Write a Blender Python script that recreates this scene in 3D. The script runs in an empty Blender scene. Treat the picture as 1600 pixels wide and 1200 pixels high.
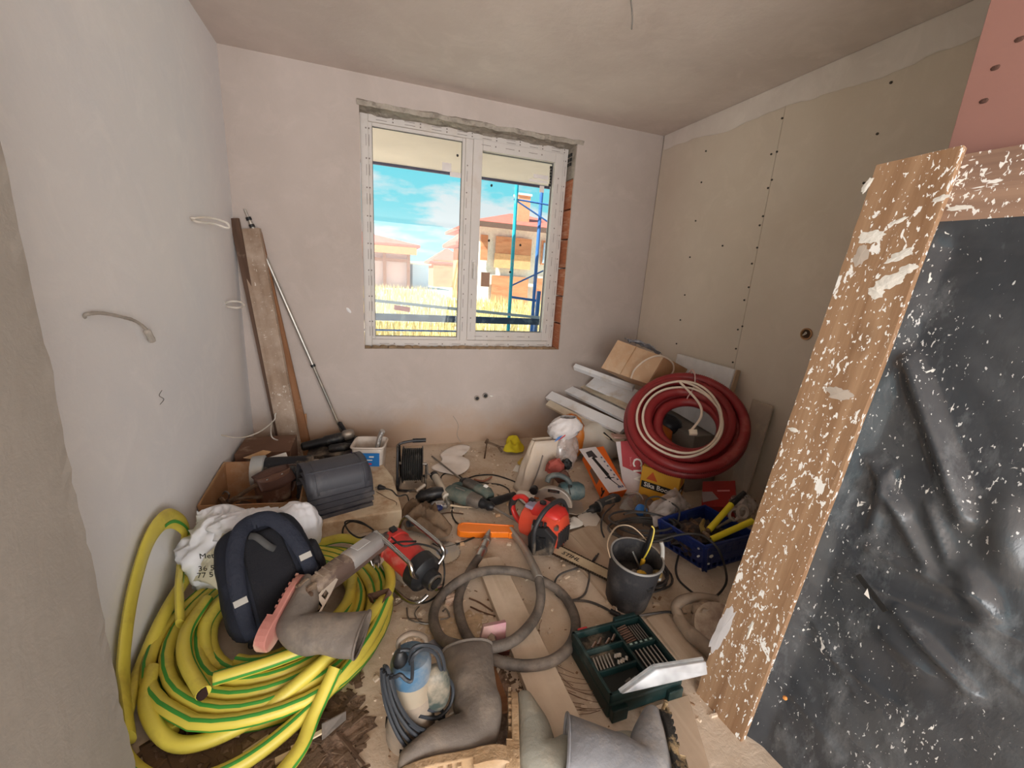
import bpy, bmesh, math, random
from mathutils import Vector, Matrix, Euler, noise as mnoise
random.seed(7)
SC = bpy.context.scene
COL = SC.collection
PI = math.pi

# ------------------------------------------------------------------ camera
cam_d = bpy.data.cameras.new('camera'); cam = bpy.data.objects.new('camera', cam_d); COL.objects.link(cam)
cam_d.sensor_width = 36.0; cam_d.lens = 655.64 / 1600 * 36.0; cam_d.clip_start = 0.05; cam_d.clip_end = 2000
_yaw, _pitch, _roll = -0.3462, 0.2482, 0.0642
_f = Vector((-math.sin(_yaw)*math.cos(_pitch), math.cos(_yaw)*math.cos(_pitch), -math.sin(_pitch)))
_r0 = Vector((math.cos(_yaw), math.sin(_yaw), 0)); _u0 = _r0.cross(_f)
_r = math.cos(_roll)*_r0 + math.sin(_roll)*_u0; _u = -math.sin(_roll)*_r0 + math.cos(_roll)*_u0
cam.matrix_world = Matrix(((_r.x, _u.x, -_f.x, 0.774), (_r.y, _u.y, -_f.y, -3.2816), (_r.z, _u.z, -_f.z, 1.3888), (0, 0, 0, 1)))
SC.camera = cam

# ------------------------------------------------------------------ world, sun, light, exposure
SC.view_settings.view_transform = 'Standard'; SC.view_settings.look = 'None'
SC.view_settings.exposure = 0.03; SC.view_settings.gamma = 1.0; SC.view_settings.use_curve_mapping = False
SC.cycles.use_denoising = True
SC.cycles.max_bounces = 10; SC.cycles.diffuse_bounces = 6; SC.cycles.transparent_max_bounces = 24

def hx(h):
    c = [int(h[i:i+2], 16)/255 for i in (0, 2, 4)]
    return tuple(x/12.92 if x <= .04045 else ((x+.055)/1.055)**2.4 for x in c) + (1,)

def world():
    w = bpy.data.worlds.new('sky'); SC.world = w; w.use_nodes = True
    nt = w.node_tree; N = nt.nodes; L = nt.links; N.clear()
    tc = N.new('ShaderNodeTexCoord'); sp = N.new('ShaderNodeSeparateXYZ'); L.new(tc.outputs['Generated'], sp.inputs[0])
    rp = N.new('ShaderNodeValToRGB'); L.new(sp.outputs['Z'], rp.inputs[0])
    e = rp.color_ramp.elements; e[0].position = 0.0; e[0].color = hx('d4f4f8'); e[1].position = 0.55; e[1].color = hx('86c4ea')
    k = rp.color_ramp.elements.new(0.13); k.color = hx('96f0fc')
    k = rp.color_ramp.elements.new(0.3); k.color = hx('78ecff')
    # flat-layer coordinates so clouds get smaller towards the horizon
    ad = N.new('ShaderNodeMath'); ad.operation = 'ADD'; L.new(sp.outputs['Z'], ad.inputs[0]); ad.inputs[1].default_value = 0.16
    mx = N.new('ShaderNodeMath'); mx.operation = 'MAXIMUM'; L.new(ad.outputs[0], mx.inputs[0]); mx.inputs[1].default_value = 0.05
    dv = N.new('ShaderNodeVectorMath'); dv.operation = 'DIVIDE'; L.new(tc.outputs['Generated'], dv.inputs[0])
    cb = N.new('ShaderNodeCombineXYZ')
    for i in range(3): L.new(mx.outputs[0], cb.inputs[i])
    L.new(cb.outputs[0], dv.inputs[1])
    mp = N.new('ShaderNodeMapping'); L.new(dv.outputs[0], mp.inputs[0]); mp.inputs['Location'].default_value = (0.35, 0.0, 0.2); mp.inputs['Scale'].default_value = (0.75, 0.75, 1.0)
    nz = N.new('ShaderNodeTexNoise'); L.new(mp.outputs[0], nz.inputs['Vector']); nz.inputs['Scale'].default_value = 1.5
    nz.inputs['Detail'].default_value = 7; nz.inputs['Roughness'].default_value = 0.55
    cr = N.new('ShaderNodeValToRGB'); L.new(nz.outputs['Fac'], cr.inputs[0])
    cr.color_ramp.elements[0].position = 0.47; cr.color_ramp.elements[1].position = 0.55
    mi = N.new('ShaderNodeMixRGB'); L.new(cr.outputs[0], mi.inputs[0]); L.new(rp.outputs[0], mi.inputs[1]); mi.inputs[2].default_value = (0.97, 0.98, 1.0, 1)
    bg = N.new('ShaderNodeBackground'); L.new(mi.outputs[0], bg.inputs[0]); bg.inputs[1].default_value = 1.0
    out = N.new('ShaderNodeOutputWorld'); L.new(bg.outputs[0], out.inputs[0])
world()

def sun():
    d = bpy.data.lights.new('sun', 'SUN'); d.energy = 13.0; d.angle = math.radians(0.6); d.color = (1.0, 0.95, 0.86)
    o = bpy.data.objects.new('sun', d); COL.objects.link(o)
    o.rotation_euler = Vector((0.62, 0.3, -0.75)).to_track_quat('-Z', 'Y').to_euler()
sun()

def area(name, loc, target, sx, sy, watts, color):
    d = bpy.data.lights.new(name, 'AREA'); d.shape = 'RECTANGLE'; d.size = sx; d.size_y = sy; d.energy = watts; d.color = color
    o = bpy.data.objects.new(name, d); COL.objects.link(o); o.location = loc
    o.rotation_euler = (Vector(target) - Vector(loc)).to_track_quat('-Z', 'Y').to_euler()
area('daylight_of_the_opening_behind', (1.3, -7.6, 1.3), (1.3, 0, 1.3), 7.0, 2.4, 500, (1.0, 0.965, 0.95))

# ------------------------------------------------------------------ materials
MATS = {}
def mat(key, col, rough=.6, metal=0., var=.10, scale=8., bump=0., bscale=60., dust=0., dustcol='c2ae96', dscale=5., col2=None, mask=None, spec=.4, coat=0., stretch=None, alpha=1.):
    """principled material: colour varied by noise, optional second colour in patches (mask = noise threshold), dust patches, fine bump"""
    if key in MATS: return MATS[key]
    m = bpy.data.materials.new(key); m.use_nodes = True; MATS[key] = m
    nt = m.node_tree; N = nt.nodes; L = nt.links; b = N['Principled BSDF']
    b.inputs['Roughness'].default_value = rough; b.inputs['Metallic'].default_value = metal
    b.inputs['Specular IOR Level'].default_value = spec; b.inputs['Coat Weight'].default_value = coat
    tc = N.new('ShaderNodeTexCoord'); vec = tc.outputs['Object']
    if stretch:
        mp = N.new('ShaderNodeMapping'); mp.inputs['Scale'].default_value = stretch; L.new(vec, mp.inputs[0]); vec = mp.outputs[0]
    def nz(s, det=4, r=.55):
        n = N.new('ShaderNodeTexNoise'); n.inputs['Scale'].default_value = s; n.inputs['Detail'].default_value = det; n.inputs['Roughness'].default_value = r
        L.new(vec, n.inputs['Vector']); return n.outputs['Fac']
    def ramp(f, a, c):
        r = N.new('ShaderNodeMapRange'); r.inputs[1].default_value = a; r.inputs[2].default_value = c; L.new(f, r.inputs[0]); return r.outputs[0]
    def mix(f, a, c):
        x = N.new('ShaderNodeMixRGB')
        if isinstance(f, float): x.inputs[0].default_value = f
        else: L.new(f, x.inputs[0])
        for i, s in ((1, a), (2, c)):
            if isinstance(s, tuple): x.inputs[i].default_value = s
            else: L.new(s, x.inputs[i])
        return x.outputs[0]
    c = hx(col); lo = tuple(v*(1-var) for v in c[:3])+(1,); hi = tuple(min(1, v*(1+var)) for v in c[:3])+(1,)
    o = mix(ramp(nz(scale), .3, .7), lo, hi)
    if col2:
        t = mask or .55
        o = mix(ramp(nz(scale*.6, 6, .65), t-.04, t+.04), o, hx(col2))
    if dust > 0: 
        t = .75-.5*dust
        o = mix(ramp(nz(dscale, 6, .65), t-.12, t+.16), o, hx(dustcol))
    L.new(o, b.inputs['Base Color'])
    if bump > 0:
        bp = N.new('ShaderNodeBump'); bp.inputs['Strength'].default_value = min(1, bump); bp.inputs['Distance'].default_value = .01
        L.new(nz(bscale, 5, .6), bp.inputs['Height']); L.new(bp.outputs[0], b.inputs['Normal'])
    if alpha < 1: b.inputs['Alpha'].default_value = alpha
    return m

def glass_mat(key, tint='f4f8f8', gloss=.07, rough=.02, haze=0.0, hazecol='ffffff'):
    """thin clear sheet: straight-through light plus a weak mirror, optionally a milky share"""
    if key in MATS: return MATS[key]
    m = bpy.data.materials.new(key); m.use_nodes = True; MATS[key] = m
    nt = m.node_tree; N = nt.nodes; L = nt.links; N.clear()
    t = N.new('ShaderNodeBsdfTransparent'); t.inputs[0].default_value = hx(tint)
    g = N.new('ShaderNodeBsdfGlossy'); g.inputs['Roughness'].default_value = rough
    x = N.new('ShaderNodeMixShader'); x.inputs[0].default_value = gloss; L.new(t.outputs[0], x.inputs[1]); L.new(g.outputs[0], x.inputs[2])
    o = x.outputs[0]
    if haze > 0:
        d = N.new('ShaderNodeBsdfDiffuse'); d.inputs[0].default_value = hx(hazecol)
        y = N.new('ShaderNodeMixShader'); L.new(o, y.inputs[1]); L.new(d.outputs[0], y.inputs[2]); o = y.outputs[0]
        tc = N.new('ShaderNodeTexCoord'); n = N.new('ShaderNodeTexNoise'); n.inputs['Scale'].default_value = 14; L.new(tc.outputs['Object'], n.inputs['Vector'])
        r = N.new('ShaderNodeMapRange'); r.inputs[1].default_value = .3; r.inputs[2].default_value = .7; r.inputs[3].default_value = haze*.55; r.inputs[4].default_value = min(1, haze*1.4)
        L.new(n.outputs['Fac'], r.inputs[0]); L.new(r.outputs[0], y.inputs[0])
    u = N.new('ShaderNodeOutputMaterial'); L.new(o, u.inputs[0])
    return m

# ------------------------------------------------------------------ mesh building
def V(*a): return Vector(a[0]) if len(a) == 1 else Vector(a)
def frame(d, up=(0, 0, 1)):
    d = V(d).normalized(); u = V(up)
    if abs(d.dot(u.normalized())) > .98: u = V((1, 0, 0)) if abs(d.x) < .9 else V((0, 1, 0))
    s = d.cross(u).normalized(); return s, s.cross(d).normalized()
def spline(pts, k=8, closed=False):
    """Catmull-Rom through the points"""
    P = [V(p) for p in pts]; n = len(P); out = []
    for i in range(n if closed else n-1):
        if closed: a, b, c, d = P[(i-1) % n], P[i], P[(i+1) % n], P[(i+2) % n]
        else: a, b, c, d = P[max(0, i-1)], P[i], P[i+1], P[min(n-1, i+2)]
        for j in range(k):
            t = j/k
            out.append(.5*((2*b)+(c-a)*t+(2*a-5*b+4*c-d)*t*t+(3*b-a-3*c+d)*t**3))
    if not closed: out.append(P[-1])
    return out
def RZ(a): return Matrix.Rotation(a, 4, 'Z')
def RX(a): return Matrix.Rotation(a, 4, 'X')
def RY(a): return Matrix.Rotation(a, 4, 'Y')
def TR(*a): return Matrix.Translation(V(*a))

class MB:
    def __init__(s): s.v = []; s.f = []
    def add(s, vs, fs, T=None):
        k = len(s.v)
        s.v += [tuple(T @ V(p)) if T else tuple(p) for p in vs]
        s.f += [tuple(i+k for i in f) for f in fs]; return s
    def box(s, c, d, T=None, top=(1, 1)):
        x, y, z = d[0]/2, d[1]/2, d[2]/2; cx, cy, cz = c; tx, ty = top
        vs = [(cx-x, cy-y, cz-z), (cx+x, cy-y, cz-z), (cx+x, cy+y, cz-z), (cx-x, cy+y, cz-z),
              (cx-x*tx, cy-y*ty, cz+z), (cx+x*tx, cy-y*ty, cz+z), (cx+x*tx, cy+y*ty, cz+z), (cx-x*tx, cy+y*ty, cz+z)]
        return s.add(vs, [(3, 2, 1, 0), (4, 5, 6, 7), (0, 1, 5, 4), (1, 2, 6, 5), (2, 3, 7, 6), (3, 0, 4, 7)], T)
    def bar(s, a, b, w, h, up=(0, 0, 1), T=None):
        """rectangular bar from a to b, w across, h along up"""
        a = V(a); b = V(b); sd, u = frame(b-a, up); vs = []
        for p in (a, b): vs += [p-sd*w/2-u*h/2, p+sd*w/2-u*h/2, p+sd*w/2+u*h/2, p-sd*w/2+u*h/2]
        return s.add(vs, [(0, 1, 2, 3), (7, 6, 5, 4), (0, 4, 5, 1), (1, 5, 6, 2), (2, 6, 7, 3), (3, 7, 4, 0)], T)
    def tube(s, pts, r, n=8, closed=False, T=None, flat=1.0, up=None):
        P = [V(p) for p in pts]; m = len(P); vs = []; fs = []; u = None
        for i in range(m):
            d = (P[(i+1) % m]-P[(i-1) % m]) if closed else (P[min(m-1, i+1)]-P[max(0, i-1)])
            if d.length < 1e-9: d = V((0, 0, 1))
            d.normalize()
            if up is not None: sd, u = frame(d, up)
            elif u is None: sd, u = frame(d)
            else:
                u = u-d*u.dot(d); u = u.normalized() if u.length > 1e-6 else frame(d)[1]; sd = d.cross(u)
            rr = r[i] if isinstance(r, (list, tuple)) else r
            for j in range(n):
                a = 2*PI*j/n; vs.append(P[i]+sd*math.cos(a)*rr+u*math.sin(a)*rr*flat)
        for i in range(m if closed else m-1):
            for j in range(n):
                a = i*n+j; b = i*n+(j+1) % n; c = ((i+1) % m)*n+(j+1) % n; d = ((i+1) % m)*n+j
                fs.append((a, b, c, d))
        if not closed: fs += [tuple(range(n))[::-1], tuple((m-1)*n+j for j in range(n))]
        return s.add(vs, fs, T)
    def cyl(s, a, b, r0, r1=None, n=16, T=None): return s.tube([a, b], [r0, r0 if r1 is None else r1], n, T=T)
    def lathe(s, prof, n=24, T=None, cap0=True, cap1=True, sx=1, sy=1):
        vs = []; fs = []
        for r, z in prof:
            for j in range(n): a = 2*PI*j/n; vs.append((r*sx*math.cos(a), r*sy*math.sin(a), z))
        for i in range(len(prof)-1):
            for j in range(n): fs.append((i*n+j, i*n+(j+1) % n, (i+1)*n+(j+1) % n, (i+1)*n+j))
        if cap0: fs.append(tuple(range(n))[::-1])
        if cap1: fs.append(tuple((len(prof)-1)*n+j for j in range(n)))
        return s.add(vs, fs, T)
    def prism(s, poly, z0, z1, T=None):
        n = len(poly)
        vs = [(p[0], p[1], z0) for p in poly]+[(p[0], p[1], z1) for p in poly]
        return s.add(vs, [tuple(range(n))[::-1], tuple(range(n, 2*n))]+[(i, (i+1) % n, n+(i+1) % n, n+i) for i in range(n)], T)
    def sheet(s, nu, nv, fn, T=None, closed_u=False):
        vs = [fn(i/(nu if closed_u else nu-1), j/(nv-1)) for j in range(nv) for i in range(nu)]; fs = []
        for j in range(nv-1):
            for i in range(nu if closed_u else nu-1):
                a = j*nu+i; b = j*nu+(i+1) % nu; fs.append((a, b, b+nu, a+nu))
        return s.add(vs, fs, T)
    def blob(s, c, d, T=None, nu=20, nv=12, amp=0., freq=3., seed=0, pw=1.):
        """ellipsoid with noise; pw < 1 squares it off"""
        c = V(c)
        def sg(x): return math.copysign(abs(x)**pw, x)
        def fn(u, v):
            a = 2*PI*u; b = PI*(v-.5)*.999
            p = V((sg(math.cos(a))*sg(math.cos(b)), sg(math.sin(a))*sg(math.cos(b)), sg(math.sin(b))))
            k = 1+amp*mnoise.noise(p*freq+V((seed*3.1, seed*1.7, seed)))
            return (c.x+p.x*d[0]/2*k, c.y+p.y*d[1]/2*k, c.z+p.z*d[2]/2*k)
        return s.sheet(nu, nv, fn, T, closed_u=True)
    def mesh(s, name, m=None, smooth=False, ang=40):
        me = bpy.data.meshes.new(name); me.from_pydata([tuple(p) for p in s.v], [], s.f)
        bm = bmesh.new(); bm.from_mesh(me); bmesh.ops.recalc_face_normals(bm, faces=bm.faces[:]); bm.to_mesh(me); bm.free()
        if m: me.materials.append(m)
        if smooth:
            me.polygons.foreach_set('use_smooth', [True]*len(me.polygons)); me.set_sharp_from_angle(angle=math.radians(ang))
        me.update(); return me
    def build(s, name, m=None, parent=None, smooth=False, bevel=0, solid=0, sub=0, ang=40, W=False, loc=None, rot=None, soff=-1):
        o = bpy.data.objects.new(name, s.mesh(name, m, smooth, ang)); COL.objects.link(o)
        if loc is not None: o.location = loc
        if rot is not None: o.rotation_euler = rot
        if parent is not None:
            o.parent = parent
            if W: o.matrix_parent_inverse = WM[parent.name].inverted()
        WM[o.name] = (Matrix() if (W or parent is None) else WM[parent.name]) @ Matrix.LocRotScale(o.location, o.rotation_euler, None)
        if solid: q = o.modifiers.new('thickness', 'SOLIDIFY'); q.thickness = solid; q.offset = soff
        if sub: q = o.modifiers.new('smooth', 'SUBSURF'); q.levels = sub; q.render_levels = sub
        if bevel:
            q = o.modifiers.new('bevel', 'BEVEL'); q.width = bevel; q.segments = 2; q.limit_method = 'ANGLE'; q.angle_limit = math.radians(35)
        return o
WM = {}

def tag(o, label=None, cat=None, group=None, kind=None):
    if label: o['label'] = label
    if cat: o['category'] = cat
    if group: o['group'] = group
    if kind: o['kind'] = kind
    return o
def thing(name, label, cat, loc=(0, 0, 0), rz=0., group=None, rot=None, kind=None):
    o = bpy.data.objects.new(name, None); COL.objects.link(o); o.empty_display_size = .1
    o.location = loc; o.rotation_euler = rot if rot is not None else (0, 0, rz)
    WM[o.name] = Matrix.LocRotScale(V(loc), Euler(o.rotation_euler), None)
    return tag(o, label, cat, group, kind)
def empty_part(name, parent):
    o = bpy.data.objects.new(name, None); COL.objects.link(o); o.parent = parent; WM[o.name] = WM[parent.name]; return o
def text(txt, size, m, parent, T, depth=.0006, name='lettering', bold=False, align='CENTER', W=False, shear=0., sx=1.):
    """flat printed lettering: a text curve turned into a mesh; T places it (x along the line, y up the letters)"""
    cu = bpy.data.curves.new(name, 'FONT'); cu.body = txt; cu.size = size; cu.extrude = depth; cu.align_x = align; cu.align_y = 'CENTER'; cu.shear = shear
    cu.resolution_u = 2
    if bold: cu.offset = size*.018
    t = bpy.data.objects.new(name, cu); COL.objects.link(t)
    me = bpy.data.meshes.new_from_object(t.evaluated_get(bpy.context.evaluated_depsgraph_get()))
    bpy.data.objects.remove(t); bpy.data.curves.remove(cu)
    me.materials.clear(); me.materials.append(m); me.transform(T @ Matrix.Diagonal((sx, 1, 1, 1)))
    o = bpy.data.objects.new(name, me); COL.objects.link(o)
    if parent is not None:
        o.parent = parent
        if W: o.matrix_parent_inverse = WM[parent.name].inverted()
    return o
def plane_T(o, x, y):
    """matrix whose x and y axes lie along the given directions, origin o"""
    x = V(x).normalized(); y = V(y); z = x.cross(y).normalized(); y = z.cross(x)
    return Matrix(((x.x, y.x, z.x, o[0]), (x.y, y.y, z.y, o[1]), (x.z, y.z, z.z, o[2]), (0, 0, 0, 1)))
def cable(name, label, pts, r=.004, m=None, k=8, parent=None, cat='cable', group='loose cables on the floor', n=6):
    """round cable through world points; with a parent it is a part"""
    o = MB().tube(spline(pts, k), r, n).build(name, m or M_RUB, parent, smooth=True, W=parent is not None)
    return o if parent is not None else tag(o, label, cat, group)

M_RUB = mat('black rubber', '23211f', .6, dust=.15, dustcol='6e675f', dscale=14)
M_BLK = mat('black plastic', '1d1d1f', .45, dust=.12, dustcol='6e675f', dscale=14)
M_STEEL = mat('bright steel', 'b9b7b2', .3, 1., var=.15)
M_GREYST = mat('dull steel', '8a8580', .5, .8, dust=.3)
M_RUST = mat('rusty steel', '5c4636', .75, .3, bump=.2, dust=.2)
M_WHITE = mat('white print', 'e9e6df', .6, var=.04)
M_INK = mat('black print', '1e1d1c', .6, var=.05)
M_CARD = mat('cardboard', 'b08a63', .85, var=.1, dust=.3, dustcol='c9b091')

# ------------------------------------------------------------------ wood and plaster materials
def wood(key, col, dark, along='y', fine=26., paint=0., rough=.75, dust=.25, dustcol='cbb79e', knots=True, pcol='eeeeea', pscale=34.):
    if key in MATS: return MATS[key]
    m = bpy.data.materials.new(key); m.use_nodes = True; MATS[key] = m
    nt = m.node_tree; N = nt.nodes; L = nt.links; b = N['Principled BSDF']; b.inputs['Roughness'].default_value = rough; b.inputs['Specular IOR Level'].default_value = .25
    tc = N.new('ShaderNodeTexCoord')
    def mapped(sc):
        mp = N.new('ShaderNodeMapping'); mp.inputs['Scale'].default_value = sc; L.new(tc.outputs['Object'], mp.inputs[0]); return mp.outputs[0]
    def nz(vec, s, det=4, r=.55, dis=0.):
        n = N.new('ShaderNodeTexNoise'); n.inputs['Scale'].default_value = s; n.inputs['Detail'].default_value = det; n.inputs['Roughness'].default_value = r
        n.inputs['Distortion'].default_value = dis; L.new(vec, n.inputs['Vector']); return n.outputs['Fac']
    def ramp(f, a, c):
        r = N.new('ShaderNodeMapRange'); r.inputs[1].default_value = a; r.inputs[2].default_value = c; L.new(f, r.inputs[0]); return r.outputs[0]
    def mix(f, a, c):
        x = N.new('ShaderNodeMixRGB'); L.new(f, x.inputs[0])
        for i, s in ((1, a), (2, c)):
            if isinstance(s, tuple): x.inputs[i].default_value = s
            else: L.new(s, x.inputs[i])
        return x.outputs[0]
    sc = {'x': (.06, 1, 1), 'y': (1, .06, 1), 'z': (1, 1, .06)}[along]
    g = nz(mapped(sc), fine, 5, .6, .6)
    o = mix(ramp(g, .35, .68), hx(col), hx(dark))
    if knots:
        v = N.new('ShaderNodeTexVoronoi'); v.inputs['Scale'].default_value = 3.2
        L.new(mapped({'x': (.55, 1, 1), 'y': (1, .55, 1), 'z': (1, 1, .55)}[along]), v.inputs['Vector'])
        kd = tuple(x*.55 for x in hx(dark)[:3])+(1,)
        o = mix(ramp(v.outputs['Distance'], .16, .05), o, kd)
    if dust > 0: o = mix(ramp(nz(tc.outputs['Object'], 4., 6, .65), .72-.5*dust, .95-.4*dust), o, hx(dustcol))
    if paint > 0:
        sp = mapped({'x': (.5, 1, 1), 'y': (1, .5, 1), 'z': (1, 1, .5)}[along])
        big = nz(tc.outputs['Object'], 3.2, 3)
        n1 = nz(sp, pscale, 3, .6, .5)
        ad = N.new('ShaderNodeMath'); ad.operation = 'MULTIPLY_ADD'; L.new(big, ad.inputs[0]); ad.inputs[1].default_value = .35; L.new(n1, ad.inputs[2])
        o = mix(ramp(ad.outputs[0], .885-paint, .90-paint), o, hx(pcol))
        n2 = nz(mapped((1, .45, 1)), pscale*3.2, 2, .6, .4)
        a2 = N.new('ShaderNodeMath'); a2.operation = 'MULTIPLY_ADD'; L.new(big, a2.inputs[0]); a2.inputs[1].default_value = .30; L.new(n2, a2.inputs[2])
        o = mix(ramp(a2.outputs[0], .855-paint, .875-paint), o, hx(pcol))
    L.new(o, b.inputs['Base Color'])
    bp = N.new('ShaderNodeBump'); bp.inputs['Strength'].default_value = .35; bp.inputs['Distance'].default_value = .004
    L.new(g, bp.inputs['Height']); L.new(bp.outputs[0], b.inputs['Normal'])
    return m

def plaster(key, col, col2, stain=None, stain_h=.3, bump=.25):
    if key in MATS: return MATS[key]
    m = bpy.data.materials.new(key); m.use_nodes = True; MATS[key] = m
    nt = m.node_tree; N = nt.nodes; L = nt.links; b = N['Principled BSDF']; b.inputs['Roughness'].default_value = .85; b.inputs['Specular IOR Level'].default_value = .2
    ge = N.new('ShaderNodeNewGeometry'); P = ge.outputs['Position']
    def nz(s, det=6, r=.6, dis=.3):
        n = N.new('ShaderNodeTexNoise'); n.inputs['Scale'].default_value = s; n.inputs['Detail'].default_value = det; n.inputs['Roughness'].default_value = r; n.inputs['Distortion'].default_value = dis
        L.new(P, n.inputs['Vector']); return n.outputs['Fac']
    def ramp(f, a, c):
        r = N.new('ShaderNodeMapRange'); r.inputs[1].default_value = a; r.inputs[2].default_value = c; L.new(f, r.inputs[0]); return r.outputs[0]
    def mix(f, a, c):
        x = N.new('ShaderNodeMixRGB'); L.new(f, x.inputs[0])
        for i, s in ((1, a), (2, c)):
            if isinstance(s, tuple): x.inputs[i].default_value = s
            else: L.new(s, x.inputs[i])
        return x.outputs[0]
    o = mix(ramp(nz(1.7), .35, .68), hx(col), hx(col2))
    c3 = tuple(min(1, v*1.06) for v in hx(col)[:3])+(1,)
    o = mix(ramp(nz(4.5, 8, .7, .8), .50, .80), o, c3)
    if stain:   # splashed dirt near the floor
        sp = N.new('ShaderNodeSeparateXYZ'); L.new(P, sp.inputs[0])
        ad = N.new('ShaderNodeMath'); ad.operation = 'MULTIPLY_ADD'; L.new(nz(3.), ad.inputs[0]); ad.inputs[1].default_value = -.55; L.new(sp.outputs['Z'], ad.inputs[2])
        o = mix(ramp(ad.outputs[0], stain_h-.35, stain_h-.6), o, hx(stain))
    L.new(o, b.inputs['Base Color'])
    bp = N.new('ShaderNodeBump'); bp.inputs['Strength'].default_value = bump; bp.inputs['Distance'].default_value = .006
    L.new(nz(22, 6, .65), bp.inputs['Height']); L.new(bp.outputs[0], b.inputs['Normal'])
    return m

W_, H_ = 3.154, 2.6
WX0, WX1, WZ0, WZ1 = .769, 2.372, .805, 2.428
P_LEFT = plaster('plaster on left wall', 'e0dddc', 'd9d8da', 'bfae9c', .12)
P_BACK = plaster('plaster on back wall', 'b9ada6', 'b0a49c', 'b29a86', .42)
P_CEIL = plaster('plaster on ceiling', 'd8cdc6', 'ccc0b9')
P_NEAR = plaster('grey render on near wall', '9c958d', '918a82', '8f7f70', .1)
M_CONC = mat('rough concrete', 'a39a8e', .9, scale=14, var=.2, bump=.9, bscale=45, col2='8a8177', mask=.58)

def floor_mat():
    m = bpy.data.materials.new('dusty screed floor'); m.use_nodes = True
    nt = m.node_tree; N = nt.nodes; L = nt.links; b = N['Principled BSDF']; b.inputs['Roughness'].default_value = .9; b.inputs['Specular IOR Level'].default_value = .15
    ge = N.new('ShaderNodeNewGeometry'); P = ge.outputs['Position']
    def nz(s, det=7, r=.62, dis=.4):
        n = N.new('ShaderNodeTexNoise'); n.inputs['Scale'].default_value = s; n.inputs['Detail'].default_value = det; n.inputs['Roughness'].default_value = r; n.inputs['Distortion'].default_value = dis
        L.new(P, n.inputs['Vector']); return n.outputs['Fac']
    def ramp(f, a, c):
        r = N.new('ShaderNodeMapRange'); r.inputs[1].default_value = a; r.inputs[2].default_value = c; L.new(f, r.inputs[0]); return r.outputs[0]
    def mix(f, a, c):
        x = N.new('ShaderNodeMixRGB'); L.new(f, x.inputs[0])
        for i, s in ((1, a), (2, c)):
            if isinstance(s, tuple): x.inputs[i].default_value = s
            else: L.new(s, x.inputs[i])
        return x.outputs[0]
    o = mix(ramp(nz(2.2), .38, .62), hx('bba791'), hx('d0c1af'))
    o = mix(ramp(nz(3.7, 8, .72), .52, .72), o, hx('a88f76'))
    o = mix(ramp(nz(9., 9, .75), .54, .74), o, hx('d2c4b2'))
    o = mix(ramp(nz(70., 4, .7), .66, .74), o, hx('86705c'))
    L.new(o, b.inputs['Base Color'])
    bp = N.new('ShaderNodeBump'); bp.inputs['Strength'].default_value = .5; bp.inputs['Distance'].default_value = .008
    L.new(nz(28), bp.inputs['Height']); L.new(bp.outputs[0], b.inputs['Normal'])
    return m

# ------------------------------------------------------------------ room shell
tag(MB().box((1.3, -3.8, -.1), (9.4, 8.2, .2)).build('floor', floor_mat()), kind='structure')
tag(MB().box((1.3, -3.8, H_+.12), (9.4, 8.16, .24)).build('ceiling', P_CEIL), kind='structure')
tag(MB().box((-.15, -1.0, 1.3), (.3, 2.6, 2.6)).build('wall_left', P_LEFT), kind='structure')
# near wall beside the camera, its plaster edge left ragged
nw = MB()
rng = random.Random(3)
zs = [i*2.6/90 for i in range(91)]
edge = [(.2+rng.uniform(-.0015, .0015), -2.243+rng.uniform(-.003, .003)+.003*math.sin(i*.35)) for i in range(91)]
vs = []; fs = []
for z, (ex, ey) in zip(zs, edge):
    vs += [(.2, -3.2, z), (.2, ey-.035, z), (ex, ey-.006, z), (ex-.006, ey, z), (-3.4, -2.25, z), (-3.4, -3.2, z)]
for i in range(90):
    for j in range(6): a = i*6+j; c = i*6+(j+1) % 6; fs.append((a, c, c+6, a+6))
fs += [tuple(range(6)), tuple(range(540, 546))]
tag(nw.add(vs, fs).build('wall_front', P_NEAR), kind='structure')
# back wall around the window opening: masonry with a plaster skin whose opening is narrower on the right
wb = MB()
def holed(mb, x0, x1, y0, y1, hx0, hx1, hz0, hz1, z1=H_):
    ym = (y0+y1)/2; d = y1-y0
    mb.box(((x0+hx0)/2, ym, z1/2), (hx0-x0, d, z1)); mb.box(((x1+hx1)/2, ym, z1/2), (x1-hx1, d, z1))
    mb.box(((hx0+hx1)/2, ym, hz0/2), (hx1-hx0, d, hz0)); mb.box(((hx0+hx1)/2, ym, (hz1+z1)/2), (hx1-hx0, d, z1-hz1))
holed(wb, -.3, 3.5, .02, .28, .772, 2.425, .79, 2.455)
holed(wb, 0, W_, 0, .02, WX0+.004, WX1, WZ0, WZ1)
WB = tag(wb.build('wall_back', P_BACK), kind='structure')
# rough lintel strip over the window
lt = MB()
def lint(u, v): 
    x = .76+u*1.66; k = mnoise.noise(V(x*9, v*3, 0))*.012+mnoise.noise(V(x*30, v*9, 4))*.006
    return (x, -.004+v*.17, 2.428+k-.012*(v < .05)-.02*v)
lt.sheet(90, 10, lint); lt.build('lintel', M_CONC, WB, solid=.03, soff=1)
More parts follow.
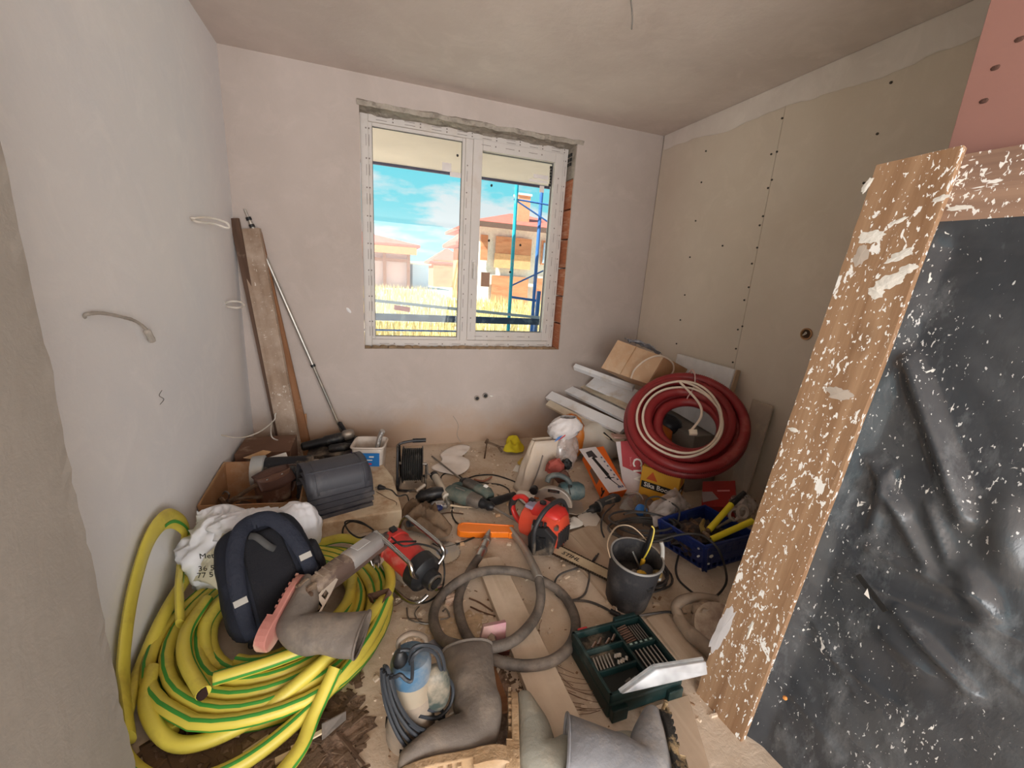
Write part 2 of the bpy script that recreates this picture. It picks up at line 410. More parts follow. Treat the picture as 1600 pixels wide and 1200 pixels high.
# bricks showing in the right reveal
M_BRICK = mat('hollow brick', 'b06a48', .85, scale=20, var=.15, bump=.4, bscale=90, dust=.25, dustcol='c9a48a', stretch=(1, 1, 6))
z = WZ0-.01; i = 0
while z < 2.1:
    h = .232
    MB().box((2.398+.004*(i % 2), .13, z+h/2), (.055, .235, h-.012)).build('brick', M_BRICK, WB, bevel=.004); z += h; i += 1
MB().box((2.4, .13, (z+2.44)/2), (.05, .235, 2.44-z)).build('brick', M_CONC, WB, bevel=.006)
hb = MB()
for a in range(3):
    for c in range(2): hb.box((2.372, .10+.05*c, 2.30+.035*a), (.006, .03, .022))
hb.build('brick_hole', M_INK, WB)
# rough lump of mortar under the sill, left and right
bl = MB(); 
for k in range(26):
    x = .79+k*.062; bl.blob((x, .06+.03*rng.random(), .803), (.08, .12, .016+.016*rng.random()), nu=8, nv=5, amp=.4, seed=k)
bl.build('mortar', mat('old mortar', 'a88f73', .95, bump=.6, var=.25), WB, smooth=True)
# plaster smear and hairline crack on the back wall
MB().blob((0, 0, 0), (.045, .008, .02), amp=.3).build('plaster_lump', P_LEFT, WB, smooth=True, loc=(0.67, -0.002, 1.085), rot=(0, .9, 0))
MB().tube(spline([(1.455, -0.001, 0.241), (1.501, -0.001, 0.159), (1.493, -0.001, 0.068), (1.54, -0.001, -0.017)], 4), .0022, 5).build('crack', P_NEAR, WB)

# right wall: battens behind, plasterboards in front of them
WR = tag(MB().box((W_+.13, -1.1, 1.3), (.22, 2.76, 2.6)).build('wall_right', P_BACK), kind='structure')
M_GYP = plaster('plasterboard paper', 'cfc2b3', 'c9bbab', bump=.06)
M_GYPP = plaster('pink plasterboard paper', 'a37a70', '9d756c', bump=.06)
def board(y0, y1, m, x=W_): MB().box((x+.011, (y0+y1)/2, 1.3), (.018, abs(y1-y0)-.003, 2.596)).build('plasterboard', m, WR, bevel=.0015)
board(0, -1.128, M_GYP); board(-1.128, -2.0, M_GYP); board(-2.0, -2.32, M_GYP)
# jointing compound run along the top
jc = []; n = 60
for i in range(n+1):
    y = -.02-i*(2.5/n); d = .10+.035*mnoise.noise(V(y*2.2, 3, 1))+.02*mnoise.noise(V(y*9, 1, 0))+.05*min(1, i/40)
    jc.append((y, 2.597-d))
vs = []; fs = []
for y, zz in jc: vs += [(W_-.0055, y, 2.598), (W_-.0055, y, zz), (W_-.0005, y, zz-.006)]
for i in range(n): a = i*3; fs += [(a, a+3, a+4, a+1), (a+1, a+4, a+5, a+2)]
MB().add(vs, fs).build('jointing_compound', plaster('jointing compound', 'd8cec6', 'cdc2ba'), WR, smooth=True)
# screws of the boards
sc = MB()
for (x, y, zz) in [(3.154, -1.122, 2.407), (3.154, -1.132, 2.224), (3.154, -1.094, 2.219), (3.154, -1.135, 2.067), (3.154, -1.119, 2.023), (3.154, -1.122, 1.859), (3.154, -1.111, 1.806), (3.154, -1.125, 1.67), (3.154, -1.109, 1.572), (3.154, -1.12, 1.423), (3.154, -1.105, 1.339), (3.154, -1.13, 1.169), (3.154, -1.1, 1.143), (3.154, -1.114, 1.015), (3.154, -1.11, 0.92),
                   (3.154, -0.521, 2.368), (3.154, -0.526, 2.157), (3.154, -0.53, 1.889), (3.154, -0.531, 1.625), (3.154, -0.541, 1.34), (3.154, -0.536, 1.144), (3.154, -0.535, 0.953), (3.154, -1.691, 2.393), (3.154, -1.687, 2.176), (3.154, -1.681, 1.956), (3.154, -0.836, 1.695)]:
    sc.cyl((x-.0035, y, zz), (x+.004, y, zz), .006, n=8)
tag(sc.build('screw', mat('black screw', '3b342d', .6), WR), kind='stuff')

# passage wall right of the camera, clad in pink board, its end standing in the room's right half
WP = tag(MB().box((4.155, -2.835, 1.3), (3.74, .73, 2.6)).build('wall_passage', P_NEAR), kind='structure')
for k in range(1): MB().box((2.278, -2.835, 1.3), (.014, .73, 2.596)).build('plasterboard', M_GYPP, WP, bevel=.0015)
dn = MB()
for (x, y, zz) in [(2.271, -2.52, 1.968), (2.271, -2.517, 1.896), (2.271, -2.55, 2.016)]: dn.blob((x, y, zz), (.006, .02, .012), nu=10, nv=6, amp=.3, seed=y)
dn.build('dent', mat('brown dent', '5a4038', .9), WP)
# ------------------------------------------------------------------ window_1
M_PVC = mat('film-covered plastic profile', 'c9c2bc', .45, var=.05, scale=5, dust=.2, dustcol='b9aca0')
M_GLASS = glass_mat('window glass', 'f2f8f8', .02)
M_GASK = mat('grey gasket', '5d5a58', .6)
WN = thing('window_1', None, None, (1.57, .13, .8), kind='structure')
def ringframe(name, x0, x1, z0, z1, wd, y0, y1, m, parent, bevel=.004):
    mb = MB(); ym = (y0+y1)/2; d = y1-y0
    mb.box((x0+wd/2, ym, (z0+z1)/2), (wd, d, z1-z0)); mb.box((x1-wd/2, ym, (z0+z1)/2), (wd, d, z1-z0))
    mb.box(((x0+x1)/2, ym, z0+wd/2), (x1-x0-2*wd, d, wd)); mb.box(((x0+x1)/2, ym, z1-wd/2), (x1-x0-2*wd, d, wd))
    return mb.build(name, m, parent, bevel=bevel, W=True)
ringframe('frame', .774, 2.362, .803, 2.425, .055, .130, .20, M_PVC, WN)
MB().box((1.55, .165, 1.61), (.062, .068, 1.52)).build('mullion', M_PVC, WN, bevel=.004, W=True)
for x0, x1, z0, z1, wd, y0, nm in ((.824, 1.528, .85, 2.378, .03, .148, 'glazing_bead'), (1.574, 2.318, .862, 2.372, .072, .112, 'sash')):
    s = ringframe(nm, x0, x1, z0, z1, wd, y0, .19, M_PVC, WN)
    g = ringframe('gasket', x0+wd-.003, x1-wd+.003, z0+wd-.003, z1-wd+.003, .007, .150 if nm == 'sash' else .158, .168, M_GASK, s, 0)
    MB().box(((x0+x1)/2, .165, (z0+z1)/2), (x1-x0-2*wd+.01, .006, z1-z0-2*wd+.01)).build('pane', M_GLASS, s, W=True)
hd = MB(); hd.box((1.606, .106, 1.47), (.026, .012, .07)); hd.cyl((1.606, .108, 1.48), (1.606, .07, 1.48), .009); hd.tube(spline([(1.606, .072, 1.485), (1.606, .066, 1.44), (1.606, .07, 1.36)], 5), .0095, 8)
hd.build('handle', mat('white handle', 'd2ccc6', .35), WN, smooth=True, W=True)
fp = MB(); rr = random.Random(5)
def printrow(a, b, y):
    a = V(a); b = V(b); L = (b-a).length; d = (b-a)/L; t = .04
    while t < L-.1:
        for k in range(6):
            w = .006+rr.random()*.008; p = a+d*(t+k*.012); fp.box((p.x, y-.0006, p.z), (w*abs(d.x)+.003, .001, w*abs(d.z)+.003))
        p = a+d*(t+.105); fp.box((p.x, y-.0006, p.z), (.009, .001, .009)); t += .19
for o in (.014, .034):
    printrow((.80+o, 0, .85), (.80+o, 0, 2.38), .13); printrow((2.357-o, 0, .85), (2.357-o, 0, 2.38), .13); printrow((.85, 0, 2.42-o), (2.33, 0, 2.42-o), .13)
printrow((.85, 0, .825), (2.33, 0, .825), .13); printrow((1.536, 0, .9), (1.536, 0, 2.3), .131)
printrow((1.6, 0, 2.338), (2.3, 0, 2.338), .112); printrow((1.6, 0, .895), (2.3, 0, .895), .112); printrow((2.282, 0, .9), (2.282, 0, 2.3), .112); printrow((1.6, 0, .9), (1.6, 0, 1.4), .112)
tag(fp.build('film_print', mat('faded film print', '7c716c', .7), WN, W=True), kind='stuff')
st = mat('paper sticker', 'd9d2ce', .7)
for x, zz, w, h in ((1.385, 2.16, .07, .06), (1.47, 2.115, .12, .035), (2.15, 2.19, .13, .03), (2.13, 2.155, .16, .02), (2.165, 2.10, .04, .05)):
    MB().box((x, .1605, zz), (w, .001, h)).build('sticker', st, WN, W=True)
rip = MB(); 
for k in range(7): rip.box((2.236-.004*rr.random(), .158, 2.27-.022*k), (.016+.012*rr.random(), .002, .02), T=None)
rip.build('torn_film', M_INK, WN, W=True)
sp = MB()
for (x, y, zz) in [(1.464, 0.159, 2.25), (1.739, 0.159, 2.075), (2.01, 0.159, 1.653), (1.739, 0.159, 1.665), (1.934, 0.159, 1.432), (1.505, 0.159, 1.43)]: sp.blob((x, y, zz), (.02, .004, .02), nu=8, nv=5, amp=.3, seed=x)
sp.build('mud_spot', M_INK, WN, W=True)

# ------------------------------------------------------------------ outside
GZ = -.35
def field(u, v):
    y = .3+v*v*600; x = -40+u*(140+y)
    return (x, y, GZ+.15*mnoise.noise(V(x*.2, y*.2, 0))*(1 if y > 4 else 0))
tag(MB().sheet(60, 80, field).build('ground', mat('dry field earth', 'e4dac8', .95, scale=.6, var=.10, col2='d2c69c', mask=.6, bump=.4)), kind='structure')
gb = MB(); rg = random.Random(11)
for k in range(9000):
    y = 5+(rg.random()**1.6)*32; x = .5+rg.random()*(.50*(y+4)); h = .25+rg.random()*.45; a = rg.random()*PI; w = .012+.0012*y
    lx, ly = rg.uniform(-.12, .12), rg.uniform(-.12, .12)
    if y > 23.0 and x > 6.2 or y > 36: continue
    gb.add([(x-w*math.cos(a), y-w*math.sin(a), GZ-.05), (x+w*math.cos(a), y+w*math.sin(a), GZ-.05), (x+lx, y+ly, GZ+h)], [(0, 1, 2)])
tag(gb.build('dry_grass', mat('dry grass', 'ccb47c', .9, scale=.5, var=.22, col2='b4b884', mask=.62)), 'tall dry yellow grass covering the field outside the window', 'grass', kind='stuff')
def ridge(u, v):
    x = -60+u*500; y = 380+v*120
    h = 24*math.exp(-((x-118)/42)**2)+16*math.exp(-((x-230)/90)**2)+12*math.exp(-((x-40)/40)**2)
    return (x, y, GZ-2+math.sin(PI*min(1, v*1.0))*(h+3*mnoise.noise(V(x*.05, y*.03, 0))))
tag(MB().sheet(80, 14, ridge).build('hills', mat('far green hill', '9fb592', .95, scale=.05, var=.2, col2='b9b98c', mask=.55), smooth=True), kind='structure')
# eave of this house over the window
M_SOF = mat('cream soffit', 'd8c3ba', .85, scale=2, var=.06)
M_FAS = mat('dark eave edge', '5b5670', .6)
EV = tag(MB().box((1.7, 1.36, 2.70), (5.6, 2.18, .16)).build('trim_1', M_SOF), kind='structure')
MB().box((1.7, 2.465, 2.66), (5.6, .03, .14)).build('fascia', M_FAS, EV)
MB().cyl((1.9, 1.6, 2.625), (1.9, 1.6, 2.605), .02).build('drain_hole', M_INK, EV)

M_ROOF = mat('red roof tiles', 'c4685a', .8, scale=3, var=.15, bump=.5, bscale=6)
M_HBR = mat('far red brickwork', 'cc8a66', .9, scale=1.2, var=.14, col2='c07a58', mask=.55, stretch=(1, 1, 4))
M_HCON = mat('pale concrete frame', 'ece4d8', .9)
M_SHADE = mat('dark unglazed opening', '6a4a3c', .9)
def hip(mb, x0, x1, y0, y1, z, h, ov=.6, k=.35):
    xm0 = x0+(x1-x0)*k; xm1 = x1-(x1-x0)*k; ym = (y0+y1)/2
    b = [(x0-ov, y0-ov, z), (x1+ov, y0-ov, z), (x1+ov, y1+ov, z), (x0-ov, y1+ov, z)]
    b2 = [(p[0], p[1], z+.22) for p in b]
    mb.add(b+b2+[(xm0, ym, z+h), (xm1, ym, z+h)], [(3, 2, 1, 0), (0, 1, 5, 4), (1, 2, 6, 5), (2, 3, 7, 6), (3, 0, 4, 7), (4, 5, 9, 8), (5, 6, 9), (6, 7, 8, 9), (7, 4, 8)])
# brick house on the right
HX0, HX1, HY = 7.9, 15.5, 24.
hr = thing('house', 'unfinished two-storey red brick house with tall chimney, seen through right sash', 'house', (11.7, HY+4, GZ))
def front(mb, x0, x1, z0, z1, y, d=.3): return mb.box(((x0+x1)/2, y+d/2, (z0+z1)/2), (x1-x0, d, z1-z0))
MB().box(((HX0+HX1)/2, HY+4.2, 2.1), (HX1-HX0, 7.8, 4.9)).build('wall', M_HCON, hr, W=True)
r = MB(); hip(r, HX0, HX1, HY, HY+8, 4.42, 1.5, .75, .42); r.build('roof', M_ROOF, hr, W=True)
e = MB(); e.box(((HX0+HX1)/2, HY-.77, 4.46), (HX1-HX0+1.5, .05, .3)); e.build('eave_board', mat('brown eave board', '6d5248', .8), hr, W=True)
for x0, x1, z0, z1 in ((7.9, 8.35, 2.35, 3.9), (8.9, 11.35, 2.35, 3.9), (12.1, 15.3, 2.35, 3.9), (8.75, 11.3, -.3, 1.45), (11.9, 15.3, -.3, 1.45)):
    front(MB(), x0, x1, z0, z1, HY-.04, .1).build('brick_panel', M_HBR, hr, W=True)
front(MB(), 8.85, 11.35, 1.95, 2.85, HY-.06, .1).build('brick_panel', mat('orange brick course', 'dba376', .9), hr, W=True)
MB().box((8.28, HY-.06, 1.15), (.55, .12, .9)).build('window_opening', M_SHADE, hr, W=True)
MB().box((12.6, HY-.08, 3.1), (.8, .1, 1.3)).build('window_opening', mat('bluish window film', 'a9bcd8', .5), hr, W=True)
ch = MB().box((10.95, HY+1.2, 5.7), (.85, .8, 2.0)).build('chimney', mat('salmon chimney', 'dc9a78', .9), hr, W=True)
MB().box((10.95, HY+1.2, 6.72), (1.0, .95, .12)).build('chimney_cap', M_HCON, ch, W=True)
w = MB(); hip(w, 6.9, 8.6, HY+1, HY+5, 3.2, 1.3, .5, .49); w.build('side_roof', M_ROOF, hr, W=True)
MB().box((7.8, HY+3, 1.4), (1.4, 3.6, 3.5)).build('side_wall', M_HBR, hr, W=True)
# low house on the left
hl = thing('house', 'low red-roofed house at left edge of the view outside', 'house', (2., 44, GZ))
MB().box((.4, 44, 1.7), (9.2, 6, 4.2)).build('wall', mat('pale pink render', 'd8b8b4', .9), hl, W=True)
r = MB(); hip(r, -4.2, 5.0, 40, 46, 3.55, 1.35, .95, .5); r.build('roof', M_ROOF, hl, W=True)
MB().box((.4, 39.4, 3.2), (10.4, .9, .65)).build('eave_beam', mat('orange timber eave', 'c98a60', .8), hl, W=True)
for x in (2.75, 5.0): MB().box((x, 40.6, 1.4), (.3, .3, 3.6)).build('post', mat('brown post', 'a4715a', .8), hl, W=True)
MB().box((.4, 40.6, 2.3), (9.2, .2, .3)).build('rail_beam', mat('brown post', 'a4715a', .8), hl, W=True)
hc = thing('shed', 'small white shed beside the low red-roofed house', 'shed', (5.9, 43, GZ))
MB().box((6.3, 43, .85), (1.6, 3, 2.4)).build('wall', mat('blue-white render', 'bccbdc', .8), hc, W=True)
MB().box((6.3, 43, 2.12), (2.1, 3.4, .14)).build('flat_roof', M_HCON, hc, W=True)
hm = thing('house', 'small red-roofed house partly hidden by the window mullion', 'house', (9.8, 52, GZ))
MB().box((11.2, 54, 1.3), (4.2, 5, 3.3)).build('wall', M_HBR, hm, W=True)
r = MB(); hip(r, 9.2, 13.2, 52, 56, 2.5, 2.0, .6, .45); r.build('roof', M_ROOF, hm, W=True)
# scaffold just outside
M_CY = mat('turquoise painted steel', '2aa6bd', .5, dust=.15); M_BL = mat('blue painted steel', '3f6fb4', .5, dust=.15); M_DB = mat('dark blue steel beam', '35455f', .55, dust=.25, dustcol='9aa6b4')
sf = thing('scaffold', 'blue steel scaffold frame standing outside the window', 'scaffold', (2.9, 2.9, GZ))
MB().cyl(((2.85, 2.8, 1.694)[0], 2.8, GZ), ((2.85, 2.8, 1.694)[0], 2.8, 4.5), .026).build('standard', M_CY, sf, smooth=True, W=True)
MB().cyl(((3.274, 2.8, 1.725)[0], 2.9, GZ), ((3.274, 2.8, 1.725)[0], 2.9, 4.5), .026).build('standard', M_BL, sf, smooth=True, W=True)
for a, b, rad in (((2.818, 2.8, 2.467), (3.406, 2.8, 2.446), .012), ((2.818, 2.8, 2.467), (3.387, 2.8, 2.206), .012), ((2.867, 2.8, 1.274), (3.467, 2.8, 1.572), .012), ((2.848, 2.8, 1.104), (3.298, 2.8, 1.066), .018)):
    MB().cyl(a, b, rad, n=8).build('brace', M_BL, sf, smooth=True, W=True)
MB().bar((3.266, 2.7, 1.214), (3.252, 2.7, 0.487), .05, .05).build('upright_tube', M_BL, sf, W=True)
MB().bar((0.703, 2.6, 0.774), (3.325, 2.6, 0.766), .07, .09).build('deck_beam', M_DB, sf, W=True)
bm_ = MB().bar((0.71, 2.5, 1.003), (3.297, 2.5, 0.834), .08, .035).build('scaffold_plank', mat('grey weathered plank', '9aa7b4', .8, stretch=(1, 8, 8)), None)
tag(bm_, 'long grey plank lying along the scaffold outside', 'plank')
MB().cyl((0.698, 2.6, 0.598), (2.116, 2.6, 0.599), .012, n=8).build('guard_rail', M_BL, sf, smooth=True, W=True)
tag(MB().bar((1.157, 2.62, 0.905), (1.359, 2.62, 0.878), .1, .06).build('brick', M_ROOF, bevel=.004), 'red brick lying on the scaffold outside', 'brick')

# ------------------------------------------------------------------ leaning formwork panel on the right
_h = V(.11277, -.99362, 0); _uu = V(.16654, .0189, .98585).normalized(); _n = _h.cross(_uu).normalized()
PM = Matrix(((_h.x, _uu.x, _n.x, 1.858), (_h.y, _uu.y, _n.y, -2.408), (_h.z, _uu.z, _n.z, 0), (0, 0, 0, 1)))
PN = thing('door_panel', 'large plank frame covered in black plastic film leaning on right wall', 'panel', PM.to_translation(), rot=PM.to_euler())
M_STILE = wood('paint-splashed pine', 'a98a6c', '85654a', 'y', 22, paint=.088, dust=.12, dustcol='c0a488')
M_RAIL = wood('dirty splashed rail', 'a08470', '82685a', 'x', 22, paint=.07, dust=.2, knots=False)
PW, PL, SW = 1.35, 1.787, .178
# stile with slightly wavy edges
def stile():
    mb = MB(); n = 50; vs = []; fs = []; q = random.Random(2)
    for i in range(n+1):
        y = PL*i/n; e = .002*mnoise.noise(V(y*5, 0, 0))+.0015*q.uniform(-1, 1); e2 = .002*mnoise.noise(V(y*5, 7, 0))
        x0 = e; x1 = SW+e2
        if i == 0: pass
        vs += [(x0, y, 0), (x1, y, 0), (x1, y, -.022), (x0, y, -.022)]
    vs[n*4+1] = (SW, PL+.012, 0); vs[n*4+2] = (SW, PL+.012, -.022)
    for i in range(n):
        for j in range(4): a = i*4+j; b = i*4+(j+1) % 4; fs.append((a, b, b+4, a+4))
    fs += [(0, 1, 2, 3), (n*4, n*4+1, n*4+2, n*4+3)]
    return mb.add(vs, fs)
ST = stile().build('stile_plank', M_STILE, PN)
MB().box((PW-SW/2, PL/2, -.011), (SW, PL, .022)).build('stile_plank', M_STILE, PN, bevel=.002)
MB().box((PW/2, PL-.083, -.034), (PW, .165, .022)).build('rail_plank', M_RAIL, PN, bevel=.002)
MB().box((PW/2, .16, -.085), (PW, .1, .02)).build('rail_plank', M_RAIL, PN, bevel=.002)
MB().box((PW/2+.1, PL-.03, -.066), (PW-.2, .04, .042)).build('batten', M_RAIL, PN, bevel=.002)
# dried plaster patches on the stile
M_PATCH = mat('dried plaster', 'dedcd4', .85, var=.06, bump=.3)
def patch(cx, cy, rx, ry, seed, parent=ST, m=M_PATCH, n=26, rot=0., k=.45):
    vs = [(cx, cy, .0022)]; 
    for i in range(n):
        a = 2*PI*i/n; r = 1+k*mnoise.noise(V(math.cos(a)*2.2, math.sin(a)*2.2, seed*5.3))+k*.5*mnoise.noise(V(math.cos(a)*7, math.sin(a)*7, seed*2.3))
        x = rx*r*math.cos(a); y = ry*r*math.sin(a); vs.append((cx+x*math.cos(rot)-y*math.sin(rot), cy+x*math.sin(rot)+y*math.cos(rot), .0004))
    MB().add(vs, [(0, i+1, (i+1) % n+1) for i in range(n)]).build('plaster_splash', m, parent)
patch(*(0.050, 1.585), 0.03, 0.02, 1)
patch(*(0.129, 1.462), 0.035, 0.02, 2, rot=.5)
patch(*(0.040, 1.532), 0.018, 0.03, 3, m=mat('thin grey plaster', 'b7aca0', .85))
patch(*(0.130, 1.530), 0.03, 0.012, 4, rot=.6)
patch(*(0.108, 1.435), 0.02, 0.02, 13)
patch(*(0.160, 1.497), 0.02, 0.012, 14, rot=.4)
patch(*(0.104, 1.140), 0.032, 0.018, 5, m=mat('thin grey plaster', 'b7aca0', .85))
patch(*(0.015, 0.270), 0.02, 0.1, 6, m=mat('grey putty smear', 'c9c6c6', .8), rot=-.12, k=.3)
patch(*(0.096, 0.341), 0.005, 0.035, 7)
patch(*(0.018, -0.084), 0.006, 0.02, 8, rot=.4)
patch(*(0.101, 1.624), 0.02, 0.006, 9, rot=.5)
patch(*(0.172, 1.673), 0.016, 0.007, 10, rot=.3)
patch(*(0.022, 0.998), 0.016, 0.006, 11)
patch(*(-0.006, 1.732), 0.008, 0.02, 12, rot=-.3)
patch(*(0.216, 1.645), 0.02, 0.006, 15)
# film
def film_mat():
    m = bpy.data.materials.new('black polythene film'); m.use_nodes = True
    nt = m.node_tree; N = nt.nodes; L = nt.links; b = N['Principled BSDF']; b.inputs['Roughness'].default_value = .3; b.inputs['Specular IOR Level'].default_value = .55
    tc = N.new('ShaderNodeTexCoord')
    def nz(s, det=5, r=.6, sc=(1, 1, 1), rot=0., dis=.2):
        mp = N.new('ShaderNodeMapping'); mp.inputs['Scale'].default_value = sc; mp.inputs['Rotation'].default_value = (0, 0, rot); L.new(tc.outputs['Object'], mp.inputs[0])
        n = N.new('ShaderNodeTexNoise'); n.inputs['Scale'].default_value = s; n.inputs['Detail'].default_value = det; n.inputs['Roughness'].default_value = r; n.inputs['Distortion'].default_value = dis
        L.new(mp.outputs[0], n.inputs['Vector']); return n.outputs['Fac']
    def ramp(f, a, c, lo=0., hi=1.):
        r = N.new('ShaderNodeMapRange'); r.inputs[1].default_value = a; r.inputs[2].default_value = c; r.inputs[3].default_value = lo; r.inputs[4].default_value = hi; L.new(f, r.inputs[0]); return r.outputs[0]
    def mix(f, a, c):
        x = N.new('ShaderNodeMixRGB'); L.new(f, x.inputs[0])
        for i, s in ((1, a), (2, c)):
            if isinstance(s, tuple): x.inputs[i].default_value = s
            else: L.new(s, x.inputs[i])
        return x.outputs[0]
    base = mix(ramp(nz(2.5), .4, .7), hx('383c41'), hx('54575a'))
    base = mix(ramp(nz(9, 6, .7, (1, .45, 1), .9), .52, .75, 0, .6), base, hx('85898d'))
    n1 = nz(42, 3, .6, (1, .42, 1), 1.0, .6); big = nz(2.1, 3)
    ad = N.new('ShaderNodeMath'); ad.operation = 'MULTIPLY_ADD'; L.new(big, ad.inputs[0]); ad.inputs[1].default_value = .32; L.new(n1, ad.inputs[2])
    n2 = nz(120, 2, .6, (1, .5, 1), 1.0, .4); a2 = N.new('ShaderNodeMath'); a2.operation = 'MULTIPLY_ADD'; L.new(big, a2.inputs[0]); a2.inputs[1].default_value = .4; L.new(n2, a2.inputs[2])
    base = mix(ramp(a2.outputs[0], .86, .89), base, hx('c4c6c6'))
    fl = ramp(ad.outputs[0], .845, .87)
    L.new(mix(fl, base, hx('dcdcd8')), b.inputs['Base Color'])
    L.new(ramp(nz(5), .4, .7, .17, .34), b.inputs['Roughness'])
    bp = N.new('ShaderNodeBump'); bp.inputs['Strength'].default_value = .25; bp.inputs['Distance'].default_value = .012
    L.new(nz(13, 6, .6, (1, .4, 1), .8), bp.inputs['Height']); L.new(bp.outputs[0], b.inputs['Normal'])
    return m
CRE = [
    (*(0.213, 1.266), *(0.420, 0.926), 0.02, 0.03),
    (*(0.217, 0.981), *(0.400, 0.778), 0.014, 0.016),
    (*(0.231, 0.912), *(0.317, 0.884), 0.02, 0.012),
    (*(0.260, 0.982), *(0.272, 0.803), 0.012, 0.01),
    (*(0.356, 0.924), *(0.425, 0.813), 0.012, 0.012),
    (*(0.473, 0.973), *(0.511, 0.873), 0.035, 0.022),
    (*(0.460, 0.805), *(0.509, 0.745), 0.025, 0.02),
    (*(0.286, 0.755), *(0.472, 0.764), 0.012, 0.014),
    (*(0.379, 0.636), *(0.542, 0.560), 0.014, 0.018),
    (*(0.381, 0.562), *(0.471, 0.538), 0.02, 0.012),
    (*(0.182, 0.504), *(0.377, 0.363), 0.006, 0.006),
    (*(0.192, 0.414), *(0.481, 0.422), 0.006, 0.006),
    (*(0.242, 0.646), *(0.580, 0.728), 0.01, 0.006),
    (*(0.165, 0.251), *(0.386, 0.187), 0.006, 0.005),
    (*(0.499, 0.670), *(0.611, 0.619), 0.012, 0.008),
    (*(0.153, 1.088), *(0.203, 1.264), 0.01, 0.006)]
def seg_d(px, py, a, b, c, d):
    vx, vy = c-a, d-b; t = max(0, min(1, ((px-a)*vx+(py-b)*vy)/(vx*vx+vy*vy))); return math.hypot(px-a-vx*t, py-b-vy*t), t
def filmf(u, v):
    x = .02+u*(PW-.04); y = -.012+v*(PL-.10)
    ins = min(1, max(0, (x-SW+.01)/.05))*min(1, max(0, (PL-.165-y)/.06)) 
    z = -.0235 - .02*ins
    for a, b, c, d, w, h in CRE:
        r, t = seg_d(x, y, a, b, c, d); 
        if r < w*3.2: z += ins*1.25*h*math.exp(-(r/w)**2)*(.35+.65*math.sin(PI*(.15+.7*t)))
    z += ins*(.010*mnoise.noise(V(x*3, y*2.2, 1))+.004*mnoise.noise(V(x*14+y*8, y*11, 2)))
    if y < .12: z += -.01*(.12-y)/.12
    return (x, y, min(z, .04))
MB().sheet(150, 170, filmf).build('plastic_film', film_mat(), PN, smooth=True, ang=180)
a = (0.293, 0.686); c_ = (0.371, 0.639)
MB().bar((a[0], a[1], .0), (c_[0], c_[1], .004), .012, .006, (0, 0, 1)).build('tear', M_INK, PN)
a = (0.325, 0.658)
MB().add([(a[0]-.004, a[1]-.008, .006), (a[0]+.010, a[1]-.012, .006), (a[0]-.002, a[1]+.010, .006)], [(0, 1, 2)]).build('white_flake', M_WHITE, PN, solid=.001)
a = (0.235, 0.223)
MB().blob((a[0], a[1], -.022), (.012, .011, .012), amp=.3).build('orange_speck', mat('orange crumb', 'd8914c', .8), PN, smooth=True)

# ------------------------------------------------------------------ placing helpers
def ax(o, x, up=(0, 0, 1)):
    """frame at o with x towards the point x and z as close to up as it can be"""
    o = V(o); d = (V(x)-o).normalized(); s, u = frame(d, up); return Matrix(((d.x, -s.x, u.x, o.x), (d.y, -s.y, u.y, o.y), (d.z, -s.z, u.z, o.z), (0, 0, 0, 1)))
def thingM(name, label, cat, M, group=None): return thing(name, label, cat, M.to_translation(), rot=M.to_euler(), group=group)
def ring(c, r, n=32, z=None, a0=0, a1=2*PI): return [(c[0]+r*math.cos(a0+(a1-a0)*i/n), c[1]+r*math.sin(a0+(a1-a0)*i/n), c[2] if z is None else z) for i in range(n+1)]
def wavy(c, rx, ry, turns, z, seed, amp=.12, n=28, rise=.0, rot=0.):
    """loose loops of cable round c"""
    out = []; N = int(turns*n)
    for i in range(N+1):
        a = 2*PI*i/n; k = 1+amp*mnoise.noise(V(a*.45, seed*3.7, 1)); ox = amp*.5*rx*mnoise.noise(V(a*.13, seed, 5)); oy = amp*.5*ry*mnoise.noise(V(a*.13, seed, 9))
        x = rx*k*math.cos(a)+ox; y = ry*k*math.sin(a)+oy
        out.append((c[0]+x*math.cos(rot)-y*math.sin(rot), c[1]+x*math.sin(rot)+y*math.cos(rot), z+rise*i/N+.006*(1+mnoise.noise(V(a*.8, seed, 3)))))
    return out
def plug(parent, p, q, m=None, s=1.):
    """two-pin mains plug at p pointing to q, as a part"""
    M = ax(p, q); mb = MB(); mb.cyl((-.02*s, 0, 0), (.012*s, 0, 0), .009*s, .017*s, 10, M); mb.cyl((.012*s, 0, 0), (.022*s, 0, 0), .018*s, .017*s, 12, M)
    o = mb.build('plug', m or M_BLK, parent, smooth=True, W=True)
    pm = MB(); 
    for e in (-1, 1): pm.cyl((.022*s, e*.009*s, 0), (.04*s, e*.009*s, 0), .0024*s, n=6, T=M)
    pm.build('pin', M_STEEL, parent, smooth=True, W=True)
    return o

# ------------------------------------------------------------------ boards and pole in the left corner
M_OLDW = wood('dusty old board', 'a08a77', '8a7462', 'x', 18, paint=.02, dust=.6, dustcol='b7a595', pcol='d0c6ba')
M_BRW = wood('brown board', '9a6f50', '7f5639', 'x', 18, paint=.0, dust=.2)
M_DKW = wood('dark board', '6b5548', '574236', 'x', 18, paint=0, dust=.25, knots=False)
def plank(label, a, b, w, h, m, up, name='plank', cat='plank', group='boards leaning in the left corner', bevel=.002):
    a = V(a); b = V(b); M = ax(a, b, up); L = (b-a).length
    o = MB().box((L/2, 0, 0), (L, w, h)).build(name, m, None, bevel=bevel); o.location = M.to_translation(); o.rotation_euler = M.to_euler(); WM[o.name] = M.copy()
    return tag(o, label, cat, group)
plank('wide dusty board leaning in the left corner, splashed with plaster', (.272, -.16, .012), (.092, -.045, 1.585), .135, .03, M_OLDW, (-.25, -1, .1))
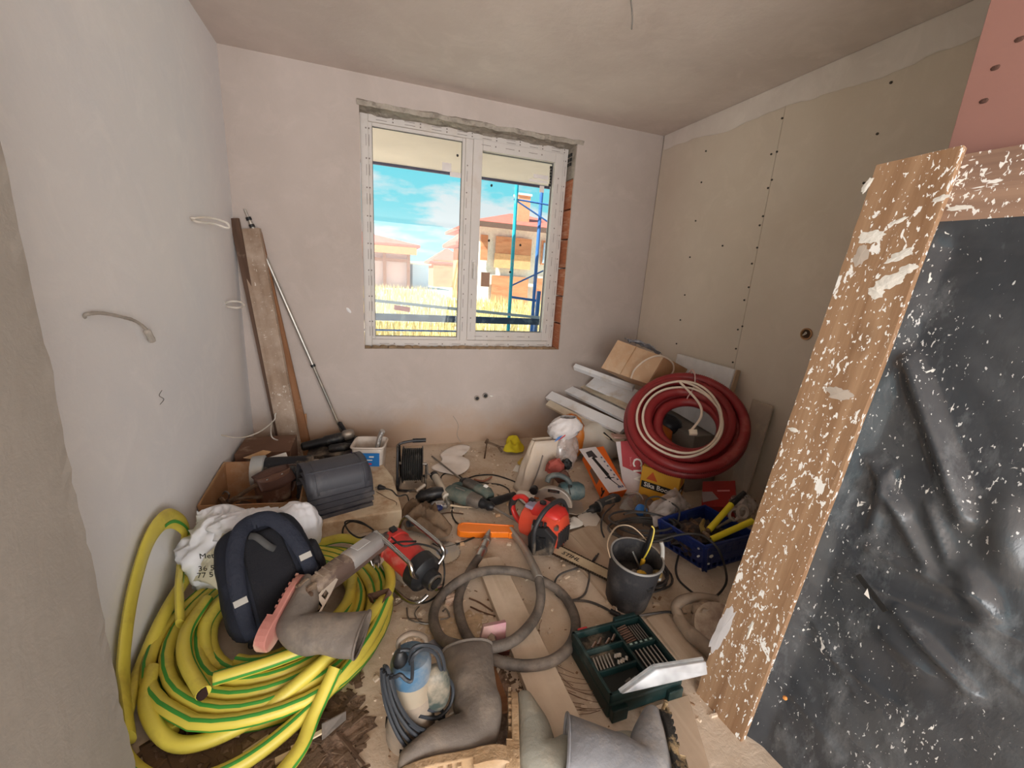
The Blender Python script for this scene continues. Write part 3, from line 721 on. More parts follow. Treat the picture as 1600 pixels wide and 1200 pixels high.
plank('brown narrow board standing behind the dusty one in the corner', (.36, -.075, .012), (.125, -.02, 1.57), .065, .022, M_BRW, (-.1, -1, .1))
plank('dark thin board at the back of the left corner, nearest the wall', (.20, -.075, .012), (.018, -.05, 1.64), .055, .02, M_DKW, (-.4, -1, .1))
PO = thingM('telescopic_pole', 'grey telescopic painting pole leaning against wall left of the window', 'pole', ax((.655, -.075, .012), (0.071, -0.018, 1.706), (0, -1, 0)))
pl_ = (V((0.071, -0.018, 1.706))-V((.655, -.075, .012))).length
M_POLE = mat('brushed aluminium', 'b3afa8', .4, .7, dust=.2)
MB().cyl((0, 0, 0), (pl_*.40, 0, 0), .0105, n=12).build('lower_tube', mat('dull aluminium tube', '8f8b84', .5, .6, dust=.3), PO, smooth=True)
MB().cyl((pl_*.40, 0, 0), (pl_*.955, 0, 0), .0125, n=12).build('upper_tube', M_POLE, PO, smooth=True)
MB().cyl((pl_*.955, 0, 0), (pl_, 0, 0), .008, .006, 12).build('tip', M_POLE, PO, smooth=True)
for t in (.40, .915, .94, .965): MB().cyl((pl_*t-.008, 0, 0), (pl_*t+.010, 0, 0), .0165, n=12).build('collar', M_BLK, PO, smooth=True)

# wire ends on the left wall and the ceiling
M_WIRE = mat('white wire sheath', 'cfc9c0', .7, dust=.3); M_WIREG = mat('plaster-caked wire', 'a39b92', .85, bump=.5)
def wire(label, pts, r, m, blob=0, group=None, k=8):
    mb = MB().tube(spline(pts, k), r, 7)
    return tag(mb.build('wire', m, smooth=True), label, 'wire', group)
wire('upper white wire loop twisted out of the left wall', [(-0.01, -0.733, 1.568), (0.03, -0.751, 1.553), (0.07, -0.657, 1.557), (.115, -.62, 1.545), (.118, -.60, 1.56), (.10, -.605, 1.575), (0.055, -0.691, 1.582), (0.02, -0.772, 1.567), (-0.01, -0.732, 1.571)], [.006]*65, M_WIRE)
wire('lower short white wire loop above the planks on left wall', [(-0.01, -0.335, 1.134), (0.04, -0.374, 1.15), (0.075, -0.33, 1.144), (0.08, -0.287, 1.118), (0.07, -0.376, 1.114), (0.03, -0.371, 1.116), (-0.01, -0.327, 1.122)], .006, M_WIRE)
wire('grey plaster-caked wire end hanging from the left wall', [(-0.01, -1.692, 1.192), (0.012, -1.715, 1.208), (0.02, -1.655, 1.205), (0.03, -1.573, 1.186), (0.03, -1.488, 1.162), (0.03, -1.425, 1.125), (0.03, -1.39, 1.078)], [.005+.003*(abs(mnoise.noise(V(i*.4, 0, 0)))) + (.006 if i > 40 else 0) for i in range(49)], M_WIREG)
wire('long thin white wire sticking out low from the left wall', [(-0.01, -0.696, 0.443), (0.05, -0.524, 0.351), (0.12, -0.374, 0.327), (0.17, -0.175, 0.333), (0.18, -0.125, 0.372), (0.22, 0.174, 0.348)], .0042, M_WIRE)
wire('short white wire tail hanging beside the leaning boards', [(.15, -.14, .315), (0.2, -0.424, 0.306), (0.24, -0.228, 0.193)], .004, M_WIRE)
wire('short dark wire end hanging from the ceiling', [(1.92, -1.327, 2.63), (1.903, -1.361, 2.59), (1.923, -1.352, 2.54), (1.927, -1.353, 2.49)], .0035, mat('grey wire', '6b6660', .7))
wire('faint thin pencil-like wire loop on the left wall', [(0.001, -1.298, 0.863), (0.002, -1.328, 0.85), (0.002, -1.295, 0.825), (0.001, -1.331, 0.814)], .0012, mat('grey wire', '6b6660', .7))
so = thing('socket_box', 'round orange-brown wall box sunk in the right wall', 'socket', (3.154, -1.571, 1.181))
MB().lathe([(.034, 0), (.034, .006), (.027, .007), (.024, -.02)], 24, RY(-PI/2), True, False).build('rim', mat('orange-brown plastic', 'b0845a', .6), so, smooth=True)
MB().cyl((.004, 0, 0), (-.001, 0, 0), .024, n=20).build('recess', mat('dark recess', '4b3626', .8), so)
MB().tube(spline([(-.004, .004, .01), (-.016, -.01, .004), (-.016, .008, -.008), (-.004, .012, -.002), (-.014, -.004, .012)], 5), .003, 6).build('wire_end', M_WIRE, so, smooth=True)
pp_ = thing('pipe_stubs', 'pair of dark pipe ends poking from the wall below window', 'pipe', (1.685, 0, 0.4))
for q in ((1.652, 0, 0.39), (1.723, 0, 0.41)):
    e = MB().lathe([(.024, -.012), (.024, .012), (.016, .014), (.015, -.01)], 18, TR(*q) @ RX(PI/2), True, False).build('pipe_end', mat('grey pipe', '77706b', .5, dust=.3), pp_, smooth=True, W=True)
    MB().cyl((q[0], q[1]-.0125, q[2]), (q[0], q[1]-.006, q[2]), .0155, n=16).build('bore', M_INK, e, W=True)
MB().blob((q[0]+.055, -.005, q[2]-.005), (.03, .02, .012), amp=.4).build('sealant', M_WHITE, pp_, smooth=True, W=True)

# ------------------------------------------------------------------ cardboard box and its contents
M_CARDIN = mat('cardboard inside', 'a97e5a', .9, var=.1, dust=.15)
CB = thing('cardboard_box', 'open brown cardboard box against left wall holding clamps and a leather pouch', 'box', (.2, -.95, 0))
def panel(mb, pts, t=.006):
    """thick card quad"""
    p = [V(q) for q in pts]; n = (p[1]-p[0]).cross(p[3]-p[0]).normalized()*t
    return mb.add([*p, *[q+n for q in p]], [(0, 1, 2, 3), (7, 6, 5, 4), (0, 4, 5, 1), (1, 5, 6, 2), (2, 6, 7, 3), (3, 7, 4, 0)])
cbF = [(.02, -1.10, 0), (.42, -1.02, 0), (.42, -.70, 0), (.02, -.74, 0)]
cbT = [(.012, -1.13, .25), (.43, -1.05, .17), (.43, -.68, .235), (.012, -.70, .275)]
for i, nm in ((0, 'front_panel'), (1, 'side_panel'), (2, 'back_panel'), (3, 'side_panel')):
    j = (i+1) % 4; panel(MB(), [cbF[i], cbF[j], cbT[j], cbT[i]]).build(nm, M_CARDIN, CB, W=True)
panel(MB(), [(*cbF[0][:2], .004), (*cbF[1][:2], .004), (*cbF[2][:2], .004), (*cbF[3][:2], .004)]).build('bottom', M_CARDIN, CB, W=True)
panel(MB(), [cbT[1], cbT[2], (.49, -.70, .17), (.485, -1.0, .12)]).build('flap', M_CARD, CB, W=True)
panel(MB(), [cbT[0], (.012, -.70, .275), (.010, -.72, .285), (.010, -1.1, .26)]).build('flap', M_CARD, CB, W=True)
TG = thing('clamp', 'dark tangled clamps and rods lying in the left cardboard box', 'clamp', (.15, -.95, .04))
for a, b, r in (((0.067, -1.002, 0.15), (0.236, -1.025, 0.28), .011), ((0.115, -1.018, 0.2), (0.261, -1.054, 0.22), .009), ((0.02, -0.972, 0.12), (0.142, -0.978, 0.2), .012), ((0.031, -0.896, 0.15), (0.138, -1.134, 0.2), .014)): MB().tube(spline([a, (V(a)+V(b))/2+V((0, 0, .006)), b], 5), r, 8).build('rod', M_RUST, TG, smooth=True, W=True)
MB().tube(spline([(0.067, -0.977, 0.22), (0.09, -1.011, 0.25), (0.114, -1.043, 0.25), (0.093, -1, 0.2), (0.063, -0.996, 0.18)], 6), .004, 6).build('hook', M_GREYST, TG, smooth=True, W=True)
for q, s in (((0.087, -0.984, 0.17), .05), ((0.033, -0.967, 0.13), .06), ((0.131, -0.985, 0.15), .04), ((-0.002, -0.952, 0.1), .07)): MB().blob(q, (s, s*.8, s*.7), amp=.5, freq=2).build('jaw', mat('black grease', '2e2925', .5), TG, smooth=True, W=True)
MB().cyl((.1, -.95, .01), (.16, -.92, .12), .04, n=10).build('base', M_RUST, TG, W=True)
# leather pouch
LP = thingM('leather_pouch', 'brown leather tool pouch with flap in the left cardboard box', 'pouch', ax((0.221, -1.004, 0.13), (0.343, -0.895, 0.13)))
M_LEA = mat('brown leather', '5d3f31', .5, bump=.2, dust=.2); M_LEAD = mat('dark brown leather', '4a3027', .45, bump=.2)
def pouch(u, v):
    a = 2*PI*u; x = .095+.105*math.copysign(abs(math.cos(a))**.6, math.cos(a)); y = .05*math.copysign(abs(math.sin(a))**.6, math.sin(a)); k = .8+.2*v-.1*v*v
    return (.095+(x-.095)*k, y*k*(1.1-.5*v), v*.17)
MB().sheet(24, 8, pouch, closed_u=True).add([], []).build('body', M_LEA, LP, smooth=True, solid=.006)
MB().sheet(14, 10, lambda u, v: (.0+.19*u, .03-.085*v, .175+.012*math.sin(PI*u)-.06*v*v-.035*v*math.sin(PI*u)*v)).build('flap', M_LEAD, LP, smooth=True, solid=.006)
for x in (.05, .13): MB().lathe([(.007, 0), (.006, .004), (.001, .006)], 10, TR(x, -.025, .155)).build('rivet', M_STEEL, LP)
MB().tube(spline([(.19, 0, .02), (.225, .01, .08), (.225, 0, .16), (.18, 0, .18)], 6), .013, 8, flat=.35).build('strap', M_LEAD, LP, smooth=True)
# black canister with grey lid
CN = thingM('canister', 'black canister with grey lid lying by the left wall', 'canister', ax((0.169, -0.809, 0.25), (0.36, -0.807, 0.25)))
MB().lathe([(.075, .05), (.078, .06), (.07, .30), (.06, .31)], 24, RY(PI/2)).build('body', mat('matte black', '17171c', .7, dust=.12), CN, smooth=True)
MB().lathe([(.088, 0), (.09, .02), (.09, .06), (.082, .065)], 24, RY(PI/2)).build('lid', mat('grey painted lid', '9a9a98', .5, dust=.2), CN, smooth=True)
MB().lathe([(.045, .31), (.045, .335), (.03, .34)], 20, RY(PI/2)).build('cap', mat('cream plastic cap', 'b9ada0', .6), CN, smooth=True)
# box of papers behind it
PB = thing('cardboard_box', 'dark cardboard box with white papers behind the black canister', 'box', (.17, -.42, 0))
MB().box((.17, -.42, .13), (.30, .28, .26)).build('body', mat('dark cardboard', '6b4d3c', .9, dust=.15), PB, W=True, bevel=.003)
panel(MB(), [(0.091, -0.649, 0.27), (0.175, -0.692, 0.27), (0.241, -0.677, 0.31), (0.196, -0.649, 0.31)]).build('flap', M_CARD, PB, W=True)
tag(panel(MB(), [(0.224, -0.67, 0.272), (0.282, -0.735, 0.272), (0.349, -0.779, 0.29), (0.322, -0.701, 0.31)], .002).build('paper_sheet', M_WHITE), 'white paper sheet lying on the dark box in left corner', 'paper')
tag(panel(MB(), [(.20, -.09, .0), (.36, -.09, .0), (.36, -.05, .33), (.20, -.05, .33)], .005).build('card_sheet', M_CARDIN), 'brown card sheet standing in the left corner behind the boards', 'cardboard')

# ------------------------------------------------------------------ foam slab with the nested covers
M_FOAM = mat('dusty cream foam', 'd6c4a8', .85, var=.05, scale=12, dust=.36, dustcol="a88260", dscale=9, bump=.25, bscale=60)
SB = [(0.376, -1.186, 0.105), (0.947, -1.142, 0.105), (0.925, -0.722, 0.105), (0.833, -0.382, 0.105), (.50, -.50, .105)]
tag(MB().prism([(p[0], p[1]) for p in SB], 0, .105).build('foam_slab', M_FOAM, bevel=.008), 'flat dusty cream foam slab lying under the grey covers', 'slab')
RC = thingM('plastic_cover', 'stack of dark grey nested plastic covers on the foam slab', 'cover', ax((0.477, -1.13, 0.106), (0.774, -1.028, 0.106)))
M_COV = mat('dark grey plastic', '3f3f45', .5, dust=.2, dustcol='6f6a68', var=.06)
LN = .325
def archp(w, h, n=18):
    return [(w*math.copysign(abs(math.cos(PI*i/n))**.8, math.cos(PI*i/n)), h*math.sin(PI*i/n)**.65) for i in range(n+1)]
for k in range(4):
    mb = MB(); W0 = .118+.005*(3-k); z0 = .031*k
    n = 18; pr = archp(W0, .155, n); dx = .006*((k*37) % 3)
    xs = [0, .03, .031, .05, .051, LN-.05, LN-.049, LN-.03, LN-.029, LN]; ks = [1.03, 1.03, 1.0, 1.0, 1.02, 1.02, 1.0, 1.0, 1.03, 1.03]
    vs = []; fs = []; m1 = n+1
    for x, s in zip(xs, ks): vs += [(x+dx, .115+p[0]*s, z0+p[1]*s) for p in pr]
    for i in range(len(xs)-1):
        for j in range(n): a = i*m1+j; fs.append((a, a+1, a+m1+1, a+m1))
    mb.add(vs, fs)
    # lips along both long edges
    for e in (-1, 1): mb.box((LN/2+dx, .115+e*(W0*1.03+.005), z0+.008), (LN, .013, .016))
    mb.build('cover', M_COV, RC, smooth=True, ang=25, solid=.004, soff=1)
cl = MB(); 
for x in (.075, LN-.075): cl.box((x, -.003, .13), (.02, .006, .012)); cl.box((x, -.007, .05), (.03, .005, .05))
cl.box((LN/2, .04, .235), (LN*.97, .008, .012)); cl.build('clip', M_COV, RC)
MB().box((.06, .0, .15), (.010, .004, .008)).build('paint_speck', M_WHITE, RC)
# power tools and roll behind the covers
NG = thingM('angle_grinder', 'black angle grinder lying behind the grey covers', 'grinder', ax((.50, -.26, .19), (.72, -.22, .22)))
MB().lathe([(.02, -.16), (.03, -.15), (.03, -.02), (.038, 0), (.038, .10), (.030, .12)], 16, RY(PI/2)).build('body', M_BLK, NG, smooth=True)
MB().blob((.15, 0, .01), (.09, .075, .07), amp=.05, pw=.7).build('gear_head', M_GREYST, NG, smooth=True)
MB().lathe([(.055, 0), (.06, .004), (.06, .02), (.02, .03)], 20, TR(.16, 0, -.05)).build('guard', M_BLK, NG, smooth=True)
MB().cyl((.14, .03, .02), (.12, .13, .06), .014, .017, 12).build('side_handle', M_BLK, NG, smooth=True)
NG2 = thingM('heat_gun', 'small dark hand tool in front of the grinder behind grey covers', 'tool', ax((.52, -.36, .17), (.68, -.33, .17)))
MB().lathe([(.018, 0), (.03, .02), (.032, .10), (.024, .13), (.02, .18)], 14, RY(PI/2)).build('body', M_BLK, NG2, smooth=True)
MB().tube([(.05, 0, 0), (.03, .05, -.01), (.02, .10, -.02)], [.018, .02, .018], 10).build('grip', M_BLK, NG2, smooth=True)
rl = tag(MB().cyl((.50, -.47, .125), (.66, -.42, .125), .022, n=14).build('paper_roll', mat('off-white roll', 'c9bcab', .8), smooth=True), 'off-white paper roll on the foam slab behind covers', 'roll')
tag(MB().box((.60, -.30, .075), (.42, .22, .15)).build('dark_crate', mat('dark plastic', '2f2b2a', .6, dust=.3), bevel=.004), 'low dark crate under the tools by the back wall', 'crate')
tag(panel(MB(), [(.415, -.60, .11), (.60, -.52, .11), (.58, -.50, .16), (.40, -.57, .16)], .004).build('card_strip', M_CARD), 'brown cardboard strip standing behind the grey covers', 'cardboard')

# ------------------------------------------------------------------ white tub with blue label
TB = thing('plastic_tub', 'white plastic tub with blue label by the back wall', 'tub', (.79, -.45, -.027), math.radians(-12))
M_TUB = mat('white tub plastic', 'd3c8bd', .5, dust=.3, dustcol='b59c84')
def tubf(u, v):
    a = 2*PI*u; k = (.088+.018*v); c = math.cos(a); s = math.sin(a); q = .32
    return (k*math.copysign(abs(c)**q, c), k*.92*math.copysign(abs(s)**q, s), .03+v*.235)
tb = MB().sheet(40, 8, tubf, closed_u=True); tb.box((0, 0, .035), (.165, .15, .01)); tb.build('body', M_TUB, TB, smooth=True, solid=.003)
def rimf(u, v):
    a = 2*PI*u; k = .108+.006*math.sin(PI*v); c = math.cos(a); s = math.sin(a); q = .32
    return (k*math.copysign(abs(c)**q, c), k*.92*math.copysign(abs(s)**q, s), .252+v*.016)
MB().sheet(40, 5, rimf, closed_u=True).build('rim', M_TUB, TB, smooth=True, solid=.003)
MB().add([(-.078, -.0955, .10), (.078, -.0955, .10), (.082, -.1005, .228), (-.082, -.1005, .228)], [(0, 1, 2, 3)]).build('label', mat('blue label', '2473b8', .5, dust=.1), TB, solid=.001, soff=1)
lm = plane_T((0, -.0995, .172), (1, 0, 0), (0, -.045, 1))
for dx, dz, w, h, m in ((-.05, .032, .035, .018, M_WHITE), (.03, .03, .03, .010, M_WHITE), (.01, .006, .05, .007, M_WHITE), (.0, -.022, .06, .012, mat('red print', 'c4384a', .6)), (.01, -.044, .04, .008, M_WHITE), (.055, -.052, .012, .016, M_WHITE)):
    mb = MB(); mb.box((dx, dz, 0), (w, h, .001), lm); mb.build('print', m, TB)
MB().box((-.101, -.02, .15), (.003, .13, .15), None).build('label', mat('purple label', '4a3f63', .6), TB)
fo = tag(MB().tube(spline([(.82, -.495, .12), (.85, -.495, .27), (.875, -.50, .335)], 8), [.028+.005*mnoise.noise(V(i, 0, 0)) for i in range(17)], 10, flat=.6).build('foil_tube', mat('crumpled foil', 'c3c0bd', .28, .9, bump=.8, bscale=70), smooth=True, ang=25), 'crumpled silver foil tube sticking out of the white tub', 'tube')
# ------------------------------------------------------------------ cable reel
RL = thing('cable_reel', 'black cable reel standing upright by the back wall', 'reel', (1.055, -.665, 0), math.radians(-9))
M_REEL = mat('black reel steel', '1e1d1f', .45, .2, dust=.2)
fr = MB(); 
for y in (-.125,): fr.tube(spline([(-.085, -.09, .012), (-.09, -.10, .06), (-.09, -.06, .26), (-.085, -.02, .30), (.0, 0, .315), (.07, 0, .318)], 8), .009, 8)
fr.tube(spline([(-.085, -.09, .012), (-.03, -.10, .010), (.06, -.10, .010), (.085, -.09, .02), (.088, .0, .15)], 8), .008, 8)
fr.tube(spline([(-.085, .10, .010), (.0, .11, .010), (.085, .10, .012)], 6), .008, 8); fr.tube([(-.088, -.09, .03), (-.088, .10, .012)], .008, 8); fr.tube([(.085, -.09, .02), (.085, .10, .012)], .008, 8)
fr.tube(spline([(-.085, .10, .012), (-.088, .05, .2), (-.085, -.02, .30)], 8), .008, 8); fr.build('frame', M_REEL, RL, smooth=True)
MB().cyl((.0, 0, .317), (.085, 0, .320), .014, n=12).build('grip', M_BLK, RL, smooth=True)
MB().cyl((-.09, 0, .16), (.09, 0, .15), .01, n=10).build('axle', M_GREYST, RL, smooth=True)
for x in (-.062, .062): MB().lathe([(.118, -.003), (.122, 0), (.118, .004), (.03, .004)], 28, TR(x, 0, .15) @ RY(PI/2)).build('flange', M_REEL, RL, smooth=True)
for k in range(9): MB().lathe([(.098+.010*math.cos(2*PI*j/8), .0064*math.sin(2*PI*j/8)) for j in range(9)], 28, TR(-.053+k*.0132, 0, .15) @ RY(PI/2), False, False).build('cable_winding', M_RUB, RL, smooth=True)
MB().lathe([(.03, -.06), (.092, -.058), (.092, .058), (.03, .06)], 20, TR(0, 0, .15) @ RY(PI/2)).build('drum', M_REEL, RL, smooth=True)
MB().tube([(.095, 0, .15), (.10, -.05, .10), (.12, -.055, .10)], .006, 8).build('crank', M_GREYST, RL, smooth=True)

# ------------------------------------------------------------------ yellow and green hose
M_YEL = mat('yellow hose rubber', 'c9b94a', .45, var=.08, scale=6, dust=.18, dustcol='96803c', dscale=8, spec=.5)
M_GRN = mat('green hose stripe', '3d8a35', .5, var=.1)
HO = thing('garden_hose', 'big coil of yellow hose with green stripes on the floor', 'hose', (.45, -1.72, 0))
HR = .0215
def hose(path, stripes=(1.2, 3.6), r=HR, n=12):
    P = [V(p) for p in path]; MB_H.tube(P, r, n)
    for s in stripes:
        u = None; row = []
        for i in range(len(P)):
            d = P[min(len(P)-1, i+1)]-P[max(0, i-1)]; d = d.normalized() if d.length > 1e-9 else V((0, 0, 1))
            sd, u = frame(d, (0, 0, 1)); a = s+.25*mnoise.noise(V(i*.02, s, 1))
            row.append([P[i]+(sd*math.cos(a+e)+u*math.sin(a+e))*r*k for e, k in ((-.24, 1.005), (0, 1.06), (.24, 1.005))])
        vs = [p for q in row for p in q]; fs = []
        for i in range(len(P)-1): a = i*3; fs += [(a, a+1, a+4, a+3), (a+1, a+2, a+5, a+4)]
        MB_S.add(vs, fs)
MB_H = MB(); MB_S = MB()
# the spiral: ellipses of falling size lying on one another
turns = [(1.01, .024), (.965, .066), (.915, .024), (.87, .068), (.825, .026), (.785, .070), (.74, .026), (.70, .072), (.655, .028), (.615, .06), (.58, .085)]
path = []
NT = 40
for k in range(len(turns)-1):
    (s0, z0), (s1, z1) = turns[k], turns[k+1]
    for i in range(NT):
        t = i/NT; a = -2.2-2*PI*t; e = t*t*(3-2*t) if False else t
        s = s0+(s1-s0)*e; zt = max(0, min(1, (t-.35)/.3)); z = z0+(z1-z0)*zt*zt*(3-2*zt)
        w = .02*mnoise.noise(V(math.cos(a)*1.2, math.sin(a)*1.2, k*.9+t*.3))
        cx = .452+.012*mnoise.noise(V(k*1.3, 0, 0)); cy = -1.735+.015*mnoise.noise(V(0, k*1.7, 0))+.08*(1-s)
        path.append((cx+(.405*s+w)*math.cos(a), cy+(.43*s+w)*math.sin(a), z))
hose(path, stripes=(PI+.35, 1.9))
# free open end lying on the spiral
hose(spline([(.17, -1.62, .10), (.165, -1.80, .125), (.205, -1.93, .125), (0.291, -2.063, 0.12)], 10), stripes=(PI-.4,))
# loops spreading to the front
hose(spline([(.06, -1.78, .05), (.05, -1.95, .04), (.10, -2.11, .028), (.25, -2.235, .026), (.42, -2.235, .027), (.60, -2.13, .05), (.76, -1.98, .10), (.84, -1.80, .11)], 10), stripes=(1.3,))
hose(spline([(.09, -1.88, .075), (.13, -2.02, .06), (.24, -2.13, .028), (.40, -2.13, .04), (.58, -2.06, .1), (.74, -1.93, .13), (.85, -1.72, .10), (.82, -1.52, .12), (.66, -1.33, .10), (.48, -1.31, .06), (.30, -1.36, .05)], 10), stripes=(PI+.5,))
hose(spline([(.66, -2.08, .12), (.60, -2.17, .05), (.57, -2.24, .028), (.51, -2.32, .026), (.45, -2.42, .026)], 10), stripes=(PI-.2,))
hose(spline([(.63, -1.95, .11), (.46, -1.99, .11), (.30, -2.0, .10)], 10), stripes=(1.2, PI))
# inner small ring and straight strands over it
hose(spline([(.24, -1.60, .10), (.20, -1.75, .09), (.27, -1.90, .06), (.40, -1.93, .06), (.56, -1.90, .08), (.68, -1.78, .10), (.70, -1.62, .1)], 10), stripes=(PI+.3,))
hose(spline([(.30, -1.56, .12), (.42, -1.72, .10), (.56, -1.82, .10)], 8), stripes=(PI+.3,))
# strand leaning up to the wall and flattened kink loop on it
hose(spline([(.08, -2.05, .06), (0.045, -1.837, 0.054), (0.055, -1.644, 0.112), (0.075, -1.347, 0.121), (0.169, -1.39, 0.24)], 10), stripes=(PI+.1, ))
MB_H.build('hose', M_YEL, HO, smooth=True, W=True, ang=60); MB_S.build('stripe', M_GRN, HO, smooth=True, W=True)
kk = MB().tube(spline([(.115, -2.09, .05), (0.04, -1.928, 0.105), (0.034, -1.873, 0.198), (0.03, -1.781, 0.302), (0.03, -1.662, 0.39), (0.03, -1.554, 0.411), (0.035, -1.463, 0.381), (0.04, -1.38, 0.285), (0.045, -1.412, 0.214), (0.05, -1.491, 0.164), (.09, -1.62, .18), (.13, -1.75, .12)], 9), .0385, 14, flat=.34, up=(1, .1, 0))
kk.build('flat_kink', M_YEL, HO, smooth=True, W=True)
ks = []
kp = spline([(.115, -2.09, .05), (0.04, -1.928, 0.105), (0.034, -1.873, 0.198), (0.03, -1.781, 0.302), (0.03, -1.662, 0.39), (0.03, -1.554, 0.411), (0.035, -1.463, 0.381), (0.04, -1.38, 0.285), (0.045, -1.412, 0.214), (0.05, -1.491, 0.164), (.09, -1.62, .18)], 9)
st_ = MB(); rows = []
for i, p in enumerate(kp[46:]):
    i += 46; d = (kp[min(len(kp)-1, i+1)]-kp[i-1]).normalized(); sd, u = frame(d, (1, .1, 0)); rows.append([p+sd*o+u*.0145 for o in (.008, .02)])
st_.add([q for r in rows for q in r], [(2*i, 2*i+1, 2*i+3, 2*i+2) for i in range(len(rows)-1)]); st_.build('stripe', M_GRN, HO, W=True, solid=.001)
tw = MB().tube(spline([(0.043, -1.434, 0.25), (0.079, -1.429, 0.25), (0.15, -1.444, 0.245), (0.223, -1.467, 0.23), (.25, -1.42, .16)], 8), [.024]*6+[.03]*6+[.024]*21, 12, flat=.75); tw.build('hose', M_YEL, HO, smooth=True, W=True)
be = MB().cyl((0.287, -2.06, 0.12), (0.294, -2.065, 0.12), .0195, n=14).build('bore', mat('dark bore', '2a1512', .9), HO, W=True)

# ------------------------------------------------------------------ backpack on the coil, white carrier bag under it
BM = ax((0.493, -1.837, 0.1), (0.375, -1.656, 0.385), (.15, -.55, .83))   # x runs up the back
BP = thingM('backpack', 'dark navy backpack lying on the yellow hose coil', 'backpack', BM)
M_NAVY = mat('navy cloth', '141722', .85, bump=.3, bscale=120, dust=.1, dustcol='2c3242'); M_MESH = mat('black mesh cloth', '121218', .9, bump=.5, bscale=260); M_REFL = mat('grey reflective tape', '9a968e', .45)
def pack(u, v):
    a = 2*PI*u; b = PI*(v-.5)*.998
    c, s = math.cos(a), math.sin(a); cb, sb = math.cos(b), math.sin(b)
    g = lambda t, q: math.copysign(abs(t)**q, t)
    x = g(sb, .55)*.205+.21; w = .172*(1.06-.22*(x/.42)); 
    p = V((x, g(c, .5)*g(cb, .4)*w, -.072+g(s, .6)*g(cb, .4)*.08))
    k = 1+.05*mnoise.noise(p*9)+.03*(1-2*abs(mnoise.noise(p*22))); return (p.x, p.y*k, p.z*k)
MB().sheet(40, 26, pack, closed_u=True).build('body', M_NAVY, BP, smooth=True, ang=180)
def bpan(u, v):
    x = .03+.33*v; w = .085-.02*v; y = (u-.5)*2*w; return (x, y, .004+.014*math.cos((u-.5)*2.4)+.006*mnoise.noise(V(x*12, y*14, 0)))
MB().sheet(16, 20, bpan).build('back_panel', M_MESH, BP, smooth=True, solid=.02)
def strap(sg):
    P = spline([(.03, sg*.115, -.01), (.10, sg*.12, .02), (.22, sg*.112, .036), (.32, sg*.09, .036), (.385, sg*.055, .03), (.405, sg*.02, .015), (.405, 0, .012)], 8)
    return MB().tube(P, [.022+.006*min(1, i/20) for i in range(len(P))], 10, flat=.36, up=(0, 0, 1)), P
for sg in (1, -1):
    mb, P = strap(sg); s = mb.build('shoulder_strap', mat('navy padded strap', '191d2a', .8, bump=.6, bscale=45), BP, smooth=True)
    q = P[12 if sg == 1 else 15]; MB().box((q.x, q.y, q.z+.0105), (.022, .042, .003)).build('reflective_tab', M_REFL, s)
    MB().tube(spline([(.03, sg*.115, -.01), (.0, sg*.125, -.03), (-.01, sg*.10, -.06)], 5), .010, 8, flat=.3).build('webbing', M_BLK, s, smooth=True)
MB().tube(spline([(.36, .03, .02), (.345, .012, .036), (.30, -.012, .036), (.28, -.03, .02)], 6), .012, 8, flat=.4, up=(0, 0, 1)).build('carry_handle', mat('dark grey webbing', '3d3c3b', .7), BP, smooth=True)
MB().tube(spline([(.0, -.05, -.0), (-.012, -.05, .01), (-.014, -.03, .012), (-.008, -.02, .01)], 5), .004, 6).build('buckle', M_BLK, BP, smooth=True)
MB().blob((.16, -.165, -.07), (.2, .05, .11), amp=.15, pw=.7).build('side_pocket', mat('black pocket cloth', '1a1a20', .8, bump=.4), BP, smooth=True)
# carrier bag
M_BAG = mat('white polythene bag', 'dcdce0', .4, var=.03, spec=.5); M_BAGY = mat('yellowish polythene bag', 'c9c3ae', .5, var=.05)
BG = thing('plastic_bag', 'crumpled white plastic carrier bag behind the navy backpack', 'bag', (.25, -1.55, .05))
def crump(c, rx, ry, rz, seed, amp=.22, f=3.2, nu=44, nv=26):
    c = V(c)
    def fn(u, v):
        a = 2*PI*u; b = PI*(v-.5)*.998; d = V((math.cos(a)*math.cos(b), math.sin(a)*math.cos(b), math.sin(b)))
        k = 1+amp*(mnoise.noise(d*f*.6+V((seed, 0, 0)))+1-2*abs(mnoise.noise(d*f+V((0, seed, 0))))*1.0)*.7
        return (c.x+d.x*rx*k, c.y+d.y*ry*k, c.z+d.z*rz*k)
    return MB().sheet(nu, nv, fn, closed_u=True)
crump((.20, -1.46, .20), .14, .10, .145, 1, .3, 4.2).build('bag_body', M_BAG, BG, smooth=True, ang=180, W=True)
crump((.45, -1.36, .20), .105, .085, .12, 3, .18).build('bag_side', M_BAG, BG, smooth=True, ang=180, W=True)
crump((0.313, -1.503, 0.33), .13, .07, .06, 7, .3, 4.5).build('bag_top', M_BAG, BG, smooth=True, ang=180, W=True)
def side(u, v):
    a = V((0.242, -1.569, 0.36)).lerp(V((0.093, -1.517, 0.13)), v); b = V((0.293, -1.613, 0.33)).lerp(V((0.214, -1.597, 0.13)), v)
    p = a.lerp(b, u); k = .018*mnoise.noise(V(u*2.5, v*3, 2))+.010*(1-2*abs(mnoise.noise(V(u*6, v*2, 4)))); return (p.x, p.y-.02-k*.6, p.z+k+.02*math.sin(PI*u))
MB().sheet(18, 26, side).build('bag_flap', M_BAGY, BG, smooth=True, ang=180, W=True, solid=.002)
def tail(u, v):
    p = V((0.092, -1.387, 0.33)).lerp(V((0.396, -1.523, 0.36)), u); k = 1-2*abs(mnoise.noise(V(u*9, v*3, 6)))
    wd = .02+.05*math.sin(PI*min(1, u*1.3+.05)); return (p.x, p.y+(v-.5)*wd*1.6, p.z+(v-.5)*wd+.03*k*math.sin(PI*v))
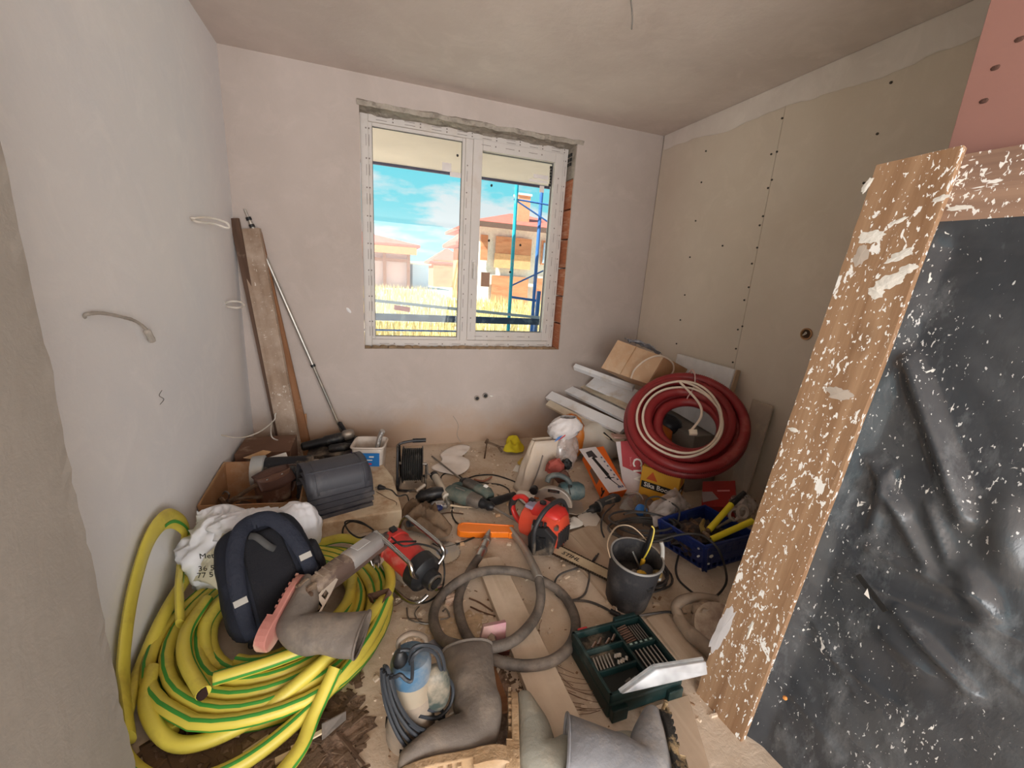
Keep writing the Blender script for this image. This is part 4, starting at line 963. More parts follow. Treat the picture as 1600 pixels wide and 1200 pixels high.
MB().sheet(50, 14, tail).build('bag_handle', M_BAG, BG, smooth=True, ang=180, W=True, solid=.002)
bp_ = plane_T((0.449, -1.576, 0.335), V((0.478, -1.543, 0.3))-V((0.42, -1.528, 0.33)), (.0, -.5, .85))
MB().prism([(-.02, -.02), (.022, -.016), (.016, .02), (-.012, .028)], 0, .0012, bp_ @ TR(0, 0, .018)).build('blue_print', mat('blue print', '5b7fc4', .5), BG, W=True)
tm_ = plane_T((0.198, -1.591, 0.292), V((0.23, -1.583, 0.28))-V((0.169, -1.575, 0.28)), V((0.23, -1.578, 0.34))-V((0.158, -1.566, 0.2)))
for s, y in (('Meta', .0), ('36 5', -.055), ('77 5', -.085)): text(s, .032, M_INK, BG, tm_ @ TR(-.0+.25*y, y, .026), W=True)

# ------------------------------------------------------------------ work boots
M_BOOT = mat('grey dusty boot rubber', '6f665e', .7, var=.18, scale=10, dust=.35, dustcol='968776', bump=.35, bscale=50)
M_BOOTD = mat('dark inside of boot', '3a342f', .9)
M_SOLE = mat('tan muddy sole', 'a78a68', .9, var=.2, dust=.4, bump=.6); M_SOLER = mat('faded red sole', 'b5776c', .85, var=.1, dust=.35)
def boot(label, heel, toe, shaft, sole_m, length=.29, shaft_len=.25, scale=1., side=1, flop=0., m=None, up=None, seed=1):
    """ankle-high wellington lying on its side: heel, toe and shaft are points; the sole plane holds heel and toe"""
    h = V(heel); d = (V(toe)-h).normalized(); s = V(shaft)-h; s = (s-d*s.dot(d)).normalized(); n = d.cross(s)
    if n.z < 0: n = -n
    M = Matrix(((d.x, n.x, s.x, h.x), (d.y, n.y, s.y, h.y), (d.z, n.z, s.z, h.z), (0, 0, 0, 1)))
    if M.determinant() < 0: M = Matrix(((d.x, -n.x, s.x, h.x), (d.y, -n.y, s.y, h.y), (d.z, -n.z, s.z, h.z), (0, 0, 0, 1)))
    t = thingM('rubber_boot', label, 'boot', M, 'grey work boots on the floor'); t.scale = (scale,)*3
    # cross-sections from the toe back to the heel, then up the shaft: (centre x, centre z, length-radius, width-radius, tilt)
    L = length
    secs = []
    for i in range(9):                       # foot: vertical slices swept along x from toe to instep
        q = i/8; x = L*(1-.62*q); hgt = .042+.045*math.sin(min(1, q*1.3)*PI/2)+.028*q*q; wd = .030+.019*math.sin(min(1, .12+q*2)*PI/2)
        secs.append(('f', x, hgt, wd))
    vs = []; fs = []; nn = 20
    def ringv(cx, cz, ux, uz, a_r, w_r):
        for j in range(nn):
            a = 2*PI*j/nn; o = math.cos(a)*a_r; y = math.sin(a)*w_r
            p = V((cx+ux*o, y, cz+uz*o)); k = .004*mnoise.noise(p*14+V((seed*3, 0, 0))); vs.append((p.x+k, p.y+k*1.5, p.z+k))
    rows = 0
    for _, x, hgt, wd in secs[:7]: ringv(x, hgt*.5+.008, 0, 1, hgt*.5+.004, wd); rows += 1
    # turning the sections round the ankle
    for i in range(1, 7):
        q = i/6; ang = q*PI/2; cx = L*.37-(L*.37-.055)*math.sin(ang)*.95; top = .11+.02*q
        cz = .058+.09*(1-math.cos(ang)); ar = .056+.010*q; ringv(cx, cz, math.sin(ang)*1., math.cos(ang), ar+.006, .047+.006*q); rows += 1
    for i in range(1, 9):
        q = i/8; cx = .058+.01*q+flop*q*q; cz = .148+(shaft_len-.148)*q; sq = 1-.45*q*q; ringv(cx, cz, 1, 0, .062+.014*q+.012*(1-sq), (.053+.01*q)*sq); rows += 1
    for i in range(rows-1):
        for j in range(nn): a = i*nn+j; b = i*nn+(j+1) % nn; fs.append((a, b, b+nn, a+nn))
    fs.append(tuple(range(nn)))
    o = MB().add(vs, fs).build('upper', m or M_BOOT, t, smooth=True, ang=180, solid=.005, sub=1)
    # sole with heel block
    out = []
    for i in range(28):
        a = 2*PI*i/28; c, s_ = math.cos(a), math.sin(a); w = .047-.008*math.exp(-((c+.15)/.3)**2)-.004*c; out.append((L/2-.003+(L/2+.006)*math.copysign(abs(c)**.85, c), w*math.copysign(abs(s_)**.7, s_)))
    so_ = MB().prism(out, -.012, .010).build('sole', sole_m, t, bevel=.003)
    hb_ = MB().prism([(x if x < .085 else .085, y) for x, y in out], -.028, -.010).build('heel', sole_m, t, bevel=.003)
    lug = MB()
    for k in range(7): lug.box((.12+.022*k, 0, -.016), (.010, .07 if k < 5 else .05, .010))
    lug.build('tread', sole_m, t)
    rm = MB(); kx = .068+flop; rm.tube([(kx+.080*math.cos(2*PI*j/20), .036*math.sin(2*PI*j/20), shaft_len) for j in range(20)], .005, 6, closed=True); rm.build('top_rim', m or M_BOOT, t, smooth=True)
    return t
boot('grey dusty boot with faded red sole lying over the hose coil', (0.44, -1.988, 0.17), (0.523, -1.78, 0.23), (0.751, -2.063, 0.19), M_SOLER, .26, .30, seed=1)
boot('grey boot lying beside the blue pump, sole towards viewer', (1.127, -2.459, 0.075), (0.887, -2.427, 0.06), (1.043, -2.153, 0.07), M_SOLE, .27, .33, seed=2, scale=1.12)
boot('grey boot in front of the plank, toe up at bottom edge', (1.133, -2.521, 0.06), (1.197, -2.327, 0.06), (1.433, -2.536, 0.06), M_SOLE, .25, .40, seed=3, m=mat('pale grey-green boot', '8d8b80', .75, var=.12, dust=.35, dustcol='a59a88', bump=.3))
boot('grey boot with black stained sole, lowest at the frame edge', (1.526, -2.696, 0.09), (1.597, -2.551, 0.09), (1.272, -2.612, 0.12), mat('tan sole with black stains', 'a8906c', .9, scale=14, col2='2c2926', mask=.52, bump=.6), .23, .30, seed=4, m=mat('slate grey boot', '77777a', .7, var=.12, dust=.3, dustcol='a0968a', col2='4a4238', mask=.66, bump=.3))

# ------------------------------------------------------------------ reciprocating saw on the coil
RS = thingM('reciprocating_saw', 'brown and grey reciprocating saw with silver blade on the hose', 'saw', ax((0.802, -1.597, 0.24), (0.609, -1.79, 0.24)))
M_RS = mat('brown tool plastic', '5b4a42', .5, dust=.25); M_RSG = mat('grey tool plastic', '8b8683', .5, dust=.25)
def body(secs, n=14, pw=.7):
    """loft of rounded cross-sections (x, y0, z0, ry, rz) along x"""
    mb = MB(); vs = []; fs = []
    for x, y0, z0, ry, rz in secs:
        for j in range(n):
            a = 2*PI*j/n; c, s = math.cos(a), math.sin(a); vs.append((x, y0+ry*math.copysign(abs(c)**pw, c), z0+rz*math.copysign(abs(s)**pw, s)))
    for i in range(len(secs)-1):
        for j in range(n): a = i*n+j; b = i*n+(j+1) % n; fs.append((a, b, b+n, a+n))
    fs += [tuple(range(n))[::-1], tuple((len(secs)-1)*n+j for j in range(n))]
    return mb.add(vs, fs)
body([(-.03, 0, 0, .02, .022), (0, 0, 0, .042, .04), (.16, 0, .0, .042, .04), (.165, 0, 0, .040, .038)]).build('motor_housing', M_RSG, RS, smooth=True)
body([(.16, 0, -.004, .041, .040), (.22, 0, -.004, .043, .042), (.31, 0, -.004, .036, .036), (.325, 0, -.004, .028, .030)]).build('gear_housing', M_RS, RS, smooth=True)
body([(-.02, .0, -.02, .044, .02), (.31, .0, -.028, .040, .02)]).build('lower_shell', M_RS, RS, smooth=True)
MB().box((.09, 0, .0405), (.07, .04, .003)).build('label_plate', mat('worn grey label', 'aaa6a3', .5, dust=.3), RS)
for k in range(4): MB().box((.20+.03*k, .0, .036-.001*k), (.006, .05, .006)).build('rib', M_RS, RS)
tube_h = MB().tube(spline([(-.03, 0, 0), (-.07, .0, -.03), (-.06, 0, -.09), (.0, 0, -.11)], 6), .018, 10).build('rear_handle', M_RS, RS, smooth=True)
MB().cyl((.315, 0, 0), (.36, 0, 0), .016, n=12).build('chuck', M_GREYST, RS, smooth=True)
sh = MB(); sh.box((.36, .0, -.005), (.012, .085, .05)); sh.box((.345, .02, .02), (.04, .012, .03)); sh.box((.345, -.02, .02), (.04, .012, .03)); sh.build('shoe', M_RUST, RS, bevel=.003)
blm = mat('bright blade steel', 'c9c2b6', .35, .7, dust=.15)
def bladeprism(mb, outer, holes, T, t=.003):
    bm = bmesh.new(); es = []
    for lp in [outer]+holes:
        vv = [bm.verts.new((x, y, 0)) for x, y in lp]
        for i in range(len(vv)): es.append(bm.edges.new((vv[i], vv[(i+1) % len(vv)])))
    bmesh.ops.triangle_fill(bm, edges=es, use_beauty=True)
    bm.verts.index_update(); vs = [v.co[:] for v in bm.verts]; fs = [tuple(v.index for v in f.verts) for f in bm.faces]; bm.free(); return mb.add(vs, fs, T)
# blade bends down from the chuck
T = ax((0.653, -1.804, 0.245), (0.593, -1.894, 0.2), (.3, -.6, .75))
bladeprism(MB(), [(0, -.006), (.02, -.009), (.045, -.022), (.075, -.024), (.155, -.018), (.165, .0), (.16, .018), (.05, .012), (.02, .008), (0, .006)], [[(.05, -.012), (.075, -.014), (.08, .006), (.055, .003)], [(.09, -.014), (.135, -.012), (.14, .010), (.10, .008)]], T).build('blade', blm, RS, W=True, solid=.0025)
MB().tube(spline([(0.808, -1.564, 0.22), (0.768, -1.581, 0.26), (0.727, -1.52, 0.22), (0.679, -1.335, 0.14), (0.66, -1.23, 0.13), (0.729, -1.294, 0.16), (0.791, -1.382, 0.16)], 8), .004, 6).build('power_cord', M_RUB, RS, smooth=True, W=True)

# rusty angle bracket on the coil
BK = panel(MB(), [(0.763, -1.818, 0.16), (0.843, -1.806, 0.16), (0.848, -1.789, 0.12), (0.77, -1.811, 0.12)], .004); panel(BK, [(0.843, -1.806, 0.16), (0.855, -1.807, 0.14), (0.822, -1.829, 0.1), (0.812, -1.851, 0.13)], .004); panel(BK, [(0.763, -1.818, 0.16), (0.774, -1.812, 0.12), (0.786, -1.822, 0.12), (0.777, -1.832, 0.16)], .004); panel(BK, [(0.788, -1.834, 0.13), (0.817, -1.845, 0.13), (0.821, -1.851, 0.11), (0.797, -1.841, 0.11)], .004)
tag(BK.build('metal_bracket', mat('brown flat steel', '5e4538', .6, .3)), 'brown bent flat-steel bracket resting on the hose coil', 'bracket')

# ------------------------------------------------------------------ red vibrator motor in a chrome carrying frame
VM = thingM('vibrator_motor', 'red electric vibrator motor in a chrome tube frame', 'motor', ax((0.859, -1.508, 0.17), (1.005, -1.734, 0.13)))
vl = (V((1.005, -1.734, 0.13))-V((0.859, -1.508, 0.17))).length
M_REDM = mat('red motor paint', 'b8352f', .4, dust=.15)
MB().lathe([(.045, -.0), (.075, .012), (.078, .05), (.072, .055), (.070, .20)], 26, RY(PI/2)).build('motor_body', M_REDM, VM, smooth=True)
body([(.0, 0, -.06, .06, .03), (.2, 0, -.055, .06, .03)]).build('base_shell', mat('dusty grey shell', '9a8c80', .6, dust=.3), VM, smooth=True)
MB().lathe([(.072, .20), (.080, .205), (.080, .26), (.06, .275), (.042, .28), (.040, .315)], 26, RY(PI/2)).build('fan_cover', M_BLK, VM, smooth=True)
for k in range(7): MB().box((.235, -.05+.0165*k, .068-abs(k-3)*.005), (.05, .005, .02)).build('fin', M_BLK, VM)
MB().lathe([(.034, .30), (.036, .325), (.028, .326), (.024, .31)], 20, RY(PI/2), False, True).build('outlet_ring', M_STEEL, VM, smooth=True)
MB().cyl((.312, 0, 0), (.327, 0, 0), .023, n=16).build('outlet_bore', M_INK, VM)
MB().lathe([(.03, -.035), (.036, -.02), (.036, .0)], 16, RY(PI/2)).build('end_cap', M_BLK, VM, smooth=True)
M_CHR = mat('chrome tube', 'bdbab6', .2, 1., dust=.1)
MB().tube(spline([(-.02, .08, -.07), (-.03, .085, .03), (.0, .085, .095), (.04, .085, .102), (.20, .085, .102), (.25, .085, .095), (.27, .085, .06), (.27, .06, .03)], 8), .0095, 10).build('frame_tube', M_CHR, VM, smooth=True)
MB().tube(spline([(-.02, -.08, -.07), (-.03, -.085, .03), (.0, -.085, .095), (.04, -.085, .102), (.20, -.085, .102), (.25, -.085, .095), (.27, -.085, .06), (.27, -.06, .03)], 8), .0095, 10).build('frame_tube', M_CHR, VM, smooth=True)
for y in (.08, -.08): MB().tube(spline([(-.02, y, -.07), (.02, y, -.105), (.08, y, -.11), (.24, y, -.10), (.30, y*.8, -.08), (.31, y*.3, -.06)], 8), .0085, 10).build('skid_tube', M_CHR, VM, smooth=True)
MB().box((.02, .0, .082), (.03, .03, .015)).build('switch_box', M_BLK, VM, bevel=.004)
for y in (.085, -.085): MB().cyl((.02, y, .07), (.02, y*1.35, .06), .016, n=12).build('clamp_knob', M_BLK, VM, smooth=True)
MB().tube(spline([(0.863, -1.643, 0.28), (0.903, -1.741, 0.3), (0.971, -1.716, 0.28), (1.05, -1.694, 0.22), (1.091, -1.653, 0.1), (1.074, -1.697, 0.02), (1.005, -1.744, 0.008), (0.931, -1.724, 0.008), (0.875, -1.641, 0.01), (0.839, -1.545, 0.05), (0.842, -1.51, 0.12), (0.88, -1.626, 0.24), (0.96, -1.695, 0.28)], 8), .0042, 6).build('power_cord', M_RUB, VM, smooth=True, W=True)
plug(VM, (0.799, -1.656, 0.2), (0.798, -1.691, 0.17), mat('brown plug', '3e332c', .6))

# ------------------------------------------------------------------ middle of the floor
def cloth(name, label, cat, outline, m, z=.012, amp=.02, f=9., seed=0, solid=.003, n=26, dome=0., folds=0.):
    """rag lying on the floor: outline points (world xy) filled by rings towards the middle, wrinkled"""
    O = spline([(p[0], p[1], 0) for p in outline], 5, True); c = sum(O, V((0, 0, 0)))/len(O); m_ = len(O); R = 12; vs = []; fs = []
    for r in range(R+1):
        k = 1-r/R*.98
        for p in O:
            q = c+(p-c)*k; w = mnoise.noise(V(q.x*f, q.y*f, seed)); w2 = 1-2*abs(mnoise.noise(V(q.x*f*.7, q.y*f*.7, seed+4)))
            vs.append((q.x, q.y, max(.004, z+amp*(w*.6+w2*.5)*min(1, r/2+.3)+dome*(1-k*k)+folds*max(0, w2)*(1-k))))
    for r in range(R):
        for j in range(m_): a = r*m_+j; b = r*m_+(j+1) % m_; fs.append((a, b, b+m_, a+m_))
    fs.append(tuple(R*m_+j for j in range(m_)))
    return tag(MB().add(vs, fs).build(name, m, smooth=True, ang=180, solid=solid), label, cat, 'rags on the floor')
M_RAG = mat('off-white rag', 'e6ddd5', .9, dust=.08)
cloth('rag', 'crumpled off-white rag lying by the back wall', 'rag', [(1.211, -0.457, 0), (1.304, -0.354, 0), (1.314, -0.237, 0), (1.393, -0.137, 0), (1.49, -0.075, 0), (1.578, -0.118, 0), (1.531, -0.228, 0), (1.473, -0.304, 0), (1.508, -0.394, 0), (1.473, -0.521, 0), (1.377, -0.615, 0), (1.312, -0.572, 0), (1.255, -0.529, 0)], M_RAG, .010, .014, 9, 1)
cloth('rag', 'bright yellow rag by the rusty clamp under the window', 'rag', [(1.813, -0.295, 0), (1.858, -0.225, 0), (1.896, -0.245, 0), (1.883, -0.147, 0), (1.952, -0.044, 0), (2.003, -0.068, 0), (2.021, -0.214, 0), (1.968, -0.325, 0), (1.873, -0.345, 0)], mat('yellow cloth', 'd2c022', .8, var=.1), .02, .05, 16, 5, dome=.02, folds=.05)
cloth('rag', 'dull yellow rag scrap beside the paper cement sack', 'rag', [(1.85, -0.532, 0), (1.903, -0.473, 0), (1.98, -0.44, 0), (1.984, -0.513, 0), (1.902, -0.588, 0)], mat('dull yellow cloth', 'b89b4a', .85), .02, .02, 12, 7, dome=.02)
cloth('rag', 'dirty brown cloth heap between red motor and foam slab', 'rag', [(0.956, -1.03, 0), (1.006, -0.97, 0), (1.046, -1.008, 0), (1.095, -0.983, 0), (1.153, -1.055, 0), (1.169, -1.141, 0), (1.208, -1.248, 0), (1.17, -1.334, 0), (1.101, -1.34, 0), (1.049, -1.281, 0), (0.979, -1.241, 0), (0.952, -1.155, 0)], mat('dirty brown cloth', '6e5a47', .9, var=.2, bump=.5, dust=.3, dustcol='8d755c'), .03, .06, 15, 9, dome=.03, folds=.06)
cloth('rag', 'white cloth under the circular saw beside the chainsaw', 'rag', [(1.689, -0.959, 0), (1.762, -0.932, 0), (1.829, -1.016, 0), (1.891, -1.063, 0), (1.929, -1.175, 0), (1.886, -1.247, 0), (1.789, -1.196, 0), (1.736, -1.169, 0), (1.689, -1.081, 0)], M_RAG, .02, .02, 10, 11, dome=.03)
cloth('rag', 'small white rag by chainsaw and white card', 'rag', [(1.803, -1.404, 0), (1.881, -1.344, 0), (1.936, -1.302, 0), (1.977, -1.34, 0), (1.962, -1.384, 0), (1.881, -1.41, 0)], mat('white rag', 'd9d4cb', .9), .015, .02, 12, 13, dome=.02)
cloth('rag', 'cream rag scrap at the bar end of the chainsaw', 'rag', [(1.834, -1.347, 0), (1.878, -1.316, 0), (1.858, -1.392, 0), (1.816, -1.445, 0), (1.791, -1.439, 0)], M_RAG, .012, .012, 14, 15)
tag(panel(MB(), [(1.785, -0.613, 0.003), (1.878, -0.702, 0.006), (1.931, -0.592, 0.01), (1.842, -0.525, 0.003)], .002).build('paper_sheet', M_WHITE), 'torn white paper beside the cement sack', 'paper')
CLP = thing('clamp', 'rusty screw clamp standing by the yellow rag', 'clamp', (1.672, -0.355, 0))
for a, b, r in (((1.639, -0.36, 0.005), (1.719, -0.14, 0.05), .006), ((1.694, -0.189, 0.06), (1.718, -0.16, 0.075), .012), ((1.717, -0.166, 0.055), (1.791, -0.252, 0.045), .010), ((1.765, -0.246, 0.05), (1.882, -0.307, 0.05), .006), ((1.784, -0.237, 0.045), (1.805, -0.283, 0.012), .010)): MB().tube(spline([a, (V(a)+V(b))/2, b], 4), r, 8).build('rod', M_RUST, CLP, smooth=True, W=True)

# caulking gun
CG = thing('caulking_gun', 'black caulking gun with a white cartridge behind red motor', 'gun', (1.218, -0.854, 0))
MB().cyl((1.203, -0.679, 0.05), (1.232, -0.955, 0.045), .026, n=16).build('cartridge', mat('off-white cartridge', 'c5bbab', .5, dust=.25), CG, smooth=True, W=True)
MB().cyl((1.199, -0.65, 0.05), (1.203, -0.684, 0.05), .029, n=16).build('end_ring', M_BLK, CG, smooth=True, W=True)
MB().tube(spline([(1.232, -0.955, 0.045), (1.227, -1, 0.04), (1.232, -1.039, 0.04)], 4), [.012]*8+[.008], 8).build('nozzle', M_STEEL, CG, smooth=True, W=True)
body([(0, 0, 0, .02, .015), (.03, 0, .01, .035, .03), (.13, 0, .015, .038, .034), (.17, 0, .01, .03, .028)], 14).build('trigger_housing', M_BLK, CG, smooth=True, W=True).matrix_basis = ax((1.051, -0.903, 0.03), (1.202, -0.899, 0.04))
MB().cyl((1.06, -0.853, 0.05), (1.115, -0.829, 0.08), .012, n=10).build('lever', mat('grey lever', '9b938a', .5, dust=.3), CG, smooth=True, W=True)
MB().tube([(1.071, -0.898, 0.02), (1.119, -0.923, 0.015), (1.169, -0.904, 0.02)], .016, 10).build('grip', M_BLK, CG, smooth=True, W=True)
CS = thing('sealant_gun', 'small chrome and blue nozzle gun beside the caulking gun', 'gun', (1.177, -0.979, 0))
MB().blob((1.167, -1.014, 0.03), (.10, .06, .055), amp=.06, pw=.7).build('body', mat('chrome nozzle body', 'a9a7a8', .25, .9), CS, smooth=True, W=True)
MB().blob((1.157, -1.05, 0.035), (.07, .04, .04), amp=.05).build('blue_cap', mat('navy cap', '27305e', .4), CS, smooth=True, W=True)
MB().tube([(1.189, -1.019, 0.03), (1.214, -1.032, 0.03), (1.228, -1.02, 0.03)], [.022, .018, .01], 10).build('collar', M_GREYST, CS, smooth=True, W=True)
MB().tube([(1.228, -1.02, 0.03), (1.311, -1.038, 0.016), (1.397, -1.051, 0.008)], [.008, .005, .003], 8).build('nozzle', mat('tan nozzle', 'bfa98d', .6), CS, smooth=True, W=True)
tag(MB().cyl((1.017, -1.198, 0.03), (1.068, -1.124, 0.09), .010, n=12).build('chrome_tube', mat('chrome pole', 'c0bdb8', .2, 1.), smooth=True), 'short chrome tube lying over the dirty brown cloth', 'tube')

# hammer drills
M_TEAL = mat('dusty teal plastic', '3b514e', .5, dust=.35, dustcol='8b8474', var=.15); M_TOOLG = mat('dusty dark tool', '45403d', .55, dust=.35, dustcol='857768')
def ztool(name, label, cat, a, b, up=(0, 0, 1)): 
    M = ax(a, b, up); return thingM(name, label, cat, M), (V(b)-V(a)).length
H1, l1 = ztool('hammer_drill', 'dusty teal rotary hammer with D-handle, its long bit towards the chainsaw', 'drill', (1.252, -0.888, 0.055), (1.454, -1.114, 0.05))
body([(.0, 0, 0, .035, .03), (.03, 0, 0, .052, .042), (.13, 0, 0, .056, .044), (.17, 0, 0, .048, .04)]).build('motor_housing', M_TEAL, H1, smooth=True)
body([(.17, 0, 0, .047, .039), (.24, 0, 0, .042, .036), (.25, 0, 0, .034, .032)]).build('gear_housing', M_TOOLG, H1, smooth=True)
MB().lathe([(.030, .25), (.032, .27), (.026, .28), (.026, .30), (.03, .31), (.022, .335), (.012, .345)], 18, RY(PI/2)).build('chuck', M_BLK, H1, smooth=True)
MB().tube(spline([(.01, .03, 0), (.0, .09, 0), (.05, .125, 0), (.12, .11, .0), (.14, .05, 0)], 7), .020, 10, flat=.8).build('d_handle', M_TEAL, H1, smooth=True)
MB().box((.10, -.01, .045), (.07, .012, .004)).build('scratch_plate', M_GREYST, H1)
MB().cyl((.34, 0, 0), (.36+.19, 0.0, -.038), .007, n=8).build('drill_bit', M_GREYST, H1, smooth=True)
H2, l2 = ztool('hammer_drill', 'dark teal drill with black pistol grip lying against the rotary hammer', 'drill', (1.385, -0.831, 0.06), (1.503, -1.042, 0.055))
body([(-.01, 0, 0, .028, .026), (.0, 0, 0, .036, .034), (.10, 0, 0, .04, .038), (.11, 0, 0, .037, .036)]).build('gear_housing', M_TOOLG, H2, smooth=True)
body([(.105, 0, 0, .040, .038), (.19, 0, 0, .045, .042), (.23, -.01, -.006, .036, .036)]).build('motor_housing', M_TEAL, H2, smooth=True)
MB().box((.165, .028, .036), (.03, .02, .004), RX(.4)).build('badge', M_WHITE, H2)
MB().tube(spline([(1.466, -1.087, 0.05), (1.517, -1.067, 0.045), (1.591, -1.034, 0.04), (1.662, -0.991, 0.03)], 6), [.026]*10+[.024]*5+[.02]*4, 12).build('pistol_grip', M_BLK, H2, smooth=True, W=True)
MB().lathe([(.03, 0), (.032, -.02), (.026, -.03), (.02, -.05), (.01, -.055)], 16, RY(PI/2)).build('chuck', M_BLK, H2, smooth=True)
MB().cyl((1.379, -0.82, 0.06), (1.242, -0.28, 0.02), .0065, n=8).build('drill_bit', M_GREYST, H2, smooth=True, W=True)
MB().tube(spline([(1.38, -0.961, 0.07), (1.371, -0.967, 0.03), (1.394, -0.994, 0.02)], 4), .012, 8).build('side_handle', M_RUST, H2, smooth=True, W=True)
cable('cable', 'black drill cord looping behind the two drills', [(1.241, -0.67, 0.008), (1.262, -0.593, 0.006), (1.306, -0.552, 0.006), (1.371, -0.555, 0.006), (1.407, -0.663, 0.006), (1.507, -0.635, 0.006), (1.622, -0.649, 0.006), (1.713, -0.738, 0.006), (1.764, -0.826, 0.006), (1.752, -0.897, 0.006), (1.702, -0.946, 0.01), (1.662, -0.991, 0.03)], .0048)
cable('cable', 'short black cord loop from the pistol grip drill', [(1.472, -0.716, 0.006), (1.543, -0.76, 0.006), (1.624, -0.796, 0.006), (1.665, -0.869, 0.006), (1.653, -0.944, 0.01)], .0045)
cable('cable', 'thin dark cord running past the caulking gun to the orange cover', [(1.27, -0.842, 0.01), (1.271, -0.965, 0.006), (1.241, -1.078, 0.006), (1.245, -1.169, 0.006), (1.271, -1.221, 0.006)], .0045)
cable('cable', 'dark cord crossing the floor from brown cloth to the orange cover', [(1.086, -1.348, 0.008), (1.127, -1.388, 0.006), (1.213, -1.377, 0.006), (1.329, -1.335, 0.006), (1.388, -1.319, 0.006)], .005)
cable('wire', 'dark bent wire on the floor beside the brown cloth', [(1.165, -1.075, 0.006), (1.227, -1.068, 0.006), (1.306, -1.1, 0.006)], .004, M_RUST)
tag(MB().tube(spline([(1.472, -0.699, 0.012), (1.521, -0.738, 0.012), (1.575, -0.711, 0.012), (1.601, -0.687, 0.012)], 4), .007, 8).build('pliers', mat('brown grips', '9c6a55', .6), smooth=True), 'small brown gripped pliers behind the drills', 'pliers')

# saw blade disc and orange scabbard
def sawdisc(r, teeth, hole, T, m, name, parent=None, t=.002):
    out = []
    for i in range(teeth):
        a = 2*PI*i/teeth; out += [(r*math.cos(a), r*math.sin(a)), ((r-.008)*math.cos(a+.55*2*PI/teeth), (r-.008)*math.sin(a+.55*2*PI/teeth))]
    mb = MB(); bladeprism(mb, out, [[(hole*math.cos(2*PI*i/16), hole*math.sin(2*PI*i/16)) for i in range(16)]], T, t); return mb.build(name, m, parent, solid=t)
o = sawdisc(.095, 36, .014, Matrix(), mat('worn saw steel', 'a59d95', .35, .7, dust=.35), 'saw_blade'); o.location = (1.123, -1.428, 0.008); tag(o, 'round toothed saw blade lying flat beside the red motor', 'saw blade')
MB().lathe([(.03, 0), (.03, .002), (.014, .002)], 20, TR(0, 0, .0005), False, False).build('hub_print', mat('grey blade print', '8f94a4', .5), o)
SCB = thingM('scabbard', 'bright orange plastic chainsaw bar cover on the floor', 'scabbard', ax((1.231, -1.275, 0.022), (1.532, -1.366, 0.022)))
M_ORG = mat('bright orange plastic', 'f2801f', .4, var=.04)
sl = (V((1.532, -1.366, 0.022))-V((1.231, -1.275, 0.022))).length
so = [(.0, .0), (.004, .030), (.02, .047), (.05, .052), (sl, .040), (sl, -.038), (sl-.03, -.040), (sl-.03, -.034), (sl-.10, -.036), (.06, -.044), (.02, -.040), (.004, -.025)]
MB().prism(so, -.018, .018).build('cover', M_ORG, SCB, bevel=.004)
mr = MB(); mr.tube(spline([(.02, .02, .0185), (.03, .036, .0185), (.06, .040, .0185), (sl-.03, .030, .0185)], 5), .003, 6); mr.build('rib', M_ORG, SCB, smooth=True)

# chainsaw
CH = thingM('chainsaw', 'red chainsaw with black wrap handle and long lettered bar', 'chainsaw', ax((1.655, -1.515, .012), (1.91, -1.885, .012)))
# local frame: x along the bar, y to its left, z up
M_CHR = mat('red chainsaw plastic', 'c2302a', .35, var=.08, dust=.1); M_CHD = mat('orange-red chainsaw shell', 'cc4a33', .35, var=.08, dust=.15); M_CHG = mat('charcoal chainsaw plastic', '2b2a2b', .5, dust=.15)
body([(-.16, .03, .10, .05, .06), (-.14, .03, .10, .085, .085), (.0, .03, .115, .095, .095), (.07, .03, .11, .09, .09), (.085, .03, .10, .07, .075)], 26, .85).build('engine_housing', M_CHD, CH, smooth=True)
body([(-.10, .03, .175, .05, .03), (-.07, .03, .185, .068, .038), (.05, .04, .185, .066, .035), (.075, .04, .175, .05, .025)], 18, .7).build('top_cover', M_CHR, CH, smooth=True)
MB().prism([(-.05, .015), (.02, .0), (.085, .03), (.10, .13), (.04, .165), (-.03, .14), (-.06, .08)], 0, .035, TR(0, -.052, 0) @ RX(PI/2) ).build('sprocket_cover', M_CHG, CH, bevel=.006)
MB().prism([(-.02, .03), (.01, .025), (.05, .06), (.05, .12), (.0, .10)], 0, .012, TR(0, -.085, 0) @ RX(PI/2)).build('cover_recess', M_BLK, CH, bevel=.003)
lv = MB()
for k in range(5): lv.box((.03+.0*k, .125, .06+.02*k), (.09, .012, .006))
for k in range(4): lv.box((-.04+.022*k, -.062, .155+.004*k), (.012, .014, .03))
lv.build('louver', M_CHG, CH, bevel=.002)
MB().box((-.03, -.058, .12), (.05, .012, .04)).build('side_badge', mat('grey badge', '8f8a86', .4), CH, bevel=.003)
MB().cyl((.075, -.03, .165), (.085, -.05, .165), .012, n=12).build('bar_screw', M_STEEL, CH, smooth=True)
gr = MB()
for k in range(6): gr.box((.088, -.02+.02*k, .085), (.012, .010, .09))
gr.build('muffler_grille', M_CHG, CH, bevel=.002)
MB().tube(spline([(.035, .135, .06), (.04, .14, .15), (.03, .10, .235), (.02, .03, .255), (.01, -.06, .235), (.0, -.115, .16), (.0, -.115, .05), (-.01, -.10, .012), (-.05, -.07, .014)], 8), .0125, 12).build('wrap_handle', M_CHG, CH, smooth=True)
MB().tube(spline([(-.13, .03, .19), (-.19, .04, .205), (-.245, .045, .17), (-.25, .045, .10), (-.20, .04, .05), (-.14, .035, .05)], 8), .017, 12, flat=.8).build('rear_handle', M_CHR, CH, smooth=True)
MB().tube(spline([(-.245, .045, .17), (-.262, .045, .12), (-.25, .045, .07)], 6), .019, 10).build('grip_pad', M_CHG, CH, smooth=True)
